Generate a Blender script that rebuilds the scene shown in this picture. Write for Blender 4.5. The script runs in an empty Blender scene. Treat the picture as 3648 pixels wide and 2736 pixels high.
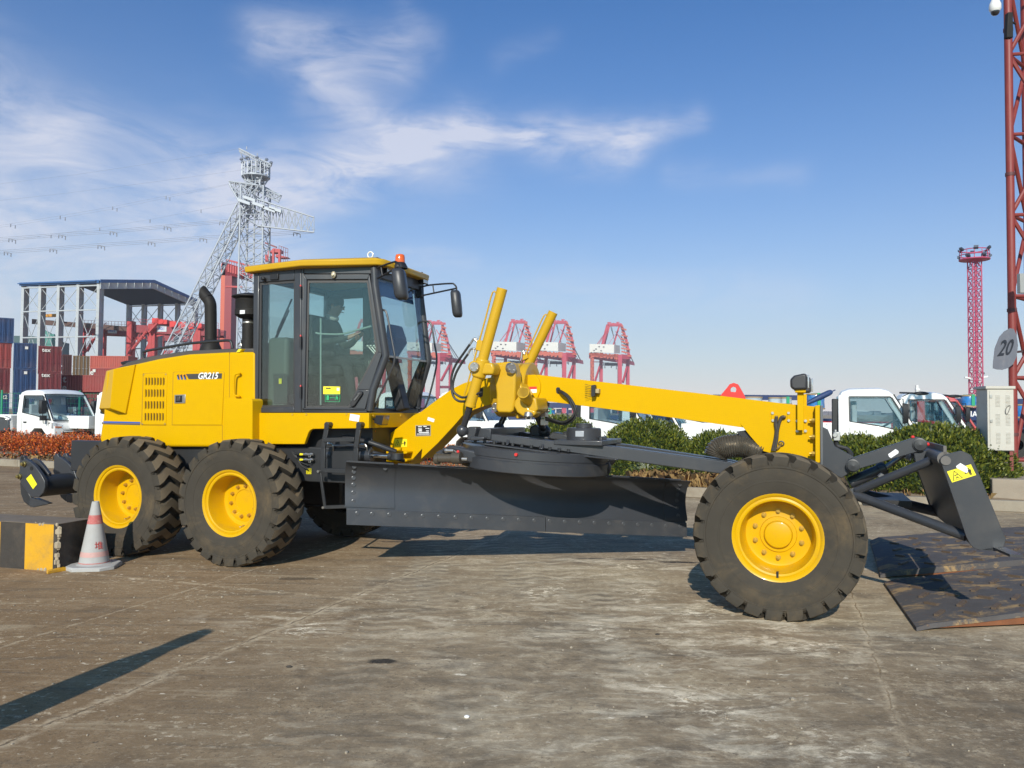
import bpy, bmesh, math, random
from mathutils import Vector, Matrix
random.seed(7)
R_ = math.radians
scn = bpy.context.scene
COL = scn.collection

# ---------------------------------------------------------------- camera, sky, sun, exposure
FPX, CAM_H, PITCH, ROLL = 2821.4, 1.6547, 0.0336, 0.0077      # photo 3648 x 2736 px
HEAD, GX, GY = 0.3618, -3.6736, 8.6024                        # heading and position of the grader on the ground
cam_d = bpy.data.cameras.new("camera"); cam = bpy.data.objects.new("camera", cam_d); COL.objects.link(cam)
cam_d.sensor_width = 36.0; cam_d.sensor_fit = 'HORIZONTAL'; cam_d.lens = FPX / 3648 * 36.0
cam_d.clip_start = 0.1; cam_d.clip_end = 6000
cam.matrix_world = Matrix.Translation((0, 0, CAM_H)) @ Matrix.Rotation(R_(90) + PITCH, 4, 'X') @ Matrix.Rotation(ROLL, 4, 'Z')
scn.camera = cam
SUN_AZ, SUN_EL = R_(10.5), R_(28.0)                            # shadows run to this azimuth (right of straight ahead)
sd = bpy.data.lights.new("sun", 'SUN'); sun = bpy.data.objects.new("sun", sd); COL.objects.link(sun)
sd.energy = 4.9; sd.angle = R_(0.53); sd.color = (1.0, 0.93, 0.82)
_d = Vector((math.sin(SUN_AZ) * math.cos(SUN_EL), math.cos(SUN_AZ) * math.cos(SUN_EL), -math.sin(SUN_EL)))
sun.rotation_euler = _d.to_track_quat('-Z', 'Y').to_euler(); sun.location = (0, -20, 30)
scn.view_settings.view_transform = 'Standard'; scn.view_settings.look = 'None'
scn.view_settings.exposure = 0.0; scn.view_settings.gamma = 1.0
scn.render.engine = 'CYCLES'

# ---------------------------------------------------------------- node helpers
class NT:
    def __init__(s, tree): s.t = tree; s.n = tree.nodes; s.l = tree.links
    def new(s, typ, **kw):
        n = s.n.new(typ)
        for k, v in kw.items(): setattr(n, k, v)
        return n
    def put(s, sock, val):
        if hasattr(val, 'is_linked') or isinstance(val, bpy.types.NodeSocket): s.l.new(val, sock)
        else: sock.default_value = val
    def math(s, op, a, b=None, c=None, clamp=False):
        n = s.new('ShaderNodeMath', operation=op, use_clamp=clamp)
        s.put(n.inputs[0], a)
        if b is not None: s.put(n.inputs[1], b)
        if c is not None: s.put(n.inputs[2], c)
        return n.outputs[0]
    def mix(s, fac, a, b, mode='MIX'):
        n = s.new('ShaderNodeMix', data_type='RGBA', blend_type=mode)
        s.put(n.inputs[0], fac); s.put(n.inputs[6], c4(a)); s.put(n.inputs[7], c4(b))
        return n.outputs[2]
    def noise(s, vec, scale, detail=4, rough=0.55, dist=0.0):
        n = s.new('ShaderNodeTexNoise'); s.put(n.inputs['Vector'], vec)
        n.inputs['Scale'].default_value = scale; n.inputs['Detail'].default_value = detail
        n.inputs['Roughness'].default_value = rough; n.inputs['Distortion'].default_value = dist
        return n.outputs['Fac']
    def ramp(s, fac, lo, hi):
        n = s.new('ShaderNodeMapRange', interpolation_type='SMOOTHSTEP'); s.put(n.inputs[0], fac)
        n.inputs[1].default_value = lo; n.inputs[2].default_value = hi
        return n.outputs[0]
    def mapping(s, vec, scale=(1, 1, 1), rot=(0, 0, 0), loc=(0, 0, 0)):
        n = s.new('ShaderNodeMapping'); s.put(n.inputs[0], vec)
        n.inputs['Scale'].default_value = scale; n.inputs['Rotation'].default_value = rot; n.inputs['Location'].default_value = loc
        return n.outputs[0]
def c4(c):
    if isinstance(c, (tuple, list)) and len(c) == 3: return (c[0], c[1], c[2], 1.0)
    return c

# ---------------------------------------------------------------- sky with thin cloud
world = bpy.data.worlds.new("World"); scn.world = world; world.use_nodes = True
w = NT(world.node_tree); w.n.clear()
out = w.new('ShaderNodeOutputWorld'); bg = w.new('ShaderNodeBackground'); w.l.new(bg.outputs[0], out.inputs[0])
sky = w.new('ShaderNodeTexSky', sky_type='NISHITA'); sky.sun_disc = False
sky.sun_elevation = SUN_EL; sky.sun_rotation = math.pi + SUN_AZ
sky.air_density = 1.0; sky.dust_density = 1.2; sky.ozone_density = 2.2; sky.altitude = 10
tc = w.new('ShaderNodeTexCoord'); sep = w.new('ShaderNodeSeparateXYZ'); w.l.new(tc.outputs['Generated'], sep.inputs[0])
az = w.math('ARCTAN2', sep.outputs[0], sep.outputs[1])
el = w.math('ARCSINE', sep.outputs[2])
comb = w.new('ShaderNodeCombineXYZ'); w.put(comb.inputs[0], az); w.put(comb.inputs[1], el)
ae = comb.outputs[0]
nz = w.new('ShaderNodeTexNoise'); w.put(nz.inputs['Vector'], w.mapping(ae, (1.0, 1.6, 1))); nz.inputs['Scale'].default_value = 5; nz.inputs['Detail'].default_value = 5
vs = w.new('ShaderNodeVectorMath', operation='SUBTRACT'); w.l.new(nz.outputs['Color'], vs.inputs[0]); vs.inputs[1].default_value = (.5, .5, .5)
vm = w.new('ShaderNodeVectorMath', operation='SCALE'); w.l.new(vs.outputs[0], vm.inputs[0]); vm.inputs['Scale'].default_value = 0.060
va = w.new('ShaderNodeVectorMath', operation='ADD'); w.l.new(ae, va.inputs[0]); w.l.new(vm.outputs[0], va.inputs[1])
sw = w.new('ShaderNodeSeparateXYZ'); w.l.new(va.outputs[0], sw.inputs[0]); wa, we = sw.outputs[0], sw.outputs[1]
def seg_mask(x0, y0, x1, y1, wid, amp):                       # a cloud streak in azimuth / elevation (degrees)
    x0, y0, x1, y1, wid = map(R_, (x0, y0, x1, y1, wid * 1.22)); dx, dy = x1 - x0, y1 - y0; L2 = dx * dx + dy * dy
    px = w.math('SUBTRACT', wa, x0); py = w.math('SUBTRACT', we, y0)
    h = w.math('DIVIDE', w.math('ADD', w.math('MULTIPLY', px, dx), w.math('MULTIPLY', py, dy)), L2, clamp=True)
    ex = w.math('SUBTRACT', px, w.math('MULTIPLY', h, dx)); ey = w.math('SUBTRACT', py, w.math('MULTIPLY', h, dy))
    d2 = w.math('ADD', w.math('MULTIPLY', ex, ex), w.math('MULTIPLY', ey, ey))
    return w.math('MULTIPLY', w.math('EXPONENT', w.math('MULTIPLY', d2, -1.0 / (wid * wid))), amp)
tot = None
for s_ in [(-17.5, 24.6, -8.5, 24.6, 1.3, .85), (-13.7, 22.2, -7.7, 19.2, 1.5, .95), (-17.9, 14.8, -11.7, 16.7, 1.5, .7), (-11.7, 16.7, -7.1, 18.6, 1.5, .8), (-7.1, 18.6, -3.4, 20.0, 1.5, .9), (-3.4, 20.0, 1.4, 19.2, 1.3, .9),
           (1.4, 19.2, 7.7, 18.7, 1.3, .95), (7.7, 18.7, 13.3, 20.4, .7, .65), (4.7, 19.9, 10.4, 20.0, .8, .5), (-34.3, 19.1, -29.8, 17.1, 2.0, .48), (-34.2, 16.6, -30.6, 16.8, 1.3, .42), (-29.6, 18.5, -23.1, 17.5, .8, .35),
           (-34.1, 11.8, -20.3, 11.9, 3.6, .6), (-36, 6.6, -19, 7.7, 4.3, .7), (-37, 14, -24, 15, 3.5, .35), (-20.4, 15.2, -3.7, 17.5, 2.1, .5), (-1.1, 24.3, 2.7, 25.2, .6, .14), (-7.9, 26.7, -5.8, 25.4, .8, .3), (11.4, 16.7, 19.8, 16.4, .7, .25),
           (-8.6, 11.0, -3, 10.8, .6, .35), (-7, 8.8, 19.2, 7.9, 2, .3), (-16.7, 12.8, -19.1, 14.1, 2.3, .5)]:
    m_ = seg_mask(*s_); tot = m_ if tot is None else w.math('ADD', tot, m_)
fb = w.math('ADD', w.math('MULTIPLY', w.noise(w.mapping(ae, (2.2, 6.5, 1), (0, 0, -.22)), 3.2, 10, .64, 1.0), .76), w.math('MULTIPLY', w.noise(w.mapping(ae, (3, 14, 1), (0, 0, -.18)), 4.5, 8, .6, .5), .24))
cl = w.math('MULTIPLY', tot, w.ramp(fb, .22, .76), clamp=True)
haze_f = w.math('EXPONENT', w.math('MULTIPLY', w.math('MAXIMUM', el, 0.0), -6.3))
hs = w.new('ShaderNodeHueSaturation'); w.l.new(sky.outputs[0], hs.inputs['Color']); hs.inputs['Saturation'].default_value = 1.25; hs.inputs['Value'].default_value = 1.0
tint = w.mix(1.0, hs.outputs[0], (.20, .72, 1.02), 'MULTIPLY')
skyc = w.mix(w.math('MULTIPLY', haze_f, .95), tint, (8.0, 7.4, 7.15))
skyc = w.mix(w.math('MULTIPLY', cl, .70), skyc, (6.5, 6.5, 7.1))
w.l.new(skyc, bg.inputs[0]); bg.inputs[1].default_value = 0.13

# ---------------------------------------------------------------- photo <-> place
_c, _s = math.cos(PITCH), math.sin(PITCH); _cr, _sr = math.cos(ROLL), math.sin(ROLL)
FW = (math.cos(HEAD), -math.sin(HEAD)); RT = (-math.sin(HEAD), -math.cos(HEAD))
CROPS = {'s': (0, 0, 1), 'v': (0, 0, 1 / 1.6492), 'c1': (0, 900, 2.212), 'c2': (800, 850, 2.212), 'c3': (1500, 950, 2.212), 'c4': (2648, 1100, 2.212),
         'c5': (0, 1450, 2.212), 'c6': (900, 1400, 2.212), 'c7': (1700, 1400, 2.212), 'c8': (2648, 1550, 2.212), 'z1': (0, 400, 1.8433),
         'q': (1400, 1000, 2.212), 'd1': (750, 850, 3.6867), 'd2': (1250, 850, 3.6867), 'd3': (1600, 1250, 3.6867), 'd4': (3048, 1300, 3.6867),
         'd5': (0, 1550, 4.424), 'd6': (2950, 1500, 3.169), 'e1': (1000, 1500, 3.0157), 'm2': (3300, 0, 1.0369)}
def S(c, x, y): o = CROPS[c]; return o[0] + x / o[2], o[1] + y / o[2]
def ray(sx, sy):
    dx, dy = sx - 1824, sy - 1368
    x = dx * _cr + dy * _sr; y = -dx * _sr + dy * _cr
    a, b = x / FPX, -y / FPX
    return a, _c - b * _s, _s + b * _c
def onz(c, x, y, z=0.0):                                      # world point at height z
    r = ray(*S(c, x, y)); t = (z - CAM_H) / r[2]; return Vector((r[0] * t, r[1] * t, z))
def ond(c, x, y, D):                                          # world point at depth D
    r = ray(*S(c, x, y)); t = D / r[1]; return Vector((r[0] * t, D, CAM_H + r[2] * t))
def onpl(c, x, y, p, d):                                      # machine point on the upright plane through p=(u,v) along d
    r = ray(*S(c, x, y))
    nu, nv = -d[1], d[0]
    n = (FW[0] * nu + RT[0] * nv, FW[1] * nu + RT[1] * nv)
    o = (GX + FW[0] * p[0] + RT[0] * p[1], GY + FW[1] * p[0] + RT[1] * p[1])
    t = (o[0] * n[0] + o[1] * n[1]) / (r[0] * n[0] + r[1] * n[1])
    X, Y = r[0] * t - GX, r[1] * t - GY
    return Vector((X * FW[0] + Y * FW[1], -(X * RT[0] + Y * RT[1]), CAM_H + r[2] * t))
def onv(c, x, y, v): return onpl(c, x, y, (0, v), (1, 0))
def L(u, v, z): return Vector((u, -v, z))                     # machine frame: u ahead, v to its right
def M2W(u, v, z=0.0): return Vector((GX + FW[0] * u + RT[0] * v, GY + FW[1] * u + RT[1] * v, z))

# ---------------------------------------------------------------- mesh builder
class MB:
    def __init__(s): s.v = []; s.f = []; s.m = []
    def add(s, verts, faces, mi=0):
        b = len(s.v); s.v += [tuple(p) for p in verts]; s.f += [tuple(i + b for i in f) for f in faces]; s.m += [mi] * len(faces); return s
    def loft(s, loops, cap=True, mi=0, closed=True):
        n = len(loops[0]); V = [p for l in loops for p in l]; F = []
        for k in range(len(loops) - 1):
            for i in range(n if closed else n - 1):
                j = (i + 1) % n; F.append((k * n + i, k * n + j, (k + 1) * n + j, (k + 1) * n + i))
        if cap: F.append(tuple(range(n))[::-1]); F.append(tuple((len(loops) - 1) * n + i for i in range(n)))
        return s.add(V, F, mi)
    def prism(s, pts, off, mi=0):
        off = Vector(off); return s.loft([[Vector(p) for p in pts], [Vector(p) + off for p in pts]], mi=mi)
    def pv(s, c, pts, v0, v1, mi=0):                          # outline traced on the plane v0, pushed back to v1
        return s.prism([onv(c, x, y, v0) for x, y in pts], (0, v0 - v1, 0), mi)
    def box(s, x0, x1, y0, y1, z0, z1, mi=0):
        return s.prism([(x0, y0, z0), (x1, y0, z0), (x1, y1, z0), (x0, y1, z0)], (0, 0, z1 - z0), mi)
    def obox(s, c, a, b, d, mi=0):                            # half vectors
        c, a, b, d = map(Vector, (c, a, b, d)); return s.prism([c - a - b - d, c + a - b - d, c + a + b - d, c - a + b - d], d * 2, mi)
    def ring(s, c, ax, r, n, ph=0.0):
        ax = Vector(ax).normalized(); t = ax.orthogonal().normalized() if abs(ax.z) > .99 or True else None
        if abs(ax.z) < .95: t = ax.cross(Vector((0, 0, 1))).normalized()
        else: t = ax.cross(Vector((1, 0, 0))).normalized()
        q = ax.cross(t)
        return [Vector(c) + (t * math.cos(ph + 2 * math.pi * i / n) + q * math.sin(ph + 2 * math.pi * i / n)) * r for i in range(n)]
    def cyl(s, p0, p1, r0, r1=None, n=16, mi=0, cap=True, ph=0.0):
        p0, p1 = Vector(p0), Vector(p1); r1 = r0 if r1 is None else r1
        return s.loft([s.ring(p0, p1 - p0, r0, n, ph), s.ring(p1, p1 - p0, r1, n, ph)], cap, mi)
    def lathe(s, prof, o, ax, n=24, mi=0, cap=False):         # prof: (r, t along axis)
        o, ax = Vector(o), Vector(ax).normalized()
        return s.loft([s.ring(o + ax * t, ax, max(r, 1e-4), n) for r, t in prof], cap, mi)
    def tube(s, pts, r, n=8, mi=0, sm=0, cap=True):
        P = [Vector(p) for p in pts]
        if sm: P = smooth(P, sm)
        loops = []; t0 = (P[1] - P[0]).normalized(); up = t0.orthogonal().normalized()
        for i, p in enumerate(P):
            t = (P[min(i + 1, len(P) - 1)] - P[max(i - 1, 0)]).normalized()
            up = (up - t * up.dot(t)).normalized(); q = t.cross(up)
            rr = r[i] if isinstance(r, (list, tuple)) and not sm else (r if not isinstance(r, (list, tuple)) else r[0] + (r[1] - r[0]) * i / (len(P) - 1))
            loops.append([p + (up * math.cos(2 * math.pi * k / n) + q * math.sin(2 * math.pi * k / n)) * rr for k in range(n)])
        return s.loft(loops, cap, mi)
    def bar(s, p0, p1, wd, ht=None, mi=0, up=(0, 0, 1)):
        p0, p1 = Vector(p0), Vector(p1); ht = wd if ht is None else ht; d = (p1 - p0).normalized(); up = Vector(up)
        if abs(d.dot(up)) > .98: up = Vector((0, 1, 0))
        a = d.cross(up).normalized() * wd / 2; b = a.cross(d).normalized() * ht / 2
        return s.prism([p0 - a - b, p0 + a - b, p0 + a + b, p0 - a + b], p1 - p0, mi)
    def ball(s, c, r, n=14, m=8, mi=0, sc=(1, 1, 1)):
        c = Vector(c); loops = []
        for j in range(m + 1):
            a = math.pi * j / m; rr = max(math.sin(a), 1e-3)
            loops.append([c + Vector((math.cos(2 * math.pi * i / n) * rr * r * sc[0], math.sin(2 * math.pi * i / n) * rr * r * sc[1], -math.cos(a) * r * sc[2])) for i in range(n)])
        return s.loft(loops, False, mi)
    def quad(s, pts, mi=0): return s.add(pts, [tuple(range(len(pts)))], mi)
    def build(s, name, mats, parent=None, bevel=0, seg=2, ang=38, recalc=True, loc=None):
        me = bpy.data.meshes.new(name); me.from_pydata(s.v, [], s.f)
        mats = mats if isinstance(mats, (list, tuple)) else [mats]
        for m in mats: me.materials.append(m)
        for p, mi in zip(me.polygons, s.m): p.material_index = mi
        if recalc:
            b = bmesh.new(); b.from_mesh(me); bmesh.ops.recalc_face_normals(b, faces=b.faces); b.to_mesh(me); b.free()
        me.shade_smooth(); me.set_sharp_from_angle(angle=R_(ang)); me.update()
        o = bpy.data.objects.new(name, me); COL.objects.link(o)
        if parent is not None: o.parent = parent
        if loc is not None: o.location = loc
        if bevel:
            md = o.modifiers.new("bevel", 'BEVEL'); md.width = bevel; md.segments = seg; md.limit_method = 'ANGLE'; md.angle_limit = R_(40); md.harden_normals = False
        return o
def smooth(P, k):
    out = []
    for i in range(len(P) - 1):
        p0, p1, p2, p3 = P[max(i - 1, 0)], P[i], P[i + 1], P[min(i + 2, len(P) - 1)]
        for j in range(k):
            t = j / k
            out.append(0.5 * ((2 * p1) + (p2 - p0) * t + (2 * p0 - 5 * p1 + 4 * p2 - p3) * t * t + (3 * p1 - p0 - 3 * p2 + p3) * t ** 3))
    out.append(P[-1]); return out
def empty(name, loc=(0, 0, 0), rz=0.0):
    o = bpy.data.objects.new(name, None); COL.objects.link(o); o.location = loc; o.rotation_euler = (0, 0, rz); o.empty_display_size = .2; return o
def tag(o, label=None, cat=None, group=None, kind=None):
    for k, v in (('label', label), ('category', cat), ('group', group), ('kind', kind)):
        if v: o[k] = v
    return o
def kids(o): return [c for c in o.children]
def dup(o, parent=None):
    c = o.copy(); COL.objects.link(c)
    if parent is not None: c.parent = parent
    for ch in kids(o): dup(ch, c)
    return c
def text_mb(mb, body, o, ax, ay, size, mi=0, depth=.002, align='CENTER', shear=0.0, bold=0.0):
    cu = bpy.data.curves.new("lettering", 'FONT'); cu.body = body; cu.size = size; cu.align_x = align; cu.align_y = 'CENTER'; cu.extrude = depth; cu.shear = shear; cu.offset = bold * size; cu.resolution_u = 3
    ob = bpy.data.objects.new("lettering", cu); COL.objects.link(ob); bpy.context.view_layer.update()
    me = bpy.data.meshes.new_from_object(ob.evaluated_get(bpy.context.evaluated_depsgraph_get()))
    ax, ay = Vector(ax).normalized(), Vector(ay).normalized(); az_ = ax.cross(ay)
    mb.add([Vector(o) + ax * q.co.x + ay * q.co.y + az_ * q.co.z for q in me.vertices], [tuple(p.vertices) for p in me.polygons], mi)
    bpy.data.objects.remove(ob); bpy.data.curves.remove(cu); bpy.data.meshes.remove(me)

# ---------------------------------------------------------------- materials
def mat(name, col, rough=.5, metal=0.0, var=.08, vscale=3.0, bump=0.0, bscale=40.0, dirt=0.0, dirtcol=(.16, .13, .09), dscale=2.5, coat=0.0, spec=.5, dlow=None):
    m = bpy.data.materials.new(name); m.use_nodes = True; t = NT(m.node_tree); b = t.n['Principled BSDF']
    tcn = t.new('ShaderNodeTexCoord'); vec = tcn.outputs['Object']
    c = c4(col)
    if var:
        nv = t.noise(vec, vscale, 5, .6)
        c = t.mix(nv, tuple(x * (1 - var) for x in col) + (1,), tuple(min(1, x * (1 + var)) for x in col) + (1,))
    if dirt:
        d = t.ramp(t.noise(vec, dscale, 8, .68, .4), .45, .8)
        if dlow:
            sp = t.new('ShaderNodeSeparateXYZ'); t.l.new(vec, sp.inputs[0])
            n = t.new('ShaderNodeMapRange'); t.l.new(sp.outputs[2], n.inputs[0]); n.inputs[1].default_value = dlow[1]; n.inputs[2].default_value = dlow[0]; n.clamp = True
            d = t.math('MAXIMUM', d, t.math('MULTIPLY', n.outputs[0], t.noise(vec, 6, 6, .7)))
        c = t.mix(t.math('MULTIPLY', d, dirt), c, dirtcol + (1,))
        t.l.new(t.math('ADD', t.math('MULTIPLY', d, .3 * dirt), rough), b.inputs['Roughness'])
    else:
        nr = t.noise(vec, vscale * 2.3, 4, .6); t.l.new(t.math('ADD', t.math('MULTIPLY', t.math('SUBTRACT', nr, .5), .25 * rough), rough), b.inputs['Roughness'])
    t.put(b.inputs['Base Color'], c); b.inputs['Metallic'].default_value = metal
    b.inputs['Coat Weight'].default_value = coat; b.inputs['Coat Roughness'].default_value = .08; b.inputs['Specular IOR Level'].default_value = spec
    if bump:
        bn = t.new('ShaderNodeBump'); bn.inputs['Strength'].default_value = bump; bn.inputs['Distance'].default_value = .01
        t.l.new(t.noise(vec, bscale, 4, .6), bn.inputs['Height']); t.l.new(bn.outputs[0], b.inputs['Normal'])
    return m
def glass(name, tint, gloss=.9, ior=1.5, rough=0.0):
    m = bpy.data.materials.new(name); m.use_nodes = True; t = NT(m.node_tree); t.n.remove(t.n['Principled BSDF'])
    tr = t.new('ShaderNodeBsdfTransparent'); tr.inputs[0].default_value = c4(tint)
    gl = t.new('ShaderNodeBsdfGlossy'); gl.inputs['Roughness'].default_value = rough; gl.inputs[0].default_value = (gloss,) * 3 + (1,)
    ge = t.new('ShaderNodeNewGeometry'); fr = t.new('ShaderNodeFresnel'); t.l.new(t.math('MULTIPLY_ADD', ge.outputs['Backfacing'], 1 / ior - ior, ior), fr.inputs[0])
    mx = t.new('ShaderNodeMixShader'); t.l.new(fr.outputs[0], mx.inputs[0]); t.l.new(tr.outputs[0], mx.inputs[1]); t.l.new(gl.outputs[0], mx.inputs[2])
    t.l.new(mx.outputs[0], t.n['Material Output'].inputs[0]); return m
YEL = mat("yellow_paint", (.63, .362, .0008), .36, var=.035, vscale=1.5, coat=.02, spec=.08, dirt=.12, dirtcol=(.40, .21, .012), dscale=3, bump=.012, bscale=9)
YEL2 = mat("yellow_rim_paint", (.62, .350, .0012), .32, var=.05, vscale=4, coat=.10, spec=.22, dirt=.35, dirtcol=(.36, .21, .05), dscale=5)
YELC = mat("ochre_cylinder_paint", (.56, .33, .014), .34, var=.05, vscale=3, coat=.15, spec=.3, dirt=.2, dirtcol=(.36, .20, .03), dscale=5)
GRY = mat("charcoal_paint", (.038, .041, .047), .36, var=.12, vscale=2.5, coat=.12, dirt=.25, dirtcol=(.12, .10, .08), dscale=3, bump=.015, bscale=14)
GRYF = mat("dark_grey_frame", (.026, .027, .029), .42, var=.12, vscale=3, dirt=.2, dirtcol=(.09, .08, .065))
BLK = mat("black_plastic", (.014, .014, .016), .48, var=.2, vscale=5)
BLKM = mat("matt_black_metal", (.020, .018, .016), .62, spec=.25, var=.25, vscale=4, bump=.05, bscale=60)
RUB = mat("hose_rubber", (.016, .016, .016), .5, var=.2, vscale=8)
CHR = mat("polished_steel", (.62, .61, .58), .18, 1.0, var=.08)
STL = mat("zinc_steel", (.48, .46, .42), .38, .9, var=.15, vscale=9)
WHT = mat("white_paint", (.74, .74, .72), .35, var=.03, coat=.3)
DECY = mat("decal_yellow", (.86, .74, .02), .45, var=.03)
DECK = mat("decal_black", (.012, .012, .012), .45, var=.1)
DECW = mat("decal_white", (.80, .80, .80), .45, var=.03)
DECB = mat("decal_blue", (.02, .09, .42), .4, var=.05)
DECG = mat("decal_green", (.02, .38, .14), .45, var=.05)
REDM = mat("red_paint", (.62, .03, .025), .4, var=.06)
ORG = mat("amber_lens", (.72, .12, .012), .15, var=.2, vscale=20, coat=.6)
LENS = mat("lamp_lens", (.55, .57, .58), .08, .6, var=.3, vscale=60, coat=1)
GLS = glass("tinted_cab_glass", (.81, .88, .86), ior=1.7)
GLW = glass("windscreen_glass", (.90, .94, .945))
# ================================================================ GROUND
m = bpy.data.materials.new("worn_concrete"); m.use_nodes = True; t = NT(m.node_tree); b = t.n['Principled BSDF']
g_tc = t.new('ShaderNodeTexCoord'); gv = g_tc.outputs['Object']
gs = t.new('ShaderNodeSeparateXYZ'); t.l.new(gv, gs.inputs[0]); gxx, gyy = gs.outputs[0], gs.outputs[1]
n1 = t.noise(gv, .35, 6, .6, .3); n2 = t.noise(gv, 1.3, 10, .74, .25); n3 = t.noise(gv, 8, 10, .80, .15); n4 = t.noise(gv, 60, 4, .7); n5 = t.noise(gv, 2.6, 10, .78, .2)
col = t.mix(t.ramp(n1, .3, .7), (.235, .192, .142), (.375, .325, .255))
col = t.mix(t.math('MULTIPLY', t.ramp(n2, .50, .70), .72), col, (.145, .132, .118))
col = t.mix(t.math('MULTIPLY', t.ramp(n2, .46, .30), .55), col, (.44, .395, .315))
col = t.mix(t.math('MULTIPLY', t.ramp(n5, .52, .70), .65), col, (.46, .42, .345))
col = t.mix(t.math('MULTIPLY', t.ramp(n5, .46, .30), .60), col, (.150, .130, .105))
col = t.mix(t.math('MULTIPLY', t.ramp(n3, .52, .68), .60), col, (.50, .455, .385))
col = t.mix(t.math('MULTIPLY', t.ramp(n3, .46, .30), .65), col, (.125, .108, .088))
warm = t.ramp(t.math('ADD', t.math('MULTIPLY', gxx, -1.0), t.math('MULTIPLY', t.math('SUBTRACT', n1, .5), 4)), -.2, 3.0)
col = t.mix(t.math('MULTIPLY', warm, .62), col, (.215, .152, .092))
# tracked dust and rubber: streaks along the way the vehicles drive
st_ = t.noise(t.mapping(gv, (.30, 2.8, 1), (0, 0, HEAD)), 2.0, 9, .72, .8)
col = t.mix(t.math('MULTIPLY', t.ramp(st_, .50, .68), .55), col, (.145, .132, .116))
col = t.mix(t.math('MULTIPLY', t.ramp(st_, .46, .32), .40), col, (.45, .41, .335))
# chalky dust patches
def blob(px, py, kx, ky, rz=0.0):
    cx_ = t.math('SUBTRACT', gxx, px); cy_ = t.math('SUBTRACT', gyy, py); ca_, sa_ = math.cos(rz), math.sin(rz)
    ex = t.math('ADD', t.math('MULTIPLY', cx_, ca_ / kx), t.math('MULTIPLY', cy_, sa_ / kx)); ey = t.math('ADD', t.math('MULTIPLY', cx_, -sa_ / ky), t.math('MULTIPLY', cy_, ca_ / ky))
    return t.math('EXPONENT', t.math('MULTIPLY', t.math('ADD', t.math('MULTIPLY', ex, ex), t.math('MULTIPLY', ey, ey)), -1))
pm = t.math('MAXIMUM', t.math('MAXIMUM', blob(1.3, 6.2, 2.6, 1.1), blob(.9, 4.1, 1.2, 1.6)), t.math('MAXIMUM', blob(-1.4, 6.3, .9, .5), blob(1.4, 8.4, 2.5, .8)))
wn = t.noise(t.mapping(gv, (.7, 1.5, 1), (0, 0, .15)), 2.6, 10, .78, .6)
col = t.mix(t.math('MULTIPLY', t.math('MULTIPLY', t.ramp(wn, .47, .66), pm), .90), col, (.66, .63, .56))
sp_ = t.noise(t.mapping(gv, (.6, 1.2, 1)), 13, 4, .65, .4); col = t.mix(t.math('MULTIPLY', t.math('MULTIPLY', t.ramp(sp_, .64, .69), t.ramp(wn, .42, .56)), .85), col, (.74, .72, .67))
n6 = t.noise(t.mapping(gv, (.75, 1.1, 1), (0, 0, -.4)), 19, 9, .72, .2); n7 = t.noise(gv, 27, 8, .74, .2)
col = t.mix(t.math('MULTIPLY', t.math('MULTIPLY', t.ramp(n6, .555, .60), t.ramp(n2, .56, .40)), .55), col, (.58, .535, .455))
col = t.mix(t.math('MULTIPLY', t.math('MULTIPLY', t.ramp(n7, .56, .61), t.ramp(n5, .42, .58)), .6), col, (.115, .10, .082))
# tyre prints
def line_nd(a, c, wob=.10, ws=1.2):
    d = (c - a); L_ = math.hypot(d.x, d.y); nx, ny = -d.y / L_, d.x / L_
    w_ = t.math('MULTIPLY', t.math('SUBTRACT', t.noise(gv, ws, 5, .7), .5), wob)
    dist = t.math('ADD', t.math('ADD', t.math('MULTIPLY', gxx, nx), t.math('MULTIPLY', gyy, ny)), w_)
    return t.math('SUBTRACT', dist, a.x * nx + a.y * ny), (d.x / L_, d.y / L_)
for (pa, pb_, hw, amp) in (((1900, 2080), (2330, 2430), .26, 1.2), ((2010, 2250), (1420, 2640), .24, .9), ((1500, 2060), (1050, 2700), .24, .9), ((2330, 2430), (2620, 2800), .25, .9), ((1560, 2120), (1640, 2420), .2, .8)):
    A_, B_ = onz('s', *pa), onz('s', *pb_); nd, td = line_nd(A_, B_, .05)
    along = t.math('ADD', t.math('MULTIPLY', gxx, td[0]), t.math('MULTIPLY', gyy, td[1]))
    along = t.math('ADD', along, t.math('MULTIPLY', t.math('SINE', t.math('MULTIPLY', nd, 15)), .035))
    along = t.math('ADD', along, t.math('MULTIPLY', t.noise(gv, 5, 6, .72), .16))
    wv_ = t.math('SINE', t.math('MULTIPLY', along, 34))
    msk = t.math('MULTIPLY', t.ramp(t.math('ABSOLUTE', nd), hw, hw * .75), t.ramp(t.noise(gv, 1.6, 6, .65), .40, .58))
    col = t.mix(t.math('MULTIPLY', t.math('MULTIPLY', msk, t.ramp(wv_, .25, .6)), .36 * amp), col, (.20, .185, .16))
    col = t.mix(t.math('MULTIPLY', t.math('MULTIPLY', msk, t.ramp(wv_, -.35, -.7)), .30 * amp), col, (.52, .49, .43))
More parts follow.
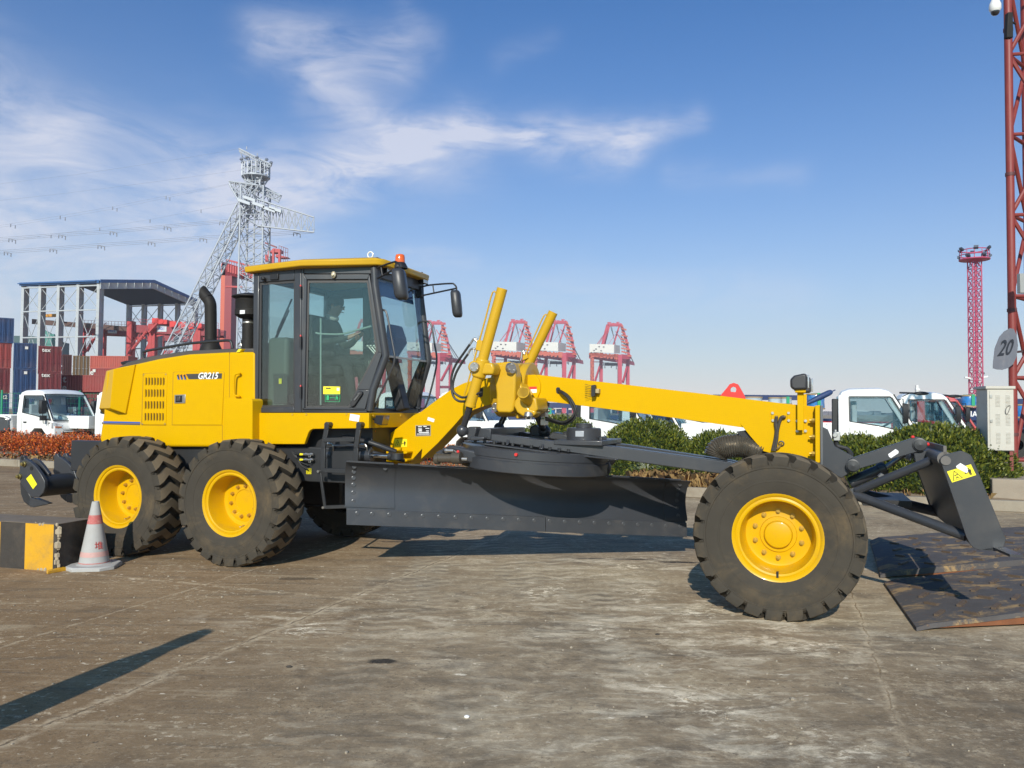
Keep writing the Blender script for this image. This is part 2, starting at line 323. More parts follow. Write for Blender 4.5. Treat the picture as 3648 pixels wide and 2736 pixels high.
# slab joints
jh = None
for pa, pb_, wd, cc in (((80, 2620), (1590, 1990), .013, (.17, .14, .105)), ((690, 2080), (3500, 2350), .009, (.27, .225, .17)), ((3040, 2120), (3250, 2736), .008, (.25, .195, .13)), ((-400, 2430), (900, 2030), .004, (.24, .19, .14))):
    A_, B_ = onz('s', *pa), onz('s', *pb_); nd, td = line_nd(A_, B_, .13, 2.4)
    ad = t.math('ABSOLUTE', nd); brk = t.ramp(t.noise(gv, 4, 5, .7), .42, .58)
    col = t.mix(t.math('MULTIPLY', t.math('MULTIPLY', t.ramp(ad, wd * 6, wd), t.ramp(n3, .42, .56)), .55), col, (.52, .465, .38))
    j = t.math('MULTIPLY', t.ramp(ad, wd, wd * .35), brk); col = t.mix(t.math('MULTIPLY', j, .8), col, cc)
    jh = j if jh is None else t.math('MAXIMUM', jh, j)
# oil drips
for sx, sy, rx, ry, k in ((1362, 2356, .10, .06, .85), (2250, 1992, .30, .035, .9), (2420, 2003, .26, .05, .9), (2110, 1990, .22, .03, .6), (1420, 1930, .22, .04, .7), (1640, 1962, .25, .05, .35), (1060, 2062, .25, .07, .45)):
    p = onz('s', sx, sy); ex = t.math('DIVIDE', t.math('SUBTRACT', gxx, p.x), rx); ey = t.math('DIVIDE', t.math('SUBTRACT', gyy, p.y), ry)
    d_ = t.math('ADD', t.math('SQRT', t.math('ADD', t.math('MULTIPLY', ex, ex), t.math('MULTIPLY', ey, ey))), t.math('MULTIPLY', t.math('SUBTRACT', t.noise(gv, 9, 5, .7), .5), 1.8))
    col = t.mix(t.math('MULTIPLY', t.ramp(d_, 1.1, .6), k), col, (.055, .05, .045))
col = t.mix(t.math('MULTIPLY', t.math('SUBTRACT', n4, .5), .5, clamp=True), col, (.6, .58, .53))
# dusty trails where spilt powder was carried along
def trail(pa, pb_, w_):
    A_, B_ = onz('s', *pa), onz('s', *pb_); d = B_ - A_; l2 = d.x * d.x + d.y * d.y; px = t.math('SUBTRACT', gxx, A_.x); py = t.math('SUBTRACT', gyy, A_.y)
    h = t.math('DIVIDE', t.math('ADD', t.math('MULTIPLY', px, d.x), t.math('MULTIPLY', py, d.y)), l2, clamp=True)
    ex = t.math('SUBTRACT', px, t.math('MULTIPLY', h, d.x)); ey = t.math('SUBTRACT', py, t.math('MULTIPLY', h, d.y))
    return t.math('EXPONENT', t.math('MULTIPLY', t.math('ADD', t.math('MULTIPLY', ex, ex), t.math('MULTIPLY', ey, ey)), -1 / (w_ * w_)))
tr = None
for a_ in (((2120, 2230), (2330, 2440), .10), ((2330, 2440), (2720, 2610), .20), ((2600, 2560), (3050, 2700), .22), ((900, 2330), (1320, 2130), .12), ((2250, 2110), (2900, 2300), .30), ((2300, 2000), (1900, 2120), .3), ((1320, 2130), (1420, 2125), .15)):
    q_ = trail(*a_); tr = q_ if tr is None else t.math('MAXIMUM', tr, q_)
tn = t.noise(t.mapping(gv, (.7, 1.1, 1)), 15, 9, .76, .5)
col = t.mix(t.math('MULTIPLY', t.math('MULTIPLY', tr, t.ramp(tn, .50, .58)), t.ramp(t.noise(gv, 1.9, 6, .7), .44, .62)), col, (.72, .69, .62))
# darker zones of the yard, broken up by noise
for a_ in ((0.2, 3.5, 2.2, .75), (2.4, 3.6, 1.5, .7), (.35, 5.3, .35, .8), (-.7, 4.9, .8, .7), (3.2, 5.0, .9, 1.3)):
    col = t.mix(t.math('MULTIPLY', t.math('MULTIPLY', blob(*a_), t.ramp(n5, .62, .36)), .62), col, (.145, .128, .108))
mc = t.new('ShaderNodeMix', data_type='RGBA', blend_type='MIX', clamp_factor=False); mc.inputs[0].default_value = 1.45; mc.inputs[6].default_value = (.25, .215, .168, 1); t.l.new(col, mc.inputs[7])
cl_ = t.new('ShaderNodeMix', data_type='RGBA', blend_type='LIGHTEN'); cl_.inputs[0].default_value = 1; t.l.new(mc.outputs[2], cl_.inputs[6]); cl_.inputs[7].default_value = (.03, .027, .023, 1); col = cl_.outputs[2]
col = t.mix(1.0, col, (1.02, .91, .735), 'MULTIPLY')
t.l.new(col, b.inputs['Base Color']); b.inputs['Roughness'].default_value = .92; b.inputs['Specular IOR Level'].default_value = .25
bn = t.new('ShaderNodeBump'); bn.inputs['Strength'].default_value = .45; bn.inputs['Distance'].default_value = .015
t.l.new(t.math('SUBTRACT', t.math('ADD', t.math('MULTIPLY', n3, .8), t.math('MULTIPLY', n4, .35)), t.math('MULTIPLY', jh, .9)), bn.inputs['Height']); t.l.new(bn.outputs[0], b.inputs['Normal'])
mb = MB(); mb.quad([(-510, -60, 0), (510, -60, 0), (510, 758, 0), (-510, 758, 0)]); tag(mb.build("ground", m), kind="structure")

# ================================================================ PLANTING BED
KERB = mat("kerb_concrete", (.29, .25, .19), .85, var=.2, vscale=5, dirt=.8, dirtcol=(.17, .13, .09), dscale=2.5, bump=.2, bscale=30)
SOIL = mat("dry_soil", (.24, .175, .11), .95, var=.35, vscale=6, bump=.5, bscale=18)
def wpoly(pts, z): return [M2W(u, v, z) for u, v in pts]
mb = MB()
for k in range(42):
    u0 = -32 + k * 1.0
    mb.prism(wpoly([(u0 + .006, -8.90), (u0 + .994, -8.90), (u0 + .994, -9.05), (u0 + .006, -9.05)], 0), (0, 0, .19 + random.uniform(-.006, .006)))
tag(mb.build("kerb", KERB, None, .012), kind="structure")
mb = MB(); nu = 90
P = [[M2W(-32 + i * 42 / nu, -9.05 - j * .42, .15 + .07 * math.sin(j * .9) + random.uniform(-.03, .03)) for j in range(8)] for i in range(nu + 1)]
mb.add([p for r in P for p in r], [(i * 8 + j, i * 8 + j + 1, (i + 1) * 8 + j + 1, (i + 1) * 8 + j) for i in range(nu) for j in range(7)]); tag(mb.build("planting_bed", SOIL), kind="structure")

# loose grit and one pale pebble
rnd = random.Random(21); mb = MB()
for _ in range(420):
    x, y = rnd.uniform(-4.5, 5.0), rnd.uniform(3.0, 9.0) ** 1.0; r = rnd.uniform(.003, .009) * (1.6 if rnd.random() < .08 else 1)
    mb.ball((x, y, r * .4), r, 5, 3, sc=(rnd.uniform(.7, 1.4), rnd.uniform(.7, 1.4), .7))
tag(mb.build("grit", mat("grit_stone", (.34, .29, .22), .9, var=.5, vscale=30), ang=10), kind="stuff")
p = onz('s', 1663, 2557); mb = MB(); mb.ball(p + Vector((0, 0, .006)), .013, 9, 6, sc=(1.2, .9, .7)); tag(mb.build("pebble", mat("pebble_white", (.72, .71, .68), .8)), "small white pebble lying on the open ground near the bottom middle", "pebble")
for k, (sx, sy, r, lab) in enumerate(((1030, 2378, .014, "tiny dark stone on the ground left of the black oil spot"), (2342, 2262, .012, "tiny dark stone on the ground left of the front wheel"))):
    p = onz('s', sx, sy); mb = MB(); mb.ball(p + Vector((0, 0, .005)), r, 8, 5, sc=(1.5, 1, .6)); tag(mb.build("stone", mat("stone_dark", (.06, .05, .04), .9)), lab, "stone")
# ================================================================ THE GRADER
TYR = mat("dusty_tyre_rubber", (.050, .043, .033), .80, var=.25, vscale=5, dirt=.85, dirtcol=(.145, .105, .060), dscale=3.2, bump=.12, bscale=50, spec=.25)
TYRD = mat("dry_mud_on_tread", (.150, .118, .078), .9, var=.3, vscale=7, dirt=.7, dirtcol=(.24, .19, .125), dscale=5, bump=.15, bscale=45, spec=.2)
VC = -1.27                                                     # centre line of the machine
grader = tag(empty("motor_grader", (GX, GY, 0), -HEAD), "yellow motor grader with glazed cab, long arched boom and dark grey blade", "motor grader")
G = grader
def mir(p): return Vector((p[0], -2 * VC - p[1], p[2]))
def plate(name, c, pts, v, th, m, parent, bevel=0.0, back=None):
    mb = MB(); mb.pv(c, pts, v, v - th if back is None else back); return mb.build(name, m, parent, bevel)

# ---- wheels
def tyre_mb(Rt=.670, half=.2225, N=24):
    mb = MB(); hw = half
    prof = [(.335, -.165), (.352, -.19), (.37, -.196), (.44, -.214), (.53, -hw), (.585, -.212), (.608, -.186), (.616, -.1), (.618, 0)]
    prof = prof + [(r, -t) for r, t in prof[:-1][::-1]]
    mb.lathe(prof, (0, 0, 0), (0, -1, 0), 72)
    # moulded rings on the sidewalls
    for r in (.455, .565):
        for sg in (-1, 1):
            b = [(-(hw - .010) if r < .5 else -(hw - .004))]
            t0 = b[0] * -sg
            mb.lathe([(r - .012, t0 - sg * .004), (r - .006, t0 + sg * .005), (r + .006, t0 + sg * .005), (r + .012, t0 - sg * .004)], (0, 0, 0), (0, -1, 0), 72)
    rk = random.Random(3)
    for sg in (-1, 1):                                          # raised ribs and worn mould marks of the sidewall
        for k in range(64):
            a = 2 * math.pi * k / 64; r0, r1 = .585, .612
            mb.prism([(math.cos(a + d) * r, sg * (hw - .009), math.sin(a + d) * r) for d, r in ((-.006, r0), (.006, r0), (.006, r1), (-.006, r1))], (0, sg * .008, 0))
        for c0 in (.4, 2.0, 3.6, 5.2):
            for k in range(7):
                a = c0 + k * .058; w_ = rk.uniform(.010, .021); r0 = .488 + rk.uniform(0, .008); r1 = r0 + rk.uniform(.022, .034)
                mb.prism([(math.cos(a + d) * r, sg * (hw - .006), math.sin(a + d) * r) for d, r in ((-w_, r0), (w_, r0), (w_ * .8, r1), (-w_ * .8, r1))], (0, sg * .006, 0))
    pitch = 2 * math.pi / N
    ts = [(-.217, .552, .80, .10), (-.2265, .600, .76, .14), (-.216, .650, .66, .22), (-.17, Rt - .005, .58, .10), (-.075, Rt, .54, -.30), (0, Rt + .002, .54, 0), (.075, Rt, .54, .30), (.17, Rt - .005, .58, -.10), (.216, .650, .66, -.22), (.2265, .600, .76, -.14), (.217, .552, .80, -.10)]
    for k in range(N):
        a0 = k * pitch; loops = []
        for t, r, wd, of in ts:
            ac = a0 + of * pitch; hwid = wd * pitch / 2; rb = r - (.062 if abs(t) < .2 else .035)
            rb = max(rb, .54); loops.append([Vector((math.cos(a) * q, -t * (1 if abs(t) < .2 else (.965 if q < r else 1)), math.sin(a) * q)) for a, q in ((ac - hwid * 1.10, rb), (ac - hwid, r), (ac + hwid, r), (ac + hwid * 1.10, rb))])
        f0 = len(mb.m); mb.loft(loops, True, 0)
        for kk in range(len(loops) - 1):
            if abs(ts[kk][0]) < .216 and abs(ts[kk + 1][0]) < .2165: mb.m[f0 + kk * 4 + 1] = 1
    return mb
def make_wheel(front):
    d = .085 if front else .235                                # depth of the dish below the flange
    mb = MB()
    prof = [(.318, -.30), (.318, -.035), (.335, -.012), (.352, 0.0), (.360, .004), (.366, 0.0), (.366, -.012), (.345, -.014)]
    rim_in = [(.300, -.004), (.318, -.012), (.330, -.006), (.352, .001)]
    if front:
        pr = [(1e-4, -.160), (.090, -.160), (.104, -.165), (.111, -.177), (.114, -.198), (.142, -.200), (.147, -.214), (.235, -.226), (.258, -.220), (.272, -.19), (.284, -.06), (.292, -.020), (.306, -.016), (.322, -.020), (.330, -.010), (.352, 0), (.362, .002), (.366, -.004), (.366, -.03), (.34, -.04)]
    else:
        pr = [(1e-4, -.245), (.118, -.245), (.124, -.238), (.205, -.238), (.222, -.244), (.262, -.236), (.276, -.20), (.286, -.05), (.292, -.024), (.306, -.018), (.322, -.022), (.330, -.010), (.352, 0), (.362, .002), (.366, -.004), (.366, -.03), (.34, -.04)]
    mb.lathe(pr, (0, 0, 0), (0, -1, 0), 56)
    wh = mb.build("wheel", YEL2, None, ang=30)
    ty = tyre_mb().build("tyre", [TYR, TYRD], wh, ang=28, loc=(0, .19, 0))
    n, rb, zb = (10, .190, .219) if front else (10, .165, .238)
    for k in range(n):
        a = 2 * math.pi * (k + .5) / n
        q = MB(); c = Vector((math.cos(a) * rb, zb, math.sin(a) * rb))
        q.cyl(c, c + Vector((0, -.006, 0)), .021, n=12); q.cyl(c + Vector((0, -.006, 0)), c + Vector((0, -.028, 0)), .0165, n=6); q.cyl(c + Vector((0, -.028, 0)), c + Vector((0, -.036, 0)), .009, n=8)
        q.build("wheel_nut", mat_nut, wh)
    if front:
        MB().box(-.009, .009, .012, .05, -.318, -.272).build("valve_slot", DECK, wh)
    else:
        q = MB(); q.tube([(.05, .225, -.25), (.07, .17, -.255), (.08, .13, -.25)], .006); q.build("valve", STL, wh)
    return wh
mat_nut = mat("gold_zinc_nut", (.55, .34, .06), .35, .6, var=.15, vscale=20)
wf = make_wheel(True); wf.parent = G; wf.location = (6.219, -.049, .656)
wr = make_wheel(False); wr.parent = G; wr.location = (.769, 0, .661)
for x, rr in ((-.769, .4),):
    o = dup(wr, G); o.location = (x, 0, .661)
    for ch in kids(o): pass
    o.rotation_euler = (0, rr, 0)
for x in (-.769, .769):
    o = dup(wr, G); o.location = (x, 2.54, .661); o.rotation_euler = (0, .2 + x, math.pi)
o = dup(wf, G); o.location = (6.219, 2.54 + .049, .656); o.rotation_euler = (0, .3, math.pi)
wr.rotation_euler = (0, .15, 0)
mb = MB(); mb.box(-.95, .95, .50, .72, .42, .86); mb.cyl((0, .45, .66), (0, .72, .66), .2, n=24); mb.build("tandem_case", GRYF, G, .03)
mb = MB(); mb.box(-.95, .95, 1.84, 2.06, .42, .86); mb.build("tandem_case", GRYF, G, .03)
mb = MB(); mb.cyl((6.219, .36, .656), (6.219, 2.2, .656), .10, n=16); mb.box(6.08, 6.36, .55, 2.0, .56, .78); mb.cyl((6.219, 1.27, .78), (6.219, 1.27, .98), .13, n=16); mb.build("front_axle", GRYF, G, .02)

# ---- rear frame, tail block
mb = MB(); mb.box(-2.2, 1.95, .60, .72, .86, 1.24); mb.box(-2.2, 1.95, 1.82, 1.94, .86, 1.24); mb.box(-2.0, 1.9, .72, 1.82, .95, 1.2); mb.cyl((0, .5, .66), (0, 2.0, .66), .16, n=16)
mb.build("rear_frame", GRYF, G, .012)
mb = MB(); mb.pv('d5', [(1195, 180), (1485, 165), (1640, 165), (1640, 470), (1345, 455), (1180, 350), (1280, 340), (1285, 270), (1185, 290)], -.75, -1.79); mb.build("tail_block", BLKM, G, .015)

# ---- hood
HV = -.52
mb = MB(); hood_o = [(795, 1505), (783, 1468), (812, 1272), (838, 932), (920, 906), (1062, 878), (1250, 836), (1480, 800), (1810, 783), (2010, 781), (2010, 1532), (1340, 1532)]
mb.pv('c1', hood_o, HV, 2 * VC - HV); hood = mb.build("hood", YEL, G, .03, 3)
mb = MB(); mb.pv('c1', [(905, 915), (1000, 862), (1190, 814), (1480, 772), (1810, 756), (2005, 752), (2005, 800), (1480, 815), (1060, 895)], HV - .12, 2 * VC - HV + .12); mb.build("hood_top_cover", mat("brown_grey_cover", (.075, .066, .056), .5, var=.1, dirt=.3), hood, .02)
# rear scoop with a folded face
def sc(x, y, v): return onv('c1', x, y, v)
TL, BL, BR, TR = sc(896, 917, -.39), sc(868, 1226, -.37), sc(990, 1270, -.50), sc(1063, 881, -.50)
RT2, RB = sc(838, 932, -.62), sc(780, 1228, -.62)
bi, ri, = sc(985, 1268, -.53), sc(812, 1268, -.64)
mb = MB(); V = [TL, BL, BR, TR, RT2, RB, TR + Vector((0, .06, 0)), BR + Vector((0, .06, 0)), RT2 + Vector((.1, .1, 0)), RB + Vector((.1, .1, .03)), ri]
mb.add(V, [(0, 1, 2, 3), (4, 5, 1, 0), (3, 2, 7, 6), (0, 3, 6, 8), (4, 0, 8), (5, 4, 8, 9), (5, 10, 2, 1), (10, 9, 7, 2), (5, 9, 10)]); mb.build("air_scoop", YEL, hood, .006, ang=20)
# louvre panel
mb = MB(); mb.pv('c1', [(1128, 952), (1314, 948), (1308, 1360), (1115, 1358)], HV + .010, HV - .01); lp = mb.build("louvre_panel", YEL, hood, .01, 3)
mb = MB()
mb.pv('c1', [(1126, 950), (1316, 946), (1310, 1362), (1113, 1360)], HV + .0035, HV - .005)
mb.pv('c1', [(1362, 947), (1374, 939), (1760, 938), (1768, 947), (1750, 1361), (1354, 1360)], HV + .0035, HV - .005)
mb.pv('c1', [(1806, 783), (1809, 783), (1809, 1140), (1806, 1140)], HV + .0025, HV - .005); mb.pv('c1', [(1750, 1360), (1753, 1360), (1753, 1520), (1750, 1520)], HV + .0025, HV - .005)
mb.build("panel_seam", mat("seam_gap", (.34, .17, .004), .6, var=.1), hood)
mb = MB(); mb.pv('c1', [(1364, 950), (1376, 941), (1758, 940), (1765, 950), (1748, 1359), (1356, 1358)], HV + .008, HV - .01); mb.build("side_door", YEL, hood, .006, 3)
mb = MB(); sl = MB()
for r in range(4):
    for k in range(7):
        x = 1150 + k * 23 - r * 2; y = 1014 + r * 93
        p = [onv('c1', x + dx, y + dy, HV + .0105) for dx, dy in ((0, -30), (8, -26), (9, 0), (8, 26), (0, 30))]
        mb.prism(p, (0, .002, 0))
        q = [onv('c1', x + dx, y + dy, HV + .010) for dx, dy in ((-9, -27), (1, -31), (1, 31), (-9, 27))]
        q2 = [q[0] + Vector((.002, -.002, 0)), q[1] + Vector((0, -.008, 0)), q[2] + Vector((0, -.008, 0)), q[3] + Vector((.002, -.002, 0))]
        sl.loft([q, q2], True)
for v_ in range(len(sl.m)): sl.m[v_] = 1
b0 = len(sl.v); sl.v += mb.v; sl.f += [tuple(i + b0 for i in f) for f in mb.f]; sl.m += mb.m
sl.build("vent_slots", [mat("vent_dark", (.07, .03, .002), .7), YEL], lp, ang=50)
for x, y in ((1133, 962), (1306, 960), (1300, 1350), (1122, 1350)):
    mb = MB(); p = onv('c1', x, y, HV + .01); mb.cyl(p, p + Vector((0, -.006, 0)), .009, .006, n=10); mb.build("panel_bolt", STL, lp)
# latch, handle
mb = MB(); mb.pv('c1', [(1374, 1121), (1460, 1117), (1458, 1187), (1373, 1189)], HV + .016, HV - .01); la = mb.build("door_latch", STL, hood, .004)
mb = MB(); mb.pv('c1', [(1383, 1129), (1436, 1126), (1434, 1179), (1382, 1181)], HV + .018, HV); mb.build("latch_recess", DECK, la, .002)
mb = MB(); mb.pv('c1', [(1390, 1134), (1418, 1133), (1417, 1168), (1389, 1170)], HV + .026, HV); mb.build("latch_paddle", mat("latch_steel", (.16, .14, .12), .3, .8), la, .004)
mb = MB(); mb.tube([onv('c1', 1888, 952, HV - .02), onv('c1', 1886, 952, HV + .045), onv('c1', 1858, 958, HV + .055), onv('c1', 1846, 985, HV + .055), onv('c1', 1841, 1095, HV + .055), onv('c1', 1850, 1124, HV + .055), onv('c1', 1882, 1132, HV + .045), onv('c1', 1884, 1132, HV - .02)], .011, 10, sm=4); mb.build("grab_handle", YEL, hood)
# decals
mb = MB(); mb.pv('c1', [(815, 1328), (1104, 1335), (1104, 1346), (814, 1341)], HV + .003, HV); mb.build("stripe_decal", DECB, hood)
mb = MB(); mb.pv('c1', [(814, 1343), (1104, 1348), (1104, 1359), (813, 1352)], HV + .003, HV); mb.build("stripe_decal", mat("decal_grey", (.09, .08, .075), .5), hood)
mb = MB(); mb.pv('c1', [(1467, 956), (1749, 951), (1746, 993), (1487, 998)], HV + .0105, HV + .006); md = mb.build("model_decal", mat("decal_charcoal", (.06, .055, .05), .5), hood)
a, b = onv('c1', 1565, 974, HV + .011), onv('c1', 1708, 972, HV + .011)
mb = MB(); text_mb(mb, "GR215", (a + b) / 2 + Vector((0, -.0005, 0)), b - a, (0, 0, 1), (b - a).length / 2.55, depth=.0006, shear=.28, bold=.025); mb.build("model_lettering", DECW, hood)
mb = MB()
for k in range(3):
    x = 1393 + k * 26
    mb.pv('c1', [(x, 968), (x + 12, 958), (x + 22, 1000), (x + 14, 1000)], HV + .0105, HV + .006, 0)
    mb.pv('c1', [(x + 14, 960), (x + 22, 958), (x + 28, 985), (x + 20, 972)], HV + .0112, HV + .006, 1)
    mb.pv('c1', [(x + 2, 968), (x + 12, 985), (x + 20, 1000), (x + 8, 1000)], HV + .0118, HV + .006, 2)
mb.build("maker_emblem", [DECK, mat("decal_orange_line", (.6, .2, .03), .5), DECB], hood)
# side tank
mb = MB(); mb.pv('c1', [(1764, 1160), (1772, 1150), (1975, 1150), (1988, 1165), (1988, 1508), (1764, 1500)], HV + .14, HV - .05); mb.build("side_tank", YEL, G, .035, 4)
mb = MB(); mb.pv('c1', [(1880, 760), (1905, 758), (1885, 784), (1862, 784)], HV + .004, HV - .06); mb.build("roof_label", DECY, hood)
# rail, exhaust, pre-cleaner, lifting eye, lamp on the hood
rv = HV - .16
mb = MB(); mb.tube([onv('c1', x, y, rv) for x, y in ((1131, 838), (1129, 800), (1150, 776), (1300, 748), (1500, 715), (1700, 698), (1795, 692), (1822, 706), (1832, 752))], .016, 10, sm=4); mb.build("handrail", GRYF, hood)
ex = MB(); ev = -1.15
ex.tube([onv('c1', x, y, ev) for x, y in ((1661, 790), (1661, 620), (1660, 450), (1656, 400), (1640, 366))], .0725, 20, sm=4, cap=False)
P0, P1 = onv('c1', 1640, 366, ev), onv('c1', 1605, 322, ev)
ex.build("exhaust_pipe", BLKM, G)
exo = bpy.data.objects["exhaust_pipe"]
mb = MB(); d = (P1 - P0); r0 = mb.ring(P0, d, .0725, 20); mb.loft([r0, [p + d * (1.25 + .55 * ((p - P0).normalized().dot(Vector((.75, 0, .66))))) * (.9) for p in r0], [P0 + (p - P0) * .92 + d * (1.2 + .55 * ((p - P0).normalized().dot(Vector((.75, 0, .66))))) * .9 for p in r0], [P0 + (p - P0) * .9 for p in r0]], False); mb.build("exhaust_elbow", BLKM, exo)
mb = MB(); mb.lathe([(.135, 0), (.13, .03), (.085, .13), (.073, .14)], onv('c1', 1661, 775, ev), (0, 0, 1), 24); mb.build("exhaust_collar", BLKM, exo)
av = -1.15; ac0 = onv('c1', 1957, 760, av)
def zat(y): return onv('c1', 1957, y, av).z - ac0.z
mb = MB(); mb.lathe([(.001, zat(318)), (.05, zat(320)), (.12, zat(330)), (.205, zat(346)), (.208, zat(354)), (.165, zat(366)), (.160, zat(372)), (.160, zat(450)), (.166, zat(455)), (.166, zat(495)), (.12, zat(516)), (.078, zat(522)), (.078, zat(690)), (.088, zat(692)), (.088, zat(760))], ac0, (0, 0, 1), 32); pc = mb.build("air_precleaner", BLKM, G, ang=30)
mb = MB(); mb.lathe([(.08, zat(562)), (.082, zat(560)), (.082, zat(549)), (.08, zat(547))], ac0, (0, 0, 1), 24); mb.build("hose_clamp", STL, pc)
mb = MB()
for j in range(7):
    mb.lathe([(.159, zat(380 + j * 10)), (.163, zat(383 + j * 10)), (.159, zat(386 + j * 10))], ac0, (0, 0, 1), 32)
mb.build("intake_mesh", mat("mesh_black", (.01, .01, .01), .7), pc)
p = onv('c1', 1911, 468, av + .168); mb = MB(); mb.obox(p, (.036, 0, 0), (0, .004, 0), (0, 0, .022)); mb.build("label", DECW, pc)
mb = MB(); c = onv('c1', 1888, 735, HV - .2)
mb.tube([c + Vector((.028 * math.cos(a * .5236), 0, .034 * math.sin(a * .5236))) for a in range(13)], .008, 8); mb.cyl(c + Vector((0, 0, -.085)), c + Vector((0, 0, -.03)), .014, n=8); mb.build("lifting_eye", STL, hood)
mb = MB(); mb.pv('c1', [(945, 862), (990, 850), (1022, 858), (1020, 872), (955, 884)], HV - .4, HV - .6); mb.build("tail_lamp", BLK, hood, .01)

# ---- cab
DP, DD = (1.22, -.53), (1.18, -.29)                            # upright plane of the door
def cp(x, y, out=0.0):
    if x < 600: p = onv('c2', x, y, -.53)
    else: p = onpl('c2', x, y, DP, DD)
    return p + Vector((0, -out, 0))
def cpx(pts, out=0.0): return [cp(x, y, out) for x, y in pts]
def dpl(pts, out=0.0): return [onpl('c2', x, y, DP, DD) + Vector((0, -out, 0)) for x, y in pts]
def rpl(pts, out=0.0): return [onv('c2', x, y, -.53) + Vector((0, -out, 0)) for x, y in pts]
def both(mb, pts, off, mi=0):
    mb.prism(pts, off, mi); mb.prism([mir(p) for p in pts], (off[0], -off[1], off[2]), mi)
def ringp(mb, O, I, off, mi=0):
    off = Vector(off); n = len(O)
    for i in range(n):
        j = (i + 1) % n; mb.prism([O[i], O[j], I[j], I[i]], off, mi)
cf = MB(); TH = (0, .06, 0)
both(cf, rpl([(228, 240), (270, 238), (262, 1372), (222, 1372)]), TH)
both(cf, rpl([(270, 238), (550, 222), (550, 326), (270, 345)]), TH)
both(cf, rpl([(262, 1332), (548, 1328), (548, 1372), (262, 1372)]), TH)
both(cf, rpl([(550, 222), (603, 218), (603, 1372), (547, 1372)]), TH)
both(cf, dpl([(603, 218), (625, 216), (618, 1372), (603, 1372)]), TH)
both(cf, dpl([(625, 216), (1165, 202), (1165, 278), (625, 278)]), TH)
both(cf, dpl([(618, 1348), (1125, 1345), (1128, 1374), (618, 1374)]), TH)
apath = dpl([(1180, 225), (1186, 370), (1272, 922), (1262, 950), (1172, 1190), (1143, 1362)])
cf.tube(apath, .043, 12); cf.tube([mir(p) for p in apath], .043, 12)
b0, b1 = apath[-1], mir(apath[-1]); cf.bar(b0, b1, .07, .07); t0, t1 = apath[0], mir(apath[0]); cf.bar(t0, t1, .08, .22)
rp = rpl([(245, 240), (245, 1372), (245, 800)]); cf.bar(rp[0] + Vector((0, .03, -.05)), mir(rp[0]) - Vector((0, .03, .05)), .06, .14); 
cf.box(rp[1].x - .03, rp[1].x + .03, rp[1].y + .05, mir(rp[1]).y - .05, rp[1].z, rp[2].z - .02)
cf.box(rp[1].x - .03, rp[1].x + .03, rp[1].y + .02, rp[1].y + .16, rp[1].z, rp[0].z); cf.box(rp[1].x - .03, rp[1].x + .03, mir(rp[1]).y - .16, mir(rp[1]).y - .02, rp[1].z, rp[0].z)
cf.prism([Vector((p.x, p.y, p.z)) for p in (rp[1], cp(600, 1372), apath[-1], mir(apath[-1]), mir(cp(600, 1372)), mir(rp[1]))], (0, 0, .03))
cab = cf.build("cab", GRY, G, .008)
# head lining
hl = [rp[0], cp(600, 218), t0, t1, mir(cp(600, 218)), mir(rp[0])]; hz = cp(600, 232).z
mb = MB(); mb.prism([Vector((p.x, p.y, hz)) for p in hl], (0, 0, .05)); mb.build("headliner", GRYF, cab)
# roof slab
rn = [('c2', 160, 218, 268, -.46), ('c2', 600, 166, 216, -.42), ('c2', 1190, 150, 206, -.66), ('c2', 1240, 156, 206, -.76)]
top = [onv(c, x, y0, v) for c, x, y0, y1, v in rn]; bot = [onv(c, x, y1, v) for c, x, y0, y1, v in rn]
top[3].x = top[2].x + .07; bot[3].x = bot[2].x + .07; top[3].z = top[2].z - .005; bot[3].z = bot[2].z
ins = lambda P, k: [Vector((p.x + (q.x - p.x) * k, p.y + (q.y - p.y) * k, p.z)) for p in P for q in [Vector((1.4, -VC, 0))]]
Lt = top + [mir(p) for p in top[::-1]]; Lb = bot + [mir(p) for p in bot[::-1]]
mb = MB(); Lm = [p.lerp(q, .12) for p, q in zip(ins(Lt, -.012), Lb)]
mb.loft([ins(Lb, .02), Lb, Lm, ins([p + Vector((0, 0, .012)) for p in Lt], .05), ins([p + Vector((0, 0, .035)) for p in Lt], .35)], True); roof = mb.build("cab_roof", YELC, G, .012, 2)
mb = MB(); mb.loft([ins([p + Vector((0, 0, .006)) for p in Lb], .03), ins([Vector((p.x, p.y, hz + .02)) for p in Lb], .09)], True); mb.build("roof_lining", GRYF, roof)
mb = MB(); c = onv('c2', 1149, 128, -.95); mb.tube([c + Vector((.034 * math.cos(a * .5236), .0, .034 * math.sin(a * .5236))) for a in range(13)], .0085, 8); mb.cyl(c + Vector((0, 0, -.08)), c + Vector((0, 0, -.034)), .012, n=8); mb.build("lifting_eye", WHT, roof)
c = onv('c2', 1382, 160, -1.02); zt = onv('c2', 1382, 124, -1.02).z - onv('c2', 1382, 222, -1.02).z; bz = onv('c2', 1382, 222, -1.02)
mb = MB(); mb.lathe([(.085, -.02), (.085, 0), (.062, zt * .3), (.058, zt * .33)], bz, (0, 0, 1), 24); bc = mb.build("beacon_base", BLK, roof)
mb = MB(); mb.lathe([(.055, zt * .32), (.056, zt * .42), (.052, zt * .85), (.045, zt * .96), (.03, zt), (.001, zt * 1.005)], bz, (0, 0, 1), 24); mb.build("beacon_lens", ORG, roof)
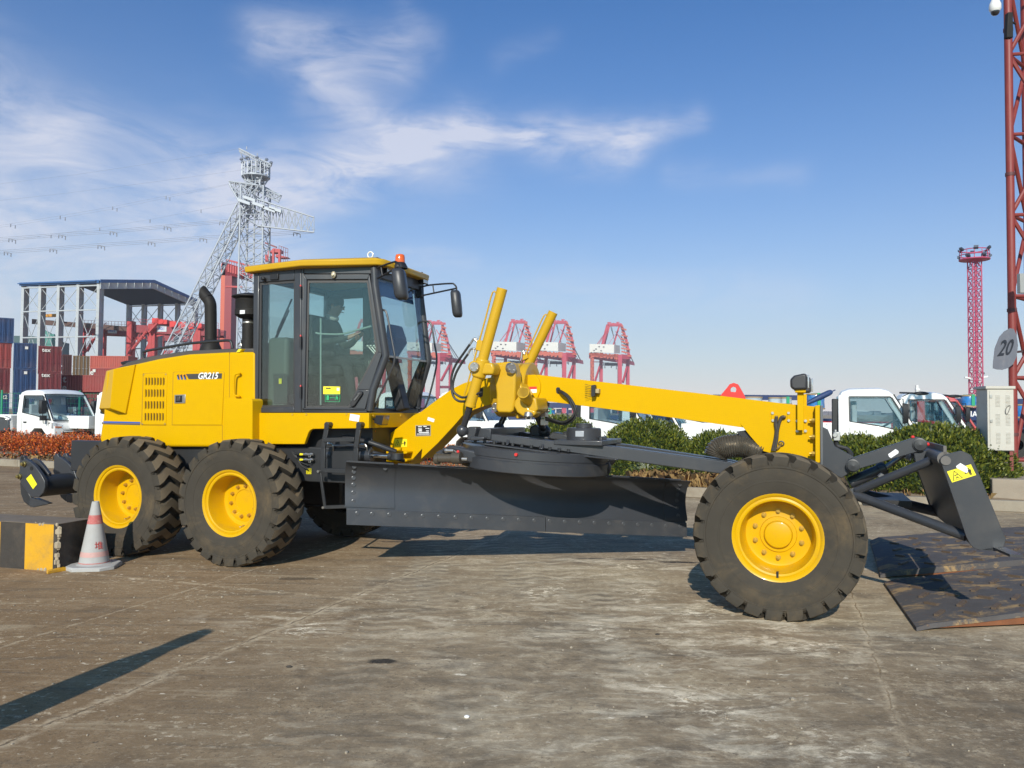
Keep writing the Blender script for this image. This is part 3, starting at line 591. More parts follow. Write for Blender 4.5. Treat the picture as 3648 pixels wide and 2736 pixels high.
# glass and door
mb = MB(); pn = rpl([(266, 342), (552, 324), (548, 1332), (260, 1336)]); mb.prism([p + Vector((0, .025, 0)) for p in pn], (0, .006, 0)); mb.build("quarter_window", GLS, cab)
mb = MB(); mb.prism([mir(p + Vector((0, .025, 0))) for p in pn], (0, -.006, 0)); mb.build("quarter_window", GLS, cab)
DO = [(626, 282), (1144, 282), (1243, 905), (1148, 1190), (1112, 1346), (616, 1346)]
DI = [(652, 324), (1132, 322), (1212, 892), (1120, 1165), (1050, 1192), (985, 1332)]; 
mb = MB(); ringp(mb, dpl(DO, .012), dpl([(652, 324), (1132, 322), (1212, 892), (1052, 1192), (985, 1332), (634, 1334)], .012), (0, .05, 0)); door = mb.build("cab_door", GRY, G, .006)
mb = MB(); gp = dpl([(650, 320), (1134, 318), (1216, 892), (1054, 1194), (985, 1338), (630, 1338)]); mb.prism([p + Vector((0, .018, 0)) for p in gp], (0, .006, 0)); mb.build("door_glass", GLS, door)
mb = MB(); mb.prism([mir(p) for p in [q + Vector((0, .018, 0)) for q in gp]], (0, -.006, 0)); mb.build("far_door_glass", GLS, cab)
mb = MB(); ringp(mb, [mir(p) for p in dpl(DO)], [mir(p) for p in dpl([(652, 324), (1132, 322), (1212, 892), (1052, 1192), (985, 1332), (634, 1334)])], (0, -.05, 0)); mb.build("far_door_frame", GRY, cab)
FR = mat("glass_edge_band", (.045, .043, .042), .5, var=.05)
mb = MB(); A = [(652, 324), (1132, 322), (1212, 892), (1052, 1192), (985, 1332), (634, 1334)]; B = [(664, 348), (1118, 345), (1188, 885), (1040, 1180), (975, 1318), (646, 1320)]
ringp(mb, dpl(A, -.010), dpl(B, -.010), (0, .004, 0)); ringp(mb, rpl([(268, 344), (552, 326), (547, 1330), (261, 1334)], -.018), rpl([(284, 364), (538, 346), (534, 1310), (277, 1314)], -.018), (0, .004, 0)); mb.build("glass_border", FR, door)
# door hardware
for y in (425, 818, 1212):
    mb = MB(); p = dpl([(612, y - 45), (612, y + 45)], .03); mb.cyl(p[0], p[1], .011, n=10); hg = mb.build("door_hinge", BLK, door)
    mb = MB(); mb.cyl(p[0], p[0] + Vector((0, 0, .018)), .011, .006, n=10); mb.build("hinge_cap", REDM, door)
mb = MB(); mb.prism(dpl([(1003, 1290), (1060, 1210), (1075, 1200), (1098, 1205), (1102, 1225), (1040, 1318), (1020, 1328), (1005, 1318)], .04), (0, .03, 0)); mb.build("door_handle", BLK, door, .008)
mb = MB(); mb.prism(dpl([(1035, 1270), (1082, 1215), (1090, 1222), (1045, 1280)], .052), (0, .02, 0)); p = dpl([(1075, 1224)], .045)[0]; mb.cyl(p, p + Vector((0, -.012, 0)), .012, n=10); mb.build("handle_lever", mat("handle_grey", (.10, .10, .10), .4), door, .003)
mb = MB(); p = dpl([(872, 280)], .012)[0]; mb.ball(p + Vector((0, -.02, -.012)), .03, 10, 6, sc=(1, .8, 1.3)); mb.ball(p + Vector((.004, -.045, -.02)), .014, 8, 6); mb.build("door_catch", mat("catch_cream", (.55, .50, .36), .4, .3), door)
mb = MB(); mb.prism(rpl([(365, 283), (430, 277), (430, 322), (365, 328)], .02), (0, .03, 0)); mb.build("air_outlet", BLK, cab, .004)
mb = MB(); p = rpl([(318, 318)], .03)[0]; mb.ball(p, .026, 10, 6, sc=(1.2, 1, .8)); mb.cyl(p, p + Vector((.02, .06, -.05)), .008, n=8); mb.build("side_lamp", BLK, cab)
mb = MB(); p = rpl([(205, 1325), (245, 1328)], .03); mb.cyl(p[0], p[1], .012, n=10); mb.ball(p[0], .025, 10, 6); mb.build("door_stop", BLK, cab)
# stickers on the door glass
mb = MB(); mb.prism(dpl([(773, 1164), (906, 1166), (905, 1225), (772, 1225)], -.012), (0, .002, 0)); st = mb.build("notice_sticker", DECY, door)
mb = MB()
for k, (x0, x1, y) in enumerate(((795, 832, 1182), (792, 800, 1176), (806, 814, 1176), (820, 828, 1176))): mb.prism(dpl([(x0, y - 3), (x1, y - 3), (x1, y + 3), (x0, y + 3)], -.0105), (0, .001, 0))
mb.build("notice_print", DECK, door)
mb = MB(); mb.prism(dpl([(880, 1176), (900, 1176), (900, 1198), (880, 1198)], -.0105), (0, .001, 0)); mb.build("notice_patch", DECW, door)
mb = MB(); ringp(mb, dpl([(788, 1229), (906, 1230), (904, 1287), (787, 1286)], -.012), dpl([(791, 1232), (903, 1233), (901, 1284), (790, 1283)], -.012), (0, .002, 0))
def mk(pts): mb.prism(dpl(pts, -.0115), (0, .002, 0))
mk([(799, 1236), (818, 1236), (817, 1272), (798, 1272)])
mk([(822, 1253), (832, 1247), (832, 1251), (868, 1252), (868, 1256), (832, 1255), (832, 1260)])
mk([(876, 1238), (884, 1238), (884, 1246), (876, 1246)]); mk([(870, 1248), (888, 1248), (892, 1256), (884, 1262), (893, 1272), (888, 1274), (878, 1262), (868, 1272), (864, 1270), (876, 1256)])
mb.build("exit_sticker", DECG, door)
# windscreen
w1, w2, w3 = dpl([(1188, 300), (1272, 925), (1146, 1340)]); 
def shr(p, k=.035): return Vector((p.x, p.y + k, p.z))
mb = MB(); q = [shr(w1), shr(w2), mir(shr(w2)), mir(shr(w1))]; mb.prism(q, (.006, 0, 0)); mb.build("windscreen", GLW, cab)
mb = MB(); q = [shr(w2), shr(w3), mir(shr(w3)), mir(shr(w2))]; mb.prism(q, (.006, 0, 0)); mb.bar(shr(w2), mir(shr(w2)), .012, .02, 1); mb.build("lower_windscreen", [GLW, STL], cab)
mb = MB(); mb.box(rp[1].x + .01, rp[1].x + .016, rp[1].y + .16, mir(rp[1]).y - .16, rp[2].z - .02, rp[0].z - .1); mb.build("rear_window", GLS, cab)
# sun shade, wiper behind the front glass
mb = MB(); a, b = w1 + Vector((-.06, .12, -.02)), mir(w1) + Vector((-.06, -.12, -.02)); mb.prism([a, b, b + Vector((.02, 0, -.16)), a + Vector((.02, 0, -.16))], (.008, 0, 0)); mb.build("sun_shade", mat("blue_shade_film", (.02, .06, .14), .2, var=.2), cab)
mb = MB(); rw = [Vector((rp[1].x - .05, 1.22, 2.98)), Vector((rp[1].x - .05, .95, 2.55))]; mb.bar(rw[0], rw[1], .018, .012); mb.bar(rw[0] + Vector((0, -.06, -.14)), rw[0] + Vector((0, -.33, -.56)), .014, .03); mb.build("wiper", BLK, cab)
# cab inside
mb = MB(); fl = cp(600, 1372).z + .03
mb.box(.95, 1.42, 1.02, 1.52, fl + .40, fl + .52); mb.box(.90, 1.02, 1.04, 1.50, fl + .50, fl + 1.12); mb.box(1.0, 1.35, 1.12, 1.42, fl, fl + .42); mb.box(.95, 1.4, .92, 1.0, fl + .6, fl + .68); mb.box(.95, 1.4, 1.54, 1.62, fl + .6, fl + .68)
mb.build("driver_seat", mat("seat_black", (.02, .02, .022), .8, var=.2), cab, .03, 3)
mb = MB(); mb.box(.70, .98, .66, .98, fl, fl + .82); mb.box(.70, 1.0, 1.6, 1.95, fl, fl + .82); side_box = mb.build("side_console", mat("console_grey_green", (.10, .125, .10), .6), cab, .05, 4)
mb = MB(); p = rpl([(330, 1060), (440, 1060), (440, 1300), (330, 1300)], -.12); mb.prism(p, (0, .01, 0)); mb.build("console_cover", mat("cover_dark_green", (.045, .06, .05), .6), cab, .01)
mb = MB(); p = rpl([(380, 1100), (402, 1100), (402, 1142), (380, 1142)], -.105); mb.prism(p, (0, .004, 0)); mb.build("console_label", DECY, cab)
mb = MB(); p = rpl([(460, 1012), (524, 1012), (510, 1218), (474, 1216)], -.2); mb.prism(p, (0, .05, 0)); mb.build("door_pocket", mat("pocket_green", (.17, .24, .19), .6), cab, .01)
mb = MB(); p = rpl([(400, 1222), (538, 1222), (538, 1300), (400, 1300)], -.16); mb.prism(p, (0, .3, 0)); mb.build("rear_shelf", BLK, cab, .01)
mb = MB(); cx, cy = 1.90, -VC
mb.bar((2.12, cy, fl), (1.92, cy, fl + .72), .16, .12); mb.prism([(1.86, cy - .22, fl + .70), (2.02, cy - .22, fl + .84), (2.06, cy - .22, fl + .8), (1.92, cy - .22, fl + .6)], (0, .44, 0)); mb.build("steering_column", BLK, cab, .02)
mb = MB(); sc_ = Vector((1.80, cy, fl + .80)); ax = Vector((-.45, 0, .9)).normalized(); rg = mb.ring(sc_, ax, .19, 28); mb.tube(rg + [rg[0]], .014, 8); 
for k in (0, 9, 19): mb.cyl(sc_, rg[k], .010, n=6)
mb.build("steering_wheel", BLK, cab)
mb = MB()
for k in range(6):
    x0, y0 = 1040 + k * 13, 950; a = dpl([(x0, y0)], -.25)[0]; b = dpl([(x0 + 22, 1165)], -.28)[0]; mb.cyl(a, b, .0055, n=6)
    t = dpl([(985 + k * 26, 825)], -.38)[0]; mb.cyl(a + Vector((.1, .1, 0)), t, .008, n=6); mb.ball(t, .02, 8, 6)
mb.build("control_lever", STL, cab)
mb = MB(); mb.tube([dpl([q], -.10)[0] for q in ((676, 735), (720, 744), (880, 746), (1000, 715), (1118, 683))], .011, 8, sm=3); mb.tube([dpl([q], -.10)[0] for q in ((716, 620), (716, 900), (716, 1310))], .010, 8); mb.build("inner_rail", mat("rail_pale_green", (.26, .34, .30), .4), cab)
mb = MB(); mb.prism(dpl([(1110, 640), (1160, 640), (1200, 760), (1160, 800), (1105, 790)], -.45), (0, .25, 0)); mb.build("instrument_panel", BLK, cab, .02)
# front lamps under the roof, mirrors, rails
def lamp(c, x, y, v, sz, name="work_lamp", par=None):
    p = onv(c, x, y, v); mb = MB(); mb.loft([[p + Vector((.05, a * sz * .62, b * sz * .46)) for a, b in ((-1, -1), (1, -1), (1, 1), (-1, 1))], [p + Vector((-.06, a * sz * .4, b * sz * .3)) for a, b in ((-1, -1), (1, -1), (1, 1), (-1, 1))]], True); mb.cyl(p + Vector((0, 0, sz * .3)), p + Vector((0, 0, sz * .9)), .012, n=8)
    o = mb.build(name, BLK, par or cab, .012, 3)
    mb = MB(); mb.box(p.x + .046, p.x + .054, p.y - sz * .54, p.y + sz * .54, p.z - sz * .38, p.z + sz * .38)
    for k in range(5): mb.box(p.x + .052, p.x + .056, p.y - sz * .5 + k * sz * .22, p.y - sz * .45 + k * sz * .22, p.z - sz * .36, p.z + sz * .36)
    mb.build("lamp_glass", LENS, o, .003); return o
lamp('c2', 1272, 250, -.93, .11); lamp('c2', 1556, 328, -1.74, .11)
mb = MB(); p = rpl([(200, 320)], -.2)[0]; mb.obox(p, (.05, 0, .01), (0, .07, 0), (0, 0, .05)); mb.build("rear_work_lamp", BLK, cab, .012)
def mirror_arm(P, hd, name):
    mb = MB(); mb.tube(P[0], .0105, 8, sm=4); mb.tube(P[1], .0105, 8); mb.tube(P[2], .008, 8); mb.bar(P[3][0], P[3][1], .035, .05); o = mb.build(name, BLK, G)
    mb = MB(); t, b, wd, dp = hd; ax = (t - b); n = 8; loops = []
    for k, sc in ((0, .55), (.04, .8), (.12, .96), (.5, 1.0), (.85, .95), (.95, .8), (1, .5)):
        c = t - ax * k; wv = Vector((-.25, 1, 0)).normalized(); dv = Vector((1, .25, 0)).normalized()
        loops.append([c + wv * wd * sc * x + dv * dp * (sc ** .6) * y for x, y in ((-1, -.6), (-.75, -1), (.75, -1), (1, -.6), (1, .5), (.7, 1), (-.7, 1), (-1, .5))])
    mb.loft(loops, True); mb.build("mirror_housing", mat("mirror_grey", (.035, .037, .042), .42, var=.1), o, ang=50); return o
nv = -.62
def d2(x, y, v): return onv('d2', x, y, v)
mirror_arm([[d2(270, 420, -.80), d2(400, 362, -.66), d2(560, 308, -.5), d2(605, 312, -.46), d2(635, 350, -.44), d2(640, 410, -.44)], [d2(285, 560, -.80), d2(620, 375, -.47)], [d2(397, 380, -.66), d2(415, 490, -.66)], [d2(275, 430, -.79), d2(300, 590, -.79)]],
           (d2(625, 400, -.44), d2(672, 800, -.44), .090, .062), "near_mirror")
fv = -1.74
mirror_arm([[d2(915, 640, fv), d2(1040, 610, fv - .1), d2(1310, 590, fv - .3), d2(1360, 605, fv - .32), d2(1385, 640, fv - .33), d2(1388, 690, fv - .33)], [d2(930, 750, fv), d2(1375, 655, fv - .33)], [d2(1078, 620, fv - .12), d2(1090, 705, fv - .12)], [d2(900, 630, fv), d2(925, 770, fv)]],
           (d2(1372, 682, fv - .33), d2(1405, 1032, fv - .33), .085, .055), "far_mirror")
mb = MB(); mb.tube([d2(x, y, -.78) for x, y in ((368, 940), (430, 940), (465, 970), (500, 1120), (535, 1310), (570, 1500), (575, 1560), (545, 1700))] + [onv('c2', x, y, -.78) for x, y in ((1225, 1230), (1185, 1318), (1160, 1325), (1140, 1305))], .0115, 8, sm=4); mb.build("front_grab_rail", GRY, cab)
mb = MB(); mb.tube([onv('c2', x, y, -1.76) for x, y in ((1562, 652), (1605, 655), (1632, 690), (1655, 830), (1672, 975), (1630, 1180), (1585, 1320), (1545, 1340), (1505, 1330))], .012, 8, sm=4); mb.build("front_grab_rail", GRY, cab)

# ---- yellow skirt under the cab
mb = MB(); mb.prism([onv('c2', x, y, -.50) for x, y in ((222, 1374), (1137, 1374), (1137, 1494), (695, 1500), (672, 1512), (660, 1530), (628, 1620), (222, 1620))], (0, .05, 0)); skirt = mb.build("cab_skirt", YEL, G, .006)
ub = onv('c2', 1137, 1374, -.50); lb = onv('c2', 1137, 1494, -.50)
mb = MB(); mb.prism([(ub.x - .05, .56, lb.z), (ub.x - .02, .56, lb.z), (ub.x - .02, .56, ub.z), (ub.x - .05, .56, ub.z)], (0, 1.46, 0)); mb.build("front_skirt", YEL, skirt, .004)
BY = mat("bolt_yellow", (.62, .38, .03), .45, .2)
for x, y in ((268, 1388), (536, 1386), (645, 1385), (962, 1383)):
    mb = MB(); p = onv('c2', x, y, -.50); mb.cyl(p, p + Vector((0, -.008, 0)), .012, n=8); mb.build("skirt_bolt", BY, skirt)
for k in range(4):
    mb = MB(); p = Vector((ub.x - .02, .62 + k * .3, ub.z - .03)); mb.cyl(p, p + Vector((.008, 0, 0)), .012, n=8); mb.build("skirt_bolt", BY, skirt)
p = onv('c2', 1024, 1412, -.497); mb = MB(); mb.obox(p, Vector((.058, 0, -.008)), (0, .001, 0), Vector((.006, 0, .034))); mb.build("paper_tag", DECW, skirt)
mb = MB(); c = onv('c2', 1228, 1430, -.60); mb.loft([[c + Vector(q) for q in ((.05, -.07, -.055), (.05, .07, -.055), (.07, .07, .05), (.07, -.07, .05))], [c + Vector(q) for q in ((-.05, -.05, -.03), (-.05, .05, -.03), (-.03, .05, .05), (-.03, -.05, .05))]], True); mb.tube([c + Vector((-.05, 0, 0)), c + Vector((-.1, .03, .01))], .012); wl = mb.build("frame_work_lamp", BLK, skirt, .012, 3)
mb = MB(); mb.obox(c + Vector((.063, 0, -.002)), (.003, 0, .004), (0, .06, 0), (.012, 0, .045)); mb.build("lamp_glass", mat("brown_lens", (.20, .12, .07), .1, .2, coat=1), skirt)
# machinery in the gap under the cab
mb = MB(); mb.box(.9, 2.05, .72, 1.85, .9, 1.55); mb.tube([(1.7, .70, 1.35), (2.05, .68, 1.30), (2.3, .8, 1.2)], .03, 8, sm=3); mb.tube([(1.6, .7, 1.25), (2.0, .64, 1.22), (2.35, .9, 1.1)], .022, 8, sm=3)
mb.pv('e1', [(70, 240), (1000, 240), (1000, 300), (800, 310), (700, 580), (70, 580)], -.80, -.90); mb.build("centre_frame", mat("centre_frame_grey", (.022, .023, .026), .5, var=.2), G, .01)  # even dark grey, close to the rear frame's own
mb = MB(); mb.pv('e1', [(550, 590), (760, 590), (760, 615), (550, 615)], -.6, -.66); mb.build("step_bracket", GRY, G)
mb = MB(); a, b = onv('e1', 880, 112, -.8), onv('e1', 935, 112, -.8)
mb.tube([a + Vector((k * .01, .02 * math.cos(k * 1.3), .02 * math.sin(k * 1.3))) for k in range(18)], .008, 6); mb.build("coiled_cable", mat("cable_orange", (.5, .16, .03), .5), G)
# articulation cylinder
avv = -.66
def E(x, y, v=avv): return onv('e1', x, y, v)
mb = MB(); mb.cyl(E(430, 362), E(915, 366), .058, n=24); mb.cyl(E(905, 366), E(985, 367), .072, n=24); mb.cyl(E(515, 363), E(570, 363), .071, n=24); mb.cyl(E(415, 362), E(470, 362), .045, n=16); mb.box(E(380, 360).x, E(450, 360).x, 2 - 2 + .62, .70, E(380, 410).z, E(380, 310).z); cy_ = mb.build("steering_cylinder", GRY, G, .006)
mb = MB(); mb.cyl(E(980, 371), E(1175, 376), .026, n=16); mb.build("cylinder_rod", CHR, cy_)
mb = MB(); mb.cyl(E(1165, 376), E(1230, 378), .042, n=16); mb.cyl(E(1250, 345), E(1250, 410), .07, n=20); mb.build("rod_eye", GRYF, cy_)
mb = MB(); mb.tube([E(520, 242, -.58), E(550, 246, -.58), E(562, 275, -.58), E(563, 320, -.6)], .010, 8, sm=3); mb.tube([E(565, 262, -.58), E(700, 262, -.58), E(880, 252, -.58), E(910, 256, -.58), E(925, 285, -.58), E(928, 320, -.6)], .008, 8, sm=3); mb.cyl(E(500, 242, -.58), E(540, 244, -.58), .018, n=8); mb.cyl(E(865, 253, -.58), E(905, 254, -.58), .016, n=8); mb.build("hydraulic_pipe", STL, cy_)
mb = MB()
for y in (358, 416):
    mb.cyl(E(245, y, -.55), E(350, y, -.55), .012, n=8); mb.cyl(E(265, y, -.55), E(290, y, -.55), .018, n=6); mb.cyl(E(318, y, -.55), E(345, y, -.55), .018, n=6)
    mb.tube([E(300, y + 5, -.54), E(300, y + 28, -.54), E(318, y + 28, -.54), E(318, y + 5, -.54)], .005, 6)
mb.build("grease_fitting", STL, G)
mb = MB()
for y in (358, 416): mb.cyl(E(210, y, -.55), E(245, y, -.55), .014, .010, n=8)
mb.build("fitting_cap", DECY, G)
mb = MB(); mb.tube([E(125, 330, -.56), E(160, 355, -.56), E(215, 358, -.55)], .008, 8, sm=3); mb.tube([E(125, 335, -.57), E(160, 390, -.57), E(210, 416, -.55)], .008, 8, sm=3); mb.tube([E(140, 345, -.57), E(200, 430, -.57), E(300, 480, -.57)], .008, 8, sm=3); mb.tube([E(160, 360, -.57), E(220, 470, -.57), E(290, 520, -.57)], .008, 8, sm=3); mb.build("hydraulic_hose", RUB, G)
mb = MB(); mb.pv('e1', [(270, 506), (335, 504), (333, 574), (270, 574)], -.60, -.64); mb.build("warning_tag", DECY, G, .004)
# ladder
mb = MB(); lv = -.43
for xs in ((475, 520, 440, 475), (818, 864, 790, 832)):
    P = [E((xs[0] + xs[1]) / 2, 40, lv), E((xs[0] + xs[1]) / 2 - 4, 90, lv), E((xs[2] + xs[3]) / 2, 290, lv), E((xs[2] + xs[3]) / 2 - 2, 545 if xs[0] < 600 else 470, lv)]
    for i in range(3): mb.bar(P[i], P[i + 1], .055, .022, up=(0, 1, 0))
    mb.cyl(P[0] + Vector((0, -.012, 0)), P[0] + Vector((0, .10, 0)), .03, n=14)
mb.bar(E(470, 203, lv), E(800, 198, lv), .05, .045); mb.bar(E(470, 528, lv), E(800, 540, lv), .05, .045)
ladder = mb.build("access_ladder", GRYF, G, .004)
mb = MB(); mb.bar(E(425, 555, lv - .02), E(478, 940, lv - .02), .03, .02, up=(0, 1, 0)); mb.bar(E(765, 560, lv - .02), E(815, 935, lv - .02), .03, .02, up=(0, 1, 0)); mb.bar(E(478, 925, lv - .02), E(815, 912, lv - .02), .05, .035); lo = mb.build("hanging_step", GRYF, ladder, .003)
mb = MB(); 
for x, y in ((410, 540), (462, 928)): p = E(x, y, lv); mb.cyl(p + Vector((0, -.02, 0)), p + Vector((0, .02, 0)), .014, n=8)
mb.build("step_bolt", STL, ladder)
# ---- arched boom
BV = -1.12; BF = 2 * VC - BV
mb = MB()
arch = [onv('c6', 990, 350, BV), onv('c6', 1060, 342, BV), onv('c6', 1085, 318, BV), onv('c2', 1490, 1392, BV)] + [onv('c3', x, y, BV) for x, y in ((0, 1143), (120, 1052), (240, 966), (330, 920), (420, 893), (560, 872), (760, 858), (930, 852), (1010, 862), (1600, 928), (2212, 1000))] + \
       [onv('c4', x, y, BV) for x, y in ((330, 748), (566, 770), (566, 1212), (330, 1170), (158, 1122), (60, 1010), (-20, 912))] + [onv('c7', x, y, BV) for x, y in ((2090, 272),)] + [onv('c3', x, y, BV) for x, y in ((1800, 1165), (1300, 1100), (920, 1052), (760, 1050), (590, 1078), (500, 1098), (420, 1125), (330, 1170), (260, 1252), (130, 1392), (0, 1515))] + [onv('c6', x, y, BV) for x, y in ((1335, 440), (1222, 566), (995, 548))]
mb.prism(arch, (0, BV - BF, 0)); boom = mb.build("boom", YEL, G, .012, 2)
# hinge block at the foot
mb = MB()
for y0, y1 in ((458, 478), (518, 540)):
    mb.prism([onv('c6', x, y, -.98) for x, y in ((1050, y0), (1190, y0), (1216, y0 + 4), (1216, y1), (1180, y1 + 6), (1050, y1))], (0, .2, 0))
p = onv('c6', 1145, 490, -.92); mb.cyl(p + Vector((0, 0, .05)), p + Vector((0, 0, .085)), .045, n=16)
mb.pv('c6', [(990, 352), (1042, 345), (1042, 548), (990, 545)], -1.0, -1.54); mb.build("hinge_block", YEL, boom, .008)
# rating plate, stickers, holes
def sticker(name, c, pts, v, m, par, lift=.003): mb = MB(); mb.pv(c, pts, v + lift, v); return mb.build(name, m, par)
rp_ = sticker("rating_plate", 'c6', [(1283, 255), (1404, 252), (1403, 338), (1284, 341)], BV, mat("plate_edge", (.40, .36, .27), .45), boom)
sticker("plate_face", 'c6', [(1287, 260), (1400, 257), (1399, 333), (1288, 336)], BV, mat("plate_dark", (.025, .022, .02), .4), boom, .004)
mb = MB()
for x0, x1, y in ((1303, 1334, 266), (1345, 1372, 264), (1303, 1334, 283), (1362, 1392, 279), (1303, 1334, 300), (1366, 1390, 299), (1310, 1390, 311), (1308, 1334, 292)): mb.pv('c6', [(x0, y - 3), (x1, y - 3), (x1, y + 3), (x0, y + 3)], BV + .0055, BV)
for y in (320, 325, 330): mb.pv('c6', [(1294, y - 1), (1394, y - 3), (1394, y - 1), (1294, y + 1)], BV + .0055, BV)
mb.build("plate_lettering", DECW, boom)
sticker("hazard_sticker", 'c6', [(1115, 363), (1216, 363), (1216, 424), (1114, 424)], BV, DECY, boom)
def hazard(c, o, ex, ey, v, par, K=1.0):                       # triangle, crushed figure, keep-away figure
    mb = MB(); M = lambda x, y: onv(c, o[0] + ex[0] * x + ey[0] * y, o[1] + ex[1] * x + ey[1] * y, v + .0045)
    def pl(pts): mb.prism([M(*q) for q in pts], (0, .001, 0))
    for a, b in (((.08, .88), (.27, .12)), ((.27, .12), (.46, .88)), ((.46, .88), (.08, .88))):
        dx, dy = b[0] - a[0], b[1] - a[1]; l = math.hypot(dx, dy * .6) + 1e-6; nx, ny = -dy / l * .008, dx / l * .012; pl([(a[0] - nx, a[1] - ny), (b[0] - nx, b[1] - ny), (b[0] + nx, b[1] + ny), (a[0] + nx, a[1] + ny)])
    pl([(.20, .50), (.34, .44), (.35, .50), (.21, .56)]); pl([(.22, .78), (.27, .62), (.30, .62), (.30, .70), (.36, .78), (.33, .80), (.28, .73), (.25, .80)])
    pl([(.80, .22), (.85, .22), (.85, .32), (.80, .32)]); pl([(.76, .35), (.89, .35), (.90, .58), (.87, .58), (.87, .85), (.835, .85), (.825, .62), (.815, .85), (.78, .85), (.78, .58), (.75, .58)])
    pl([(.60, .60), (.64, .52), (.64, .57), (.70, .57), (.70, .52), (.74, .60), (.70, .68), (.70, .63), (.64, .63), (.64, .68)])
    return mb.build("hazard_symbol", DECK, par)
hazard('c6', (1115, 363), (101, 0), (0, 61), BV, boom)
sticker("paper_tag", 'c6', [(1382, 190), (1434, 206), (1427, 231), (1376, 214)], BV, DECW, boom)
sticker("warning_label", 'c3', [(852, 946), (911, 944), (911, 992), (853, 998)], BV + .02, DECW, boom); sticker("warning_label_head", 'c3', [(852, 946), (911, 944), (911, 964), (852, 966)], BV + .022, REDM, boom)
# round reinforcing boss on the beam behind the saddle
mb = MB(); mb.pv('c3', [(832, 852), (900, 850), (925, 880), (942, 930), (938, 985), (915, 1040), (840, 1040)], BV + .02, BV - .02); mb.build("boom_gusset", YEL, boom, .008)
# saddle: drum and arms
def c3(x, y, v): return onv('c3', x, y, v)
dc = c3(850, 950, VC); dc.z = c3(850, 760, VC).z - .29
mb = MB(); ux = Vector((1, 0, 0)); o = Vector((dc.x, -VC, dc.z))
mb.lathe([(.14, -.34), (.28, -.34), (.29, -.33), (.29, -.06), (.27, -.05), (.27, -.035), (.295, -.03), (.295, .035), (.285, .045), (.2, .045), (.14, .03)], o, ux, 48)
saddle = mb.build("saddle_drum", YELC, G, ang=30)
mb = MB(); sv = -.74
mb.pv('c3', [(545, 760), (690, 748), (722, 760), (735, 800), (745, 860), (740, 1035), (725, 1140), (700, 1152), (605, 1150), (588, 1120), (592, 1000), (580, 900), (560, 850)], sv, -.92)
mb.pv('c3', [(590, 860), (745, 860), (830, 1000), (800, 1140), (605, 1150), (592, 1000)], -.88, -1.66); arm = mb.build("saddle_arm", YELC, saddle, .02, 3)
mb = MB(); mb.pv('c3', [(545, 760), (690, 748), (722, 760), (735, 800), (745, 860), (740, 1035), (725, 1140), (700, 1152), (605, 1150), (588, 1120), (592, 1000), (580, 900), (560, 850)], -1.62, -1.80); mb.build("saddle_arm", YELC, saddle, .02, 3)
def pincap(c, x, y, v, r, name="pin_cap", par=saddle, m=None, ax=(0, -1, 0)):
    p = onv(c, x, y, v); ax = Vector(ax).normalized(); mb = MB(); mb.lathe([(r, -.03), (r, .005), (r * .94, .014), (1e-4, .014)], p, ax, 24); o = mb.build(name, m or STL, par, ang=30)
    q = MB()
    for k in range(3): c_ = mb.ring(p + ax * .014, ax, r * .65, 3, .5)[k]; q.cyl(c_, c_ + ax * .008, .011, n=8)
    q.build("cap_bolt", STL, par); return p
pincap('c3', 420, 790, -.50, .048); pincap('c3', 712, 800, -.70, .055, ax=(1, -.5, 0)); pincap('c3', 590, 1108, -.80, .05, ax=(-.5, -1, 0))
p = c3(611, 803, sv); mb = MB(); mb.cyl(p, p + Vector((0, -.004, 0)), .014, n=12); mb.build("grease_point", mat("rust_plug", (.25, .06, .02), .6), arm)
# lift cylinders
def lift(ax_top, ax_bot, v0, v1, rod_end, v2, r, near, name="lift_cylinder"):
    a, b, e = c3(*ax_top, v0), c3(*ax_bot, v1), c3(*rod_end, v2); mb = MB(); d = (a - b).normalized()
    mb.cyl(b, a, r, n=28); mb.cyl(b, b + d * .03, r * 1.08, n=28)
    o = mb.build(name, YELC, G, .004, ang=30)
    mb = MB(); mb.cyl(b, e, r * .62, n=20); mb.build("cylinder_rod", mat("rod_dark", (.05, .052, .058), .25, .5, coat=.4), o)
    mb = MB(); mb.ball(e, r * 1.15, 16, 10); mb.cyl(e + Vector((0, 0, -.02)), e - (b - e).normalized() * .06, r * .8, r * .5, n=14); mb.build("rod_ball", GRY, o)
    mb = MB(); off = Vector((-.085, -.02, 0)); mb.tube([a - d * .06 + Vector((-.04, 0, 0)), a - d * .04 + off, a - d * .3 + off, b + d * .25 + off, b + d * .12 + off, b + d * .1 + Vector((-.04, 0, 0))], .0085, 8, sm=3); mb.build("oil_pipe", YELC, o)
    return o
nl = lift((640, 172), (385, 1105), -.60, -.60, (325, 1290), -.64, .0535, True)
fl_ = lift((1042, 358), (700, 1080), -1.93, -1.93, (615, 1270), -1.88, .055, False)
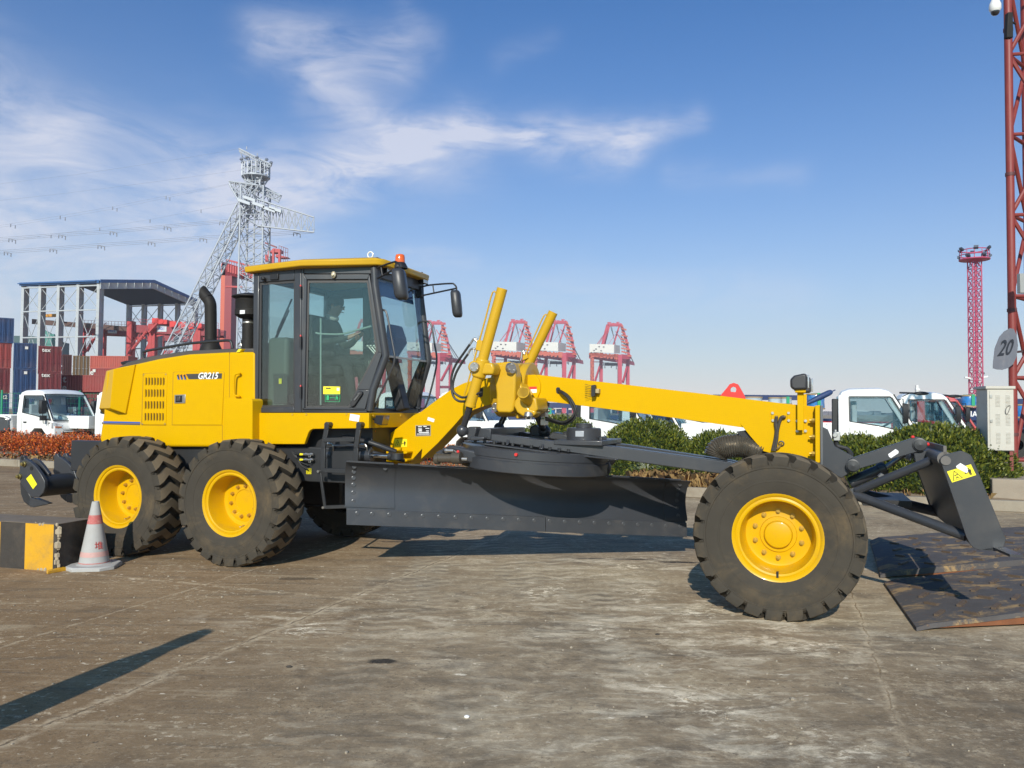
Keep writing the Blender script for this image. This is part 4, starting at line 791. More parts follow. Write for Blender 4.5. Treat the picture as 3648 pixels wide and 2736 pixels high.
# trunnion collar of the near cylinder
mb = MB(); cc = c3(470, 800, -.60); dd = (c3(640, 172, -.6) - c3(385, 1105, -.6)).normalized(); mb.cyl(cc - dd * .10, cc + dd * .10, .072, n=28); mb.cyl(c3(420, 790, -.53), c3(420, 790, -.68), .062, n=24); mb.pv('c3', [(440, 755), (560, 757), (575, 800), (565, 850), (430, 850), (415, 820)], -.55, -.74); mb.build("cylinder_trunnion", YELC, nl, .02, 3)
mb = MB(); mb.pv('c3', [(442, 576), (482, 582), (470, 668), (425, 655)], -.56, -.64); mb.build("port_block", YELC, nl, .006)
mb = MB(); mb.cyl(c3(440, 590, -.58), c3(420, 570, -.58), .012, n=8); mb.tube([c3(440, 572, -.58), c3(420, 566, -.58), c3(400, 590, -.58), c3(385, 615, -.58)], .011, 8, sm=3); mb.tube([c3(425, 650, -.58), c3(405, 645, -.58), c3(385, 660, -.58), c3(370, 690, -.58)], .011, 8, sm=3); mb.cyl(c3(458, 570, -.6), c3(462, 545, -.6), .008, n=8); mb.cyl(c3(415, 650, -.58), c3(418, 700, -.58), .010, n=8); mb.build("hose_fitting", STL, nl)
mb = MB(); mb.tube([c3(x, y, -.58) for x, y in ((385, 612), (330, 690), (270, 780), (240, 870), (240, 960), (260, 1030), (300, 1060), (345, 1062))], .0125, 8, sm=4)
mb.tube([c3(x, y, -.58) for x, y in ((370, 688), (320, 760), (275, 840), (252, 920), (255, 980), (290, 1015), (345, 1030), (480, 990, ))], .0125, 8, sm=4); mb.build("lift_hose", RUB, nl)
mb = MB(); mb.cyl(c3(466, 990, BV - .01), c3(466, 990, BV + .012), .05, n=20); mb.build("hose_hole", DECK, boom)
mb = MB(); mb.pv('c3', [(800, 690), (830, 680), (845, 720), (800, 740)], -1.86, -1.93); mb.build("port_block", YELC, fl_, .006)
mb = MB(); mb.tube([c3(815, 690, -1.85), c3(800, 660, -1.85), c3(790, 720, -1.85), c3(775, 760, -1.85)], .012, 8, sm=3); mb.build("hose_fitting", STL, fl_)
# side shift cylinder and its yoke
sa, sb, se = c3(805, 990, -.58), c3(902, 1150, -1.10), c3(972, 1300, -1.46)
mb = MB(); mb.cyl(sa, sb, .058, n=28); mb.cyl(sa, sa + (sb - sa) * .12, .061, n=28); ss = mb.build("side_shift_cylinder", YELC, G, .004, ang=30)
mb = MB(); mb.cyl(sb, se, .034, n=18); mb.ball(se, .07, 14, 8); mb.build("cylinder_rod", GRYF, ss)
mb = MB(); mb.tube([c3(870, 1005, -.72), c3(895, 1040, -.85), c3(925, 1110, -1.0), c3(940, 1150, -1.05)], .010, 8, sm=3); mb.build("oil_pipe", YELC, ss)
mb = MB(); yk = [onv('c3', x, y, -.74) for x, y in ((765, 1020), (790, 1008), (835, 1090), (850, 1120), (895, 1130), (905, 1160), (880, 1180), (800, 1180), (755, 1150), (728, 1095), (735, 1060))]
mb.prism(yk, (0, .16, 0)); mb.prism([onv('c3', x, y, -.76) for x, y in ((770, 1035), (905, 1030), (920, 1130), (840, 1180), (745, 1130))], (0, .35, 0)); mb.build("cylinder_yoke", YELC, saddle, .018, 3)
pincap('c3', 845, 1180, -.72, .045, ax=(0, -.5, -1))
mb = MB(); mb.pv('c3', [(738, 1150), (775, 1160), (780, 1190), (760, 1200), (740, 1190)], -.9, -1.1); mb.build("saddle_lug", YELC, saddle, .01)
mb = MB(); p = c3(972, 1150, -1.2); mb.obox(p, (.03, 0, 0), (0, .05, 0), (0, 0, .05)); mb.obox(p + Vector((0, 0, -.1)), (.03, 0, 0), (0, .05, 0), (0, 0, .035)); mb.cyl(p + Vector((-.06, 0, .02)), p + Vector((.06, 0, .02)), .02, n=8); mb.build("valve_block", STL, ss, .006)
mb = MB(); mb.cyl(c3(945, 1085, -1.2), c3(945, 1085, -1.3), .05, n=16); mb.pv('c3', [(925, 1065), (975, 1068), (970, 1105), (930, 1110)], -1.22, -1.4); mb.build("beam_sensor", BLK, boom, .006)
# hoses out of the beam
mb = MB(); mb.pv('c3', [(1063, 962), (1072, 950), (1090, 952), (1098, 970), (1096, 990), (1080, 1003), (1066, 992)], BV + .006, BV); mb.build("hose_grommet", BLK, boom)
mb = MB()
for k in range(2):
    o_ = k * 14; vv = BV + .05 + .03 * k
    mb.tube([c3(1080, 975 + o_ * .5, BV - .02), c3(1110, 985 + o_ * .6, vv), c3(1160, 1020 + o_, vv), c3(1205 - o_, 1085 + o_, vv), c3(1222 - o_, 1150, vv), c3(1195 - o_, 1210 - o_, vv), c3(1120, 1240 - o_, vv - .02), c3(1040, 1222 - o_, vv - .04), c3(985, 1205 - o_, -1.15)], .0135, 8, sm=4)
mb.build("boom_hose", RUB, boom)
# beam side lamp with cable ties, bracket; lug
mb = MB(); mb.pv('c3', [(1340, 935), (1368, 930), (1372, 940), (1370, 1020), (1340, 1026)], BV + .09, BV + .03)
for k in range(8): p = c3(1342, 940 + k * 11, BV + .06); mb.bar(p, p + Vector((-.07, 0, .02 - k * .006)), .004)
sl_ = mb.build("hose_clamp_brush", BLK, boom, .004)
mb = MB(); mb.pv('c3', [(1372, 962), (1402, 962), (1400, 998), (1370, 996)], BV + .07, BV); mb.build("clamp_bracket", mat("bracket_sand", (.42, .33, .16), .5, .2), boom, .004)
lug = [onv('v', x, y, VC + .01) for x, y in ((1553, 868), (1553, 858), (1570, 838), (1576, 830), (1585, 827), (1594, 830), (1599, 838), (1610, 858), (1610, 872))]
hc = onv('v', 1584, 842, VC + .01); n_ = len(lug)
mb = MB(); inn = []
for p in lug: d = (p - hc); d.normalize(); inn.append(hc + d * .030)
for i in range(n_): j = (i + 1) % n_; mb.prism([lug[i], lug[j], inn[j], inn[i]], (0, .03, 0))
mb.build("lifting_lug", REDM, boom)
# beam front: hose flange plates, lamp post, bolts, end flange
def c4_(x, y, v): return onv('c4', x, y, v)
mb = MB(); mb.pv('c4', [(218, 812), (242, 812), (246, 888), (222, 888)], BV + .008, BV); mb.pv('c4', [(344, 812), (368, 812), (371, 888), (346, 888)], BV + .008, BV); mb.build("cover_strip", YEL, boom, .003)
for x, y in ((231, 822), (233, 880), (357, 822), (358, 881)): mb = MB(); p = c4_(x, y, BV + .008); mb.cyl(p, p + Vector((0, -.012, 0)), .013, n=6); mb.build("cover_bolt", STL, boom)
mb = MB()
for pts in (((262, 852), (255, 900), (262, 960), (252, 1030), (240, 1080), (232, 1120)), ((325, 852), (295, 865), (270, 950), (262, 1030), (246, 1120))): mb.tube([c4_(x, y, BV + .03) for x, y in pts], .0165, 8, sm=4)
mb.build("front_hose", mat("hose_mesh", (.045, .038, .03), .6, var=.5, vscale=60), boom)
mb = MB(); mb.pv('c4', [(250, 842), (272, 842), (272, 858), (250, 858)], BV + .04, BV); mb.pv('c4', [(312, 842), (336, 842), (336, 858), (312, 858)], BV + .04, BV); mb.build("hose_collar", mat("collar_bronze", (.22, .13, .05), .4, .6), boom, .004)
mb = MB(); p = c4_(300, 1062, BV); mb.lathe([(.028, 0), (.028, .010), (.018, .012), (.016, -.01)], p, (0, -1, 0), 20); mb.build("grommet", BLK, boom)
mb = MB(); mb.tube([c4_(302, 1060, BV - .01), c4_(285, 1085, BV + .03), c4_(262, 1105, BV + .03)], .010, 8, sm=3); mb.build("front_pipe", mat("pipe_bronze", (.30, .19, .06), .4, .5), boom)
lpv = BV + .09
mb = MB(); mb.pv('c4', [(415, 945), (500, 945), (500, 984), (415, 984)], BV + .01, BV); mb.pv('c4', [(425, 640), (476, 640), (476, 958), (425, 958)], lpv, lpv - .012); mb.pv('c4', [(425, 660), (445, 660), (445, 958), (425, 958)], lpv - .01, BV); mb.pv('c4', [(408, 636), (492, 636), (492, 660), (408, 660)], lpv + .05, lpv - .08); mb.pv('c4', [(462, 672), (500, 672), (500, 790), (462, 790)], BV - .22, BV - .28); post = mb.build("lamp_post", YEL, boom, .004)
for x, y in ((425, 884), (490, 884), (425, 963), (490, 963)): mb = MB(); p = c4_(x, y, BV + .01); mb.cyl(p, p + Vector((0, -.012, 0)), .014, n=6); mb.build("post_bolt", STL, post)
for (vv, dx) in ((lpv + .02, 0), (BV - .25, 30)):
    mb = MB(); q = [(368, 555), (400, 525), (470, 510), (500, 510), (505, 635), (400, 640), (370, 620)]
    mb.pv('c4', [(x + dx, y + dx * .9) for x, y in q], vv + .06, vv - .06); ho = mb.build("head_lamp", mat("lamp_housing", (.03, .03, .033), .45, var=.2), post, .02, 3)
    p = c4_(507 + dx, 575 + dx * .9, vv); mb = MB(); mb.obox(p + Vector((.006, 0, 0)), (.008, 0, 0), (0, .055, 0), (0, 0, .062)); mb.build("lamp_glass", LENS, ho, .006)
mb = MB(); mb.pv('c4', [(566, 762), (604, 760), (606, 1212), (568, 1214)], BV + .12, BF - .12); fe = mb.build("end_flange", YEL, boom, .004)
for y in (880, 1010, 1142):
    mb = MB(); p = c4_(566, y, BV + .07); mb.cyl(p + Vector((-.03, 0, 0)), p, .022, n=6); mb.cyl(p + Vector((-.05, 0, 0)), p, .012, n=8); mb.build("flange_bolt", mat_nut, boom)
# ---- drawbar and circle
def D3(x, y, v): return onv('d3', x, y, v)
dbp, dbd = (3.0, -.72), (3.0, -.38)                             # near beam converges to the ball at the front
def db(c, x, y, push=0.0): return onpl(c, x, y, (dbp[0], dbp[1] + push), dbd)
mb = MB()
nb = [db('d3', 340, 1075), db('d3', 500, 1085), db('d3', 1300, 1178), db('c7', 1100, 425), db('c7', 1990, 545), db('c7', 2120, 575), db('c7', 2120, 655), db('c7', 1880, 632), db('c7', 1000, 508), db('d3', 1300, 1290), db('d3', 480, 1170), db('d3', 340, 1150)]
both(mb, nb, (0, .16, 0))
fl2 = [db('d3', 190, 1175, .05), db('d3', 480, 1215, .05), db('d3', 1250, 1315, .05), db('d3', 2212, 1420, .05), db('d3', 2212, 1440, .05), db('d3', 1250, 1340, .05), db('d3', 480, 1240, .05), db('d3', 190, 1200, .05)]
both(mb, fl2, (0, .12, 0))
for x, y0, y1 in ((790, 1140, 1235), (1245, 1195, 1290)):
    t = [db('d3', x - 30, y0, -.02), db('d3', x + 8, y0 - 3, -.02)]; bt = [db('d3', x - 55, y1, .05), db('d3', x - 15, y1, .05)]
    g = [t[0], t[1], bt[1], bt[0]]; both(mb, g, (0, .03, 0))
e0, e1_ = db('d3', 345, 1090), mir(db('d3', 345, 1090)); mb.bar(e0 + Vector((.08, 0, 0)), e1_ + Vector((.08, 0, 0)), .18, .11)
f0 = db('d3', 1310, 1200); mb.bar(f0 + Vector((.3, 0, .0)), mir(f0) + Vector((.3, 0, 0)), .5, .05)
drawbar = mb.build("drawbar", GRY, G, .008)
for k in range(11):
    mb = MB(); p = db('d3', 345 + k * 122, 1185 + k * 13.2 + 18, .03); mb.cyl(p + Vector((0, 0, .005)), p + Vector((0, 0, .035)), .016, n=6); mb.build("drawbar_bolt", GRYF, drawbar)
mb = MB(); mb.pv('d3', [(240, 1010), (255, 995), (345, 998), (362, 1020), (340, 1100), (320, 1180), (235, 1170), (230, 1040)], -.66, -.80); mb.pv('d3', [(270, 1122), (450, 1125), (465, 1150), (440, 1175), (275, 1180)], -.64, -.72); mb.cyl(D3(200, 1060, -.64), D3(245, 1060, -.7), .035, n=14); mb.build("lift_ball_bracket", GRY, drawbar, .02, 3)
mb = MB(); mb.pv('d3', [(350, 1025), (700, 1012), (790, 1022), (795, 1065), (350, 1065)], -1.72, -1.95); mb.build("far_ball_bracket", GRYF, drawbar, .02)
mb = MB(); mb.pv('d3', [(1060, 1090), (1085, 990), (1130, 970), (1180, 1010), (1200, 1100), (1180, 1140), (1060, 1130)], -1.42, -1.50); mb.pv('d3', [(1220, 1090), (1235, 985), (1270, 970), (1295, 1050), (1285, 1110)], -1.50, -1.58); mb.cyl(D3(1075, 1040, -1.5), D3(1280, 1060, -1.5), .05, n=14); mb.pv('d3', [(1040, 1105), (1300, 1130), (1300, 1165), (1040, 1150)], -1.3, -1.7); mb.build("shift_ball_bracket", GRYF, drawbar, .01)
# turning gear motor
mv = -1.2; mo = D3(1770, 1225, mv); K = lambda y: D3(1770, y, mv).z - mo.z
mb = MB(); mb.lathe([(.19, -.02), (.19, 0), (.178, .012), (.178, K(1030)), (.168, K(1012)), (.10, K(1008)), (.085, K(1004)), (.085, K(962)), (.078, K(954)), (1e-4, K(952))], mo, (0, 0, 1), 36); gm = mb.build("turning_motor", GRY, drawbar, ang=30)
mb = MB(); p = D3(1715, 1090, mv + .175); mb.obox(p, (.045, 0, 0), (0, .008, 0), (0, 0, .03)); mb.build("motor_plate", mat("motor_label", (.40, .42, .44), .4, .3), gm, .004)
mb = MB(); mb.pv('d3', [(1300, 1120), (1350, 1065), (1500, 1095), (1560, 1110), (1560, 1185), (1330, 1160)], -1.14, -1.34); mb.cyl(D3(1500, 1110, -1.2), D3(1560, 1110, -1.2), .04, n=12); mb.pv('d3', [(1960, 1130), (2010, 1125), (2015, 1235), (1965, 1240)], -1.1, -1.3); mb.build("motor_gearbox", GRYF, gm, .012)
# circle ring
tilt = R_(-3.4); cz = 1.165; cu = 3.72
ca = Vector((-math.sin(tilt) * 0 + math.sin(R_(3.6)), 0, math.cos(R_(3.6)))); co = Vector((cu, -VC, cz))
mb = MB(); mb.lathe([(.60, .10), (.775, .10), (.78, .095), (.78, .02), (.772, .014), (.772, -.004), (.79, -.010), (.79, -.115), (.78, -.122), (.60, -.122), (.60, .10)], co, ca, 96); circle = mb.build("circle_ring", GRY, G, ang=30)
p = onv('d3', 880, 1362, VC + .79); mb = MB(); mb.cyl(p + Vector((0, .02, 0)), p + Vector((0, -.012, 0)), .016, n=10); mb.build("grease_cap", REDM, circle)
mb = MB(); mb.pv('d3', [(-200, 1340), (0, 1240), (130, 1265), (370, 1320), (440, 1420), (380, 1480), (300, 1475), (0, 1470)], -.62, -.74); mb.build("blade_pivot_arm", GRY, circle, .02)
mb = MB(); mb.cyl(D3(-180, 1410, -.56), D3(50, 1410, -.56), .045, n=18); mb.cyl(D3(50, 1405, -.56), D3(160, 1405, -.56), .062, n=18); mb.cyl(D3(-180, 1420, -.56), D3(-130, 1420, -.56), .055, n=16); tc_ = mb.build("blade_tip_cylinder", mat("cylinder_brown_grey", (.085, .072, .055), .4, .2, var=.3), circle, .004)
mb = MB(); mb.cyl(D3(-30, 1310, -.54), D3(60, 1312, -.54), .018, n=8); mb.cyl(D3(-50, 1312, -.54), D3(-20, 1312, -.54), .024, n=6); mb.cyl(D3(170, 1420, -.54), D3(240, 1425, -.54), .018, n=8); mb.build("hydraulic_fitting", STL, tc_)
mb = MB(); p = D3(125, 1332, -.54); mb.cyl(p, p + Vector((0, -.02, .01)), .014, n=8); mb.build("red_cap", REDM, tc_)
mb = MB(); mb.tube([D3(-80, 1330, -.56), D3(-20, 1290, -.55), D3(60, 1305, -.55), D3(110, 1350, -.55)], .016, 8, sm=3); mb.build("hydraulic_hose", RUB, tc_)
mb = MB(); p = D3(2020, 1540, -1.35); mb.ball(p, .085, 12, 8, sc=(1, 1.4, 1.2)); mb.cyl(p + Vector((-.05, .0, .06)), p + Vector((.0, .3, .08)), .07, n=14); mb.box(p.x - .12, p.x + .02, p.y, p.y + .3, p.z - .02, p.z + .12); mb.build("carrier_cylinder", BLK, circle)
# ---- the blade
A0, B0 = onv('e1', 705, 1112, -.2), onv('s', 2445, 1912, -2.45)
A1 = onv('e1', 705, 925, -.2)
t_ = (B0 - A0); Lb_ = t_.length; th_ = Vector((t_.x, t_.y, 0)).normalized(); nn = Vector((-th_.y, th_.x, 0)); nn = nn if nn.y < 0 else -nn
prof = [(0, .0), (.10, -.006), (.15, -.012), (.22, -.022), (.30, -.045), (.39, -.058), (.47, -.048), (.545, -.018), (.60, .03), (.635, .085)]
def bl(s_, h, d): return A0 + t_ * s_ + Vector((0, 0, h)) + nn * d
mb = MB(); NS = 14
F = [[bl(k / NS, h, d) for h, d in prof[2:]] for k in range(NS + 1)]
Bk = [[bl(k / NS, h, d - .022) for h, d in prof[2:]] for k in range(NS + 1)]
loops = [f + b[::-1] for f, b in zip(F, Bk)]; mb.loft(loops, True); blade = mb.build("blade", GRY, G, ang=50)
mb = MB()
E1 = [[bl(k / NS, h, d + .018) for h, d in ((0.0, .0), (.16, -.010))] + [bl(k / NS, h, d - .008) for h, d in ((.16, -.010), (0.0, .0))] for k in (0, NS * .395, )]
for s0, s1 in ((0, .555), (.557, 1)):
    mb.loft([[bl(s, 0, .018), bl(s, .158, .010), bl(s, .158, -.02), bl(s, 0, -.008)] for s in (s0, s1)], True)
mb.build("cutting_edge", mat("edge_steel", (.052, .056, .064), .40, .2, var=.25, dirt=.35, dirtcol=(.14, .12, .1), dscale=6), blade, .002)
mb = MB(); q = [(.178, -.004), (.22, -.008), (.30, -.036), (.39, -.049), (.47, -.039), (.545, -.009), (.60, .038), (.638, .094)]
mb.loft([[bl(s, h, d) for h, d in q] + [bl(s, h, d - .03) for h, d in q[::-1]] for s in (-.004, .128)], True); mb.build("end_bit", GRY, blade, ang=50)
mb = MB(); mb.loft([[bl(s, h, d) for h, d in q] + [bl(s, h, d - .03) for h, d in q[::-1]] for s in (.93, 1.004)], True); mb.build("end_bit", GRY, blade, ang=50)
mb = MB(); mb.bar(bl(.132, .645, .08), bl(.97, .645, .08), .035, .016); mb.bar(bl(-.004, .645, .085), bl(.12, .645, .085), .05, .016); mb.build("blade_top_rim", GRY, blade)
BBM = mat("bolt_grey", (.085, .09, .098), .33, .3)
def bolt(s, h, d): mb = MB(); p = bl(s, h, d); mb.lathe([(.022, -.004), (.022, .003), (.017, .005), (.015, .002), (1e-4, .002)], p, nn, 14); mb.build("blade_bolt", BBM, blade)
for k in range(22): bolt(.022 + k * .0455 + (.006 if k == 0 else 0), .118, .0125)
for k, h in enumerate((.235, .32, .40, .47, .535, .59)):
    dd_ = [-.015, -.042, -.048, -.038, -.014, .026][k]; bolt(.018, h, dd_ + .002); bolt(.975, h, dd_ + .002)
bolt(.1, .59, .028)

# ---- duct, front plates, push blade
mb = MB(); dpts = smooth([onv('c7', x, y, -1.22) for x, y in ((1880, 500), (1900, 450), (1960, 425), (2060, 415), (2150, 430), (2250, 470))], 10)
rr = [.105 + (.014 if i % 2 else 0) for i in range(len(dpts))]
mb.tube(dpts, rr, 20); mb.build("corrugated_boot", mat("boot_foil", (.17, .15, .12), .3, .6, var=.5, vscale=18, bump=.4, bscale=25), G, ang=60)
mb = MB(); mb.pv('c7', [(2040, 305), (2110, 295), (2212, 400), (2212, 470)], -1.16, -1.30); mb.build("boot_bracket", BLK, boom, .004)
def c6d(x, y, v): return onv('d6', x, y, v)
for v0, v1 in ((-.98, -1.04), (-1.50, -1.56)):
    mb = MB(); mb.pv('d6', [(-330, -170), (-10, 95), (75, 285), (285, 398), (345, 470), (235, 590), (150, 645), (-30, 560), (-330, 430)] if False else [(-5, 90), (78, 285), (285, 398), (345, 470), (240, 590), (150, 645), (60, 600), (-60, 560), (-70, 90)], v0, v1); mb.build("front_bracket", GRY, G, .006)
mb = MB(); mb.pv('c4', [(606, 762), (628, 762), (630, 1230), (608, 1230)], BV + .14, BF - .14); mb.build("front_plate", mat("plate_bright_edge", (.16, .165, .17), .25, .4, coat=.3), G, .003)
mb = MB(); mb.pv('c4', [(628, 935), (660, 950), (720, 1090), (860, 1170), (905, 1250), (770, 1330), (628, 1260)], -1.06, -1.48); mb.build("front_frame", GRY, G, .006)
lkv = -.94
for v0, nm in ((lkv, "lift_link"), (-1.54, "lift_link")):
    mb = MB(); mb.pv('d6', [(235, 430), (300, 408), (955, 192), (1010, 182), (1070, 192), (1108, 235), (1105, 300), (1075, 338), (960, 362), (350, 540), (290, 580), (225, 570), (195, 500)], v0, v0 - .06); lk = mb.build(nm, GRY, G, .006)
    if v0 == lkv:
        for x, y, r in ((280, 505, .058), (1035, 268, .058)):
            p = c6d(x, y, v0); q = MB(); q.lathe([(r, -.01), (r, .012), (r * .82, .014), (r * .8, .03), (r * .3, .032), (1e-4, .034)], p, (0, -1, 0), 28); q.build("link_pin", GRYF, lk, ang=30)
        sticker("paper_tag", 'd6', [(678, 375), (762, 316), (795, 338), (795, 362), (712, 417), (690, 405)], v0, DECW, lk)
        q = MB(); q.ball(c6d(957, 182, v0 - .03), .016, 8, 6); q.ball(c6d(1127, 262, v0 - .05), .016, 8, 6); q.build("red_grease_cap", REDM, lk)
mb = MB(); mb.pv('d6', [(965, 355), (1108, 335), (1112, 480), (990, 480)], lkv - .02, lkv - .05); mb.pv('d6', [(940, 360), (980, 380), (930, 460), (915, 440)], lkv - .1, -1.5); mb.build("link_hanger", GRY, G, .006)
mb = MB(); pa, pb, pc_ = c6d(240, 700, -1.27), c6d(655, 520, -1.27), c6d(860, 375, -1.27)
mb.cyl(pa, pb, .052, n=24); mb.cyl(pb + (pa - pb) * .02, pb + (pa - pb) * .2, .060, n=24); fc = mb.build("push_cylinder", GRY, G, .004)
mb = MB(); mb.cyl(pb, pc_, .022, n=16); mb.build("cylinder_rod", mat("rod_satin", (.24, .24, .24), .3, .8), fc)
mb = MB(); mb.cyl(c6d(320, 790, -.80), c6d(1155, 450, -.56), .036, n=20); mb.cyl(c6d(300, 835, -.80), c6d(1560, 1300, -.36), .041, n=20); mb.cyl(c6d(320, 790, -1.74), c6d(1155, 450, -1.98), .036, n=20); mb.cyl(c6d(300, 800, -1.74), c6d(1300, 1040, -2.2), .05, n=20)
mb.cyl(c6d(310, 815, -.80), c6d(310, 815, -1.74), .05, n=20); mb.build("push_frame", GRY, G)
mb = MB(); mb.pv('d6', [(560, 625), (600, 590), (640, 610), (640, 640), (585, 645)], -.72, -.80); mb.build("frame_lug", mat("lug_pale_grey", (.11, .11, .11), .45), G, .004)  # plain grey, paler than the charcoal parts around it
mb = MB(); p0, p1 = c6d(900, 620, -1.9), c6d(430, 790, -1.0); mb.box(min(p0.x, p1.x), 7.35, 1.5, 2.3, .78, .84); mb.build("skid_plate", BLK, G)
spv = -.25
sp = [(1262, 430), (1285, 400), (1312, 383), (1440, 350), (1500, 335), (1535, 345), (1615, 385), (1640, 440), (2010, 1335), (1988, 1412), (1900, 1470), (1700, 1455), (1640, 1435), (1600, 1390), (1560, 1310)]
mb = MB(); mb.pv('d6', sp, spv, spv - .022); side = mb.build("side_plate", GRY, G, .004)
mb = MB(); mb.pv('d6', sp, 2 * VC - spv + .022, 2 * VC - spv)
fp = [Vector((p.x, -2 * VC - p.y, p.z)) for p in [c6d(x, y, spv) for x, y in sp]]; mb = MB(); mb.prism(fp, (0, -.022, 0)); mb.build("side_plate", GRY, G, .004)
mb = MB(); mold = [c6d(x, y, spv - .008) for x, y in ((1285, 420), (1300, 520), (1380, 760), (1480, 1040), (1570, 1290), (1650, 1425))]; m2 = [p + Vector((.02, 0, .004)) for p in mold]
W_ = -2 * VC - 2 * (-spv + .022); mb.loft([[p for p in mold + m2[::-1]], [p + Vector((0, W_, 0)) for p in mold + m2[::-1]]], True); pb_ = mb.build("push_blade", GRYF, G)
mb = MB(); ta, tb = c6d(1310, 415, spv - .02), None; ta = c6d(1320, 425, spv - .03); mb.cyl(ta, ta + Vector((0, W_, 0)), .055, n=20); mb.box(ta.x - .01, ta.x + .012, ta.y, ta.y + W_, ta.z + .03, ta.z + .10); mb.build("top_tube", mat("tube_dusty", (.11, .10, .09), .5, var=.2), pb_)
mb = MB(); p = c6d(1327, 446, spv); mb.cyl(p + Vector((0, .05, 0)), p + Vector((0, -.012, 0)), .036, n=20); mb.build("tube_end", mat("tube_end_dusty", (.12, .11, .10), .55), side)
mb = MB(); a = c6d(1988, 1415, spv); mb.bar(a + Vector((-.03, .02, -.02)), a + Vector((.02, -.30, -.02)), .09, .018); mb.prism([c6d(1700, 1455, spv), c6d(1988, 1412, spv), c6d(1900, 1470, spv)], (0, W_, 0)); mb.build("cutting_strip", GRY, pb_)
sticker("hazard_sticker", 'd6', [(1342, 570), (1612, 488), (1672, 610), (1400, 694)], spv, DECY, side); hazard('d6', (1342, 570), (272, -82), (58, 124), spv, side)
sticker("paper_tag", 'd6', [(1445, 510), (1495, 474), (1570, 520), (1582, 575), (1562, 586), (1452, 530)], spv, DECW, side, .007)
mb = MB(); mb.pv('d6', [(62, 122), (140, 124), (138, 224), (60, 222)], -1.0, -1.12); mb.pv('d6', [(72, 96), (98, 96), (98, 124), (72, 124)], -1.03, -1.09); p = c6d(78, 160, -1.0); mb.cyl(p, p + Vector((0, -.012, 0)), .022, n=14); mb.build("front_valve", mat("valve_alloy", (.42, .42, .40), .4, .6), G, .006)
mb = MB(); mb.tube([c6d(x, y, -1.05) for x, y in ((90, 222), (100, 280), (160, 300), (220, 320), (270, 390))], .02, 8, sm=4); mb.build("front_hose", RUB, G)
# ---- ripper at the tail
rvv = -.42
def D5(x, y, v): return onv('d5', x, y, v)
rip = [(310, 345), (335, 318), (430, 312), (452, 340), (450, 385), (560, 410), (640, 560), (700, 680), (706, 800), (690, 900), (620, 975), (560, 990), (470, 1130), (380, 1070), (330, 950), (310, 720), (285, 640), (308, 560)]
mb = MB(); mb.pv('d5', [(305, 360), (325, 325), (370, 320), (385, 370), (440, 395), (500, 440), (560, 500), (640, 610), (700, 720), (705, 820), (680, 910), (610, 980), (500, 985), (420, 900), (330, 760), (300, 690), (290, 610), (308, 545)], rvv, rvv - .05); ripper = mb.build("ripper", GRY, G, .01, 3)
mb = MB(); mb.pv('d5', [(470, 385), (520, 365), (600, 400), (680, 490), (765, 605), (760, 650), (700, 700), (640, 610), (560, 480)], rvv - .13, rvv - .18); mb.build("shank_holder", GRY, ripper, .01, 3)
bc0 = D5(560, 810, rvv); mb = MB(); mb.cyl((bc0.x, -rvv + .02, bc0.z), (bc0.x, -rvv + 1.7, bc0.z), .135, n=32); mb.build("ripper_beam", GRYF, ripper)
for v in (rvv - .78,):
    mb = MB(); off = .48
    for dv in (0, .13):
        pts = [D5(x, y, rvv) for x, y in ((305, 360), (325, 325), (370, 320), (385, 370), (440, 395), (500, 440), (560, 500), (640, 610), (690, 760), (500, 760), (330, 700), (290, 610), (308, 545))]
        mb.prism([p + Vector((0, off + dv, 0)) for p in pts], (0, .045, 0))
    mb.build("shank_holder", GRY, ripper, .01, 3)
def shank(off, name):
    mb = MB(); pts = [D5(x, y, rvv - .06) for x, y in ((420, 500), (520, 500), (440, 700), (430, 880), (490, 990), (600, 1010), (600, 1110), (520, 1142), (440, 1110), (370, 1050), (325, 930), (310, 760))]
    mb.prism([p + Vector((0, off, 0)) for p in pts], (0, .045, 0)); o = mb.build(name, GRYF, ripper, .01)
    mb = MB(); pts = [D5(x, y, rvv - .06) for x, y in ((490, 1000), (560, 990), (600, 1010), (768, 1072), (765, 1085), (545, 1136), (480, 1130), (470, 1060))]
    mb.prism([p + Vector((0, off - .012, 0)) for p in pts], (0, .07, 0)); mb.build("ripper_tip", GRY, ripper, .006)
shank(0, "ripper_shank"); shank(.53, "ripper_shank")
for x, y in ((392, 455), (318, 650)):
    p = D5(x, y, rvv); mb = MB(); mb.lathe([(.034, 0), (.034, .02), (.024, .024), (.022, .05), (1e-4, .052)], p, (0, -1, 0), 16); mb.build("shank_pin", mat("brass_pin", (.36, .28, .10), .3, .8), ripper)
p = D5(940, 415, rvv); mb = MB(); q_ = p + Vector((.0, .76, 0)); mb.cyl(q_, q_ + Vector((0, -.03, 0)), .03, n=12); mb.tube([q_ + Vector((-.07, -.02, .03)), q_ + Vector((-.07, -.03, -.07)), q_ + Vector((0, -.03, -.12)), q_ + Vector((0, -.03, 0))], .008, 6); mb.build("locking_pin", mat("brass_pin_b", (.30, .24, .09), .35, .8), ripper)
mb = MB()
for x, y in ((355, 362), (498, 525)): p = D5(x, y, rvv); mb.cyl(p + Vector((0, .01, 0)), p + Vector((0, -.003, 0)), .026, n=16)
mb.build("pin_hole", DECK, ripper)
sticker("hazard_sticker", 'd5', [(412, 688), (487, 614), (582, 775), (520, 852)], rvv, DECY, ripper)
mb = MB(); mb.bar((bc0.x + .1, 1.05, bc0.z + .02), (-2.0, 1.05, 1.0), .12, .14); mb.bar((bc0.x + .1, 1.6, bc0.z + .02), (-2.0, 1.6, 1.0), .12, .14); mb.build("ripper_link", GRYF, G, .01)
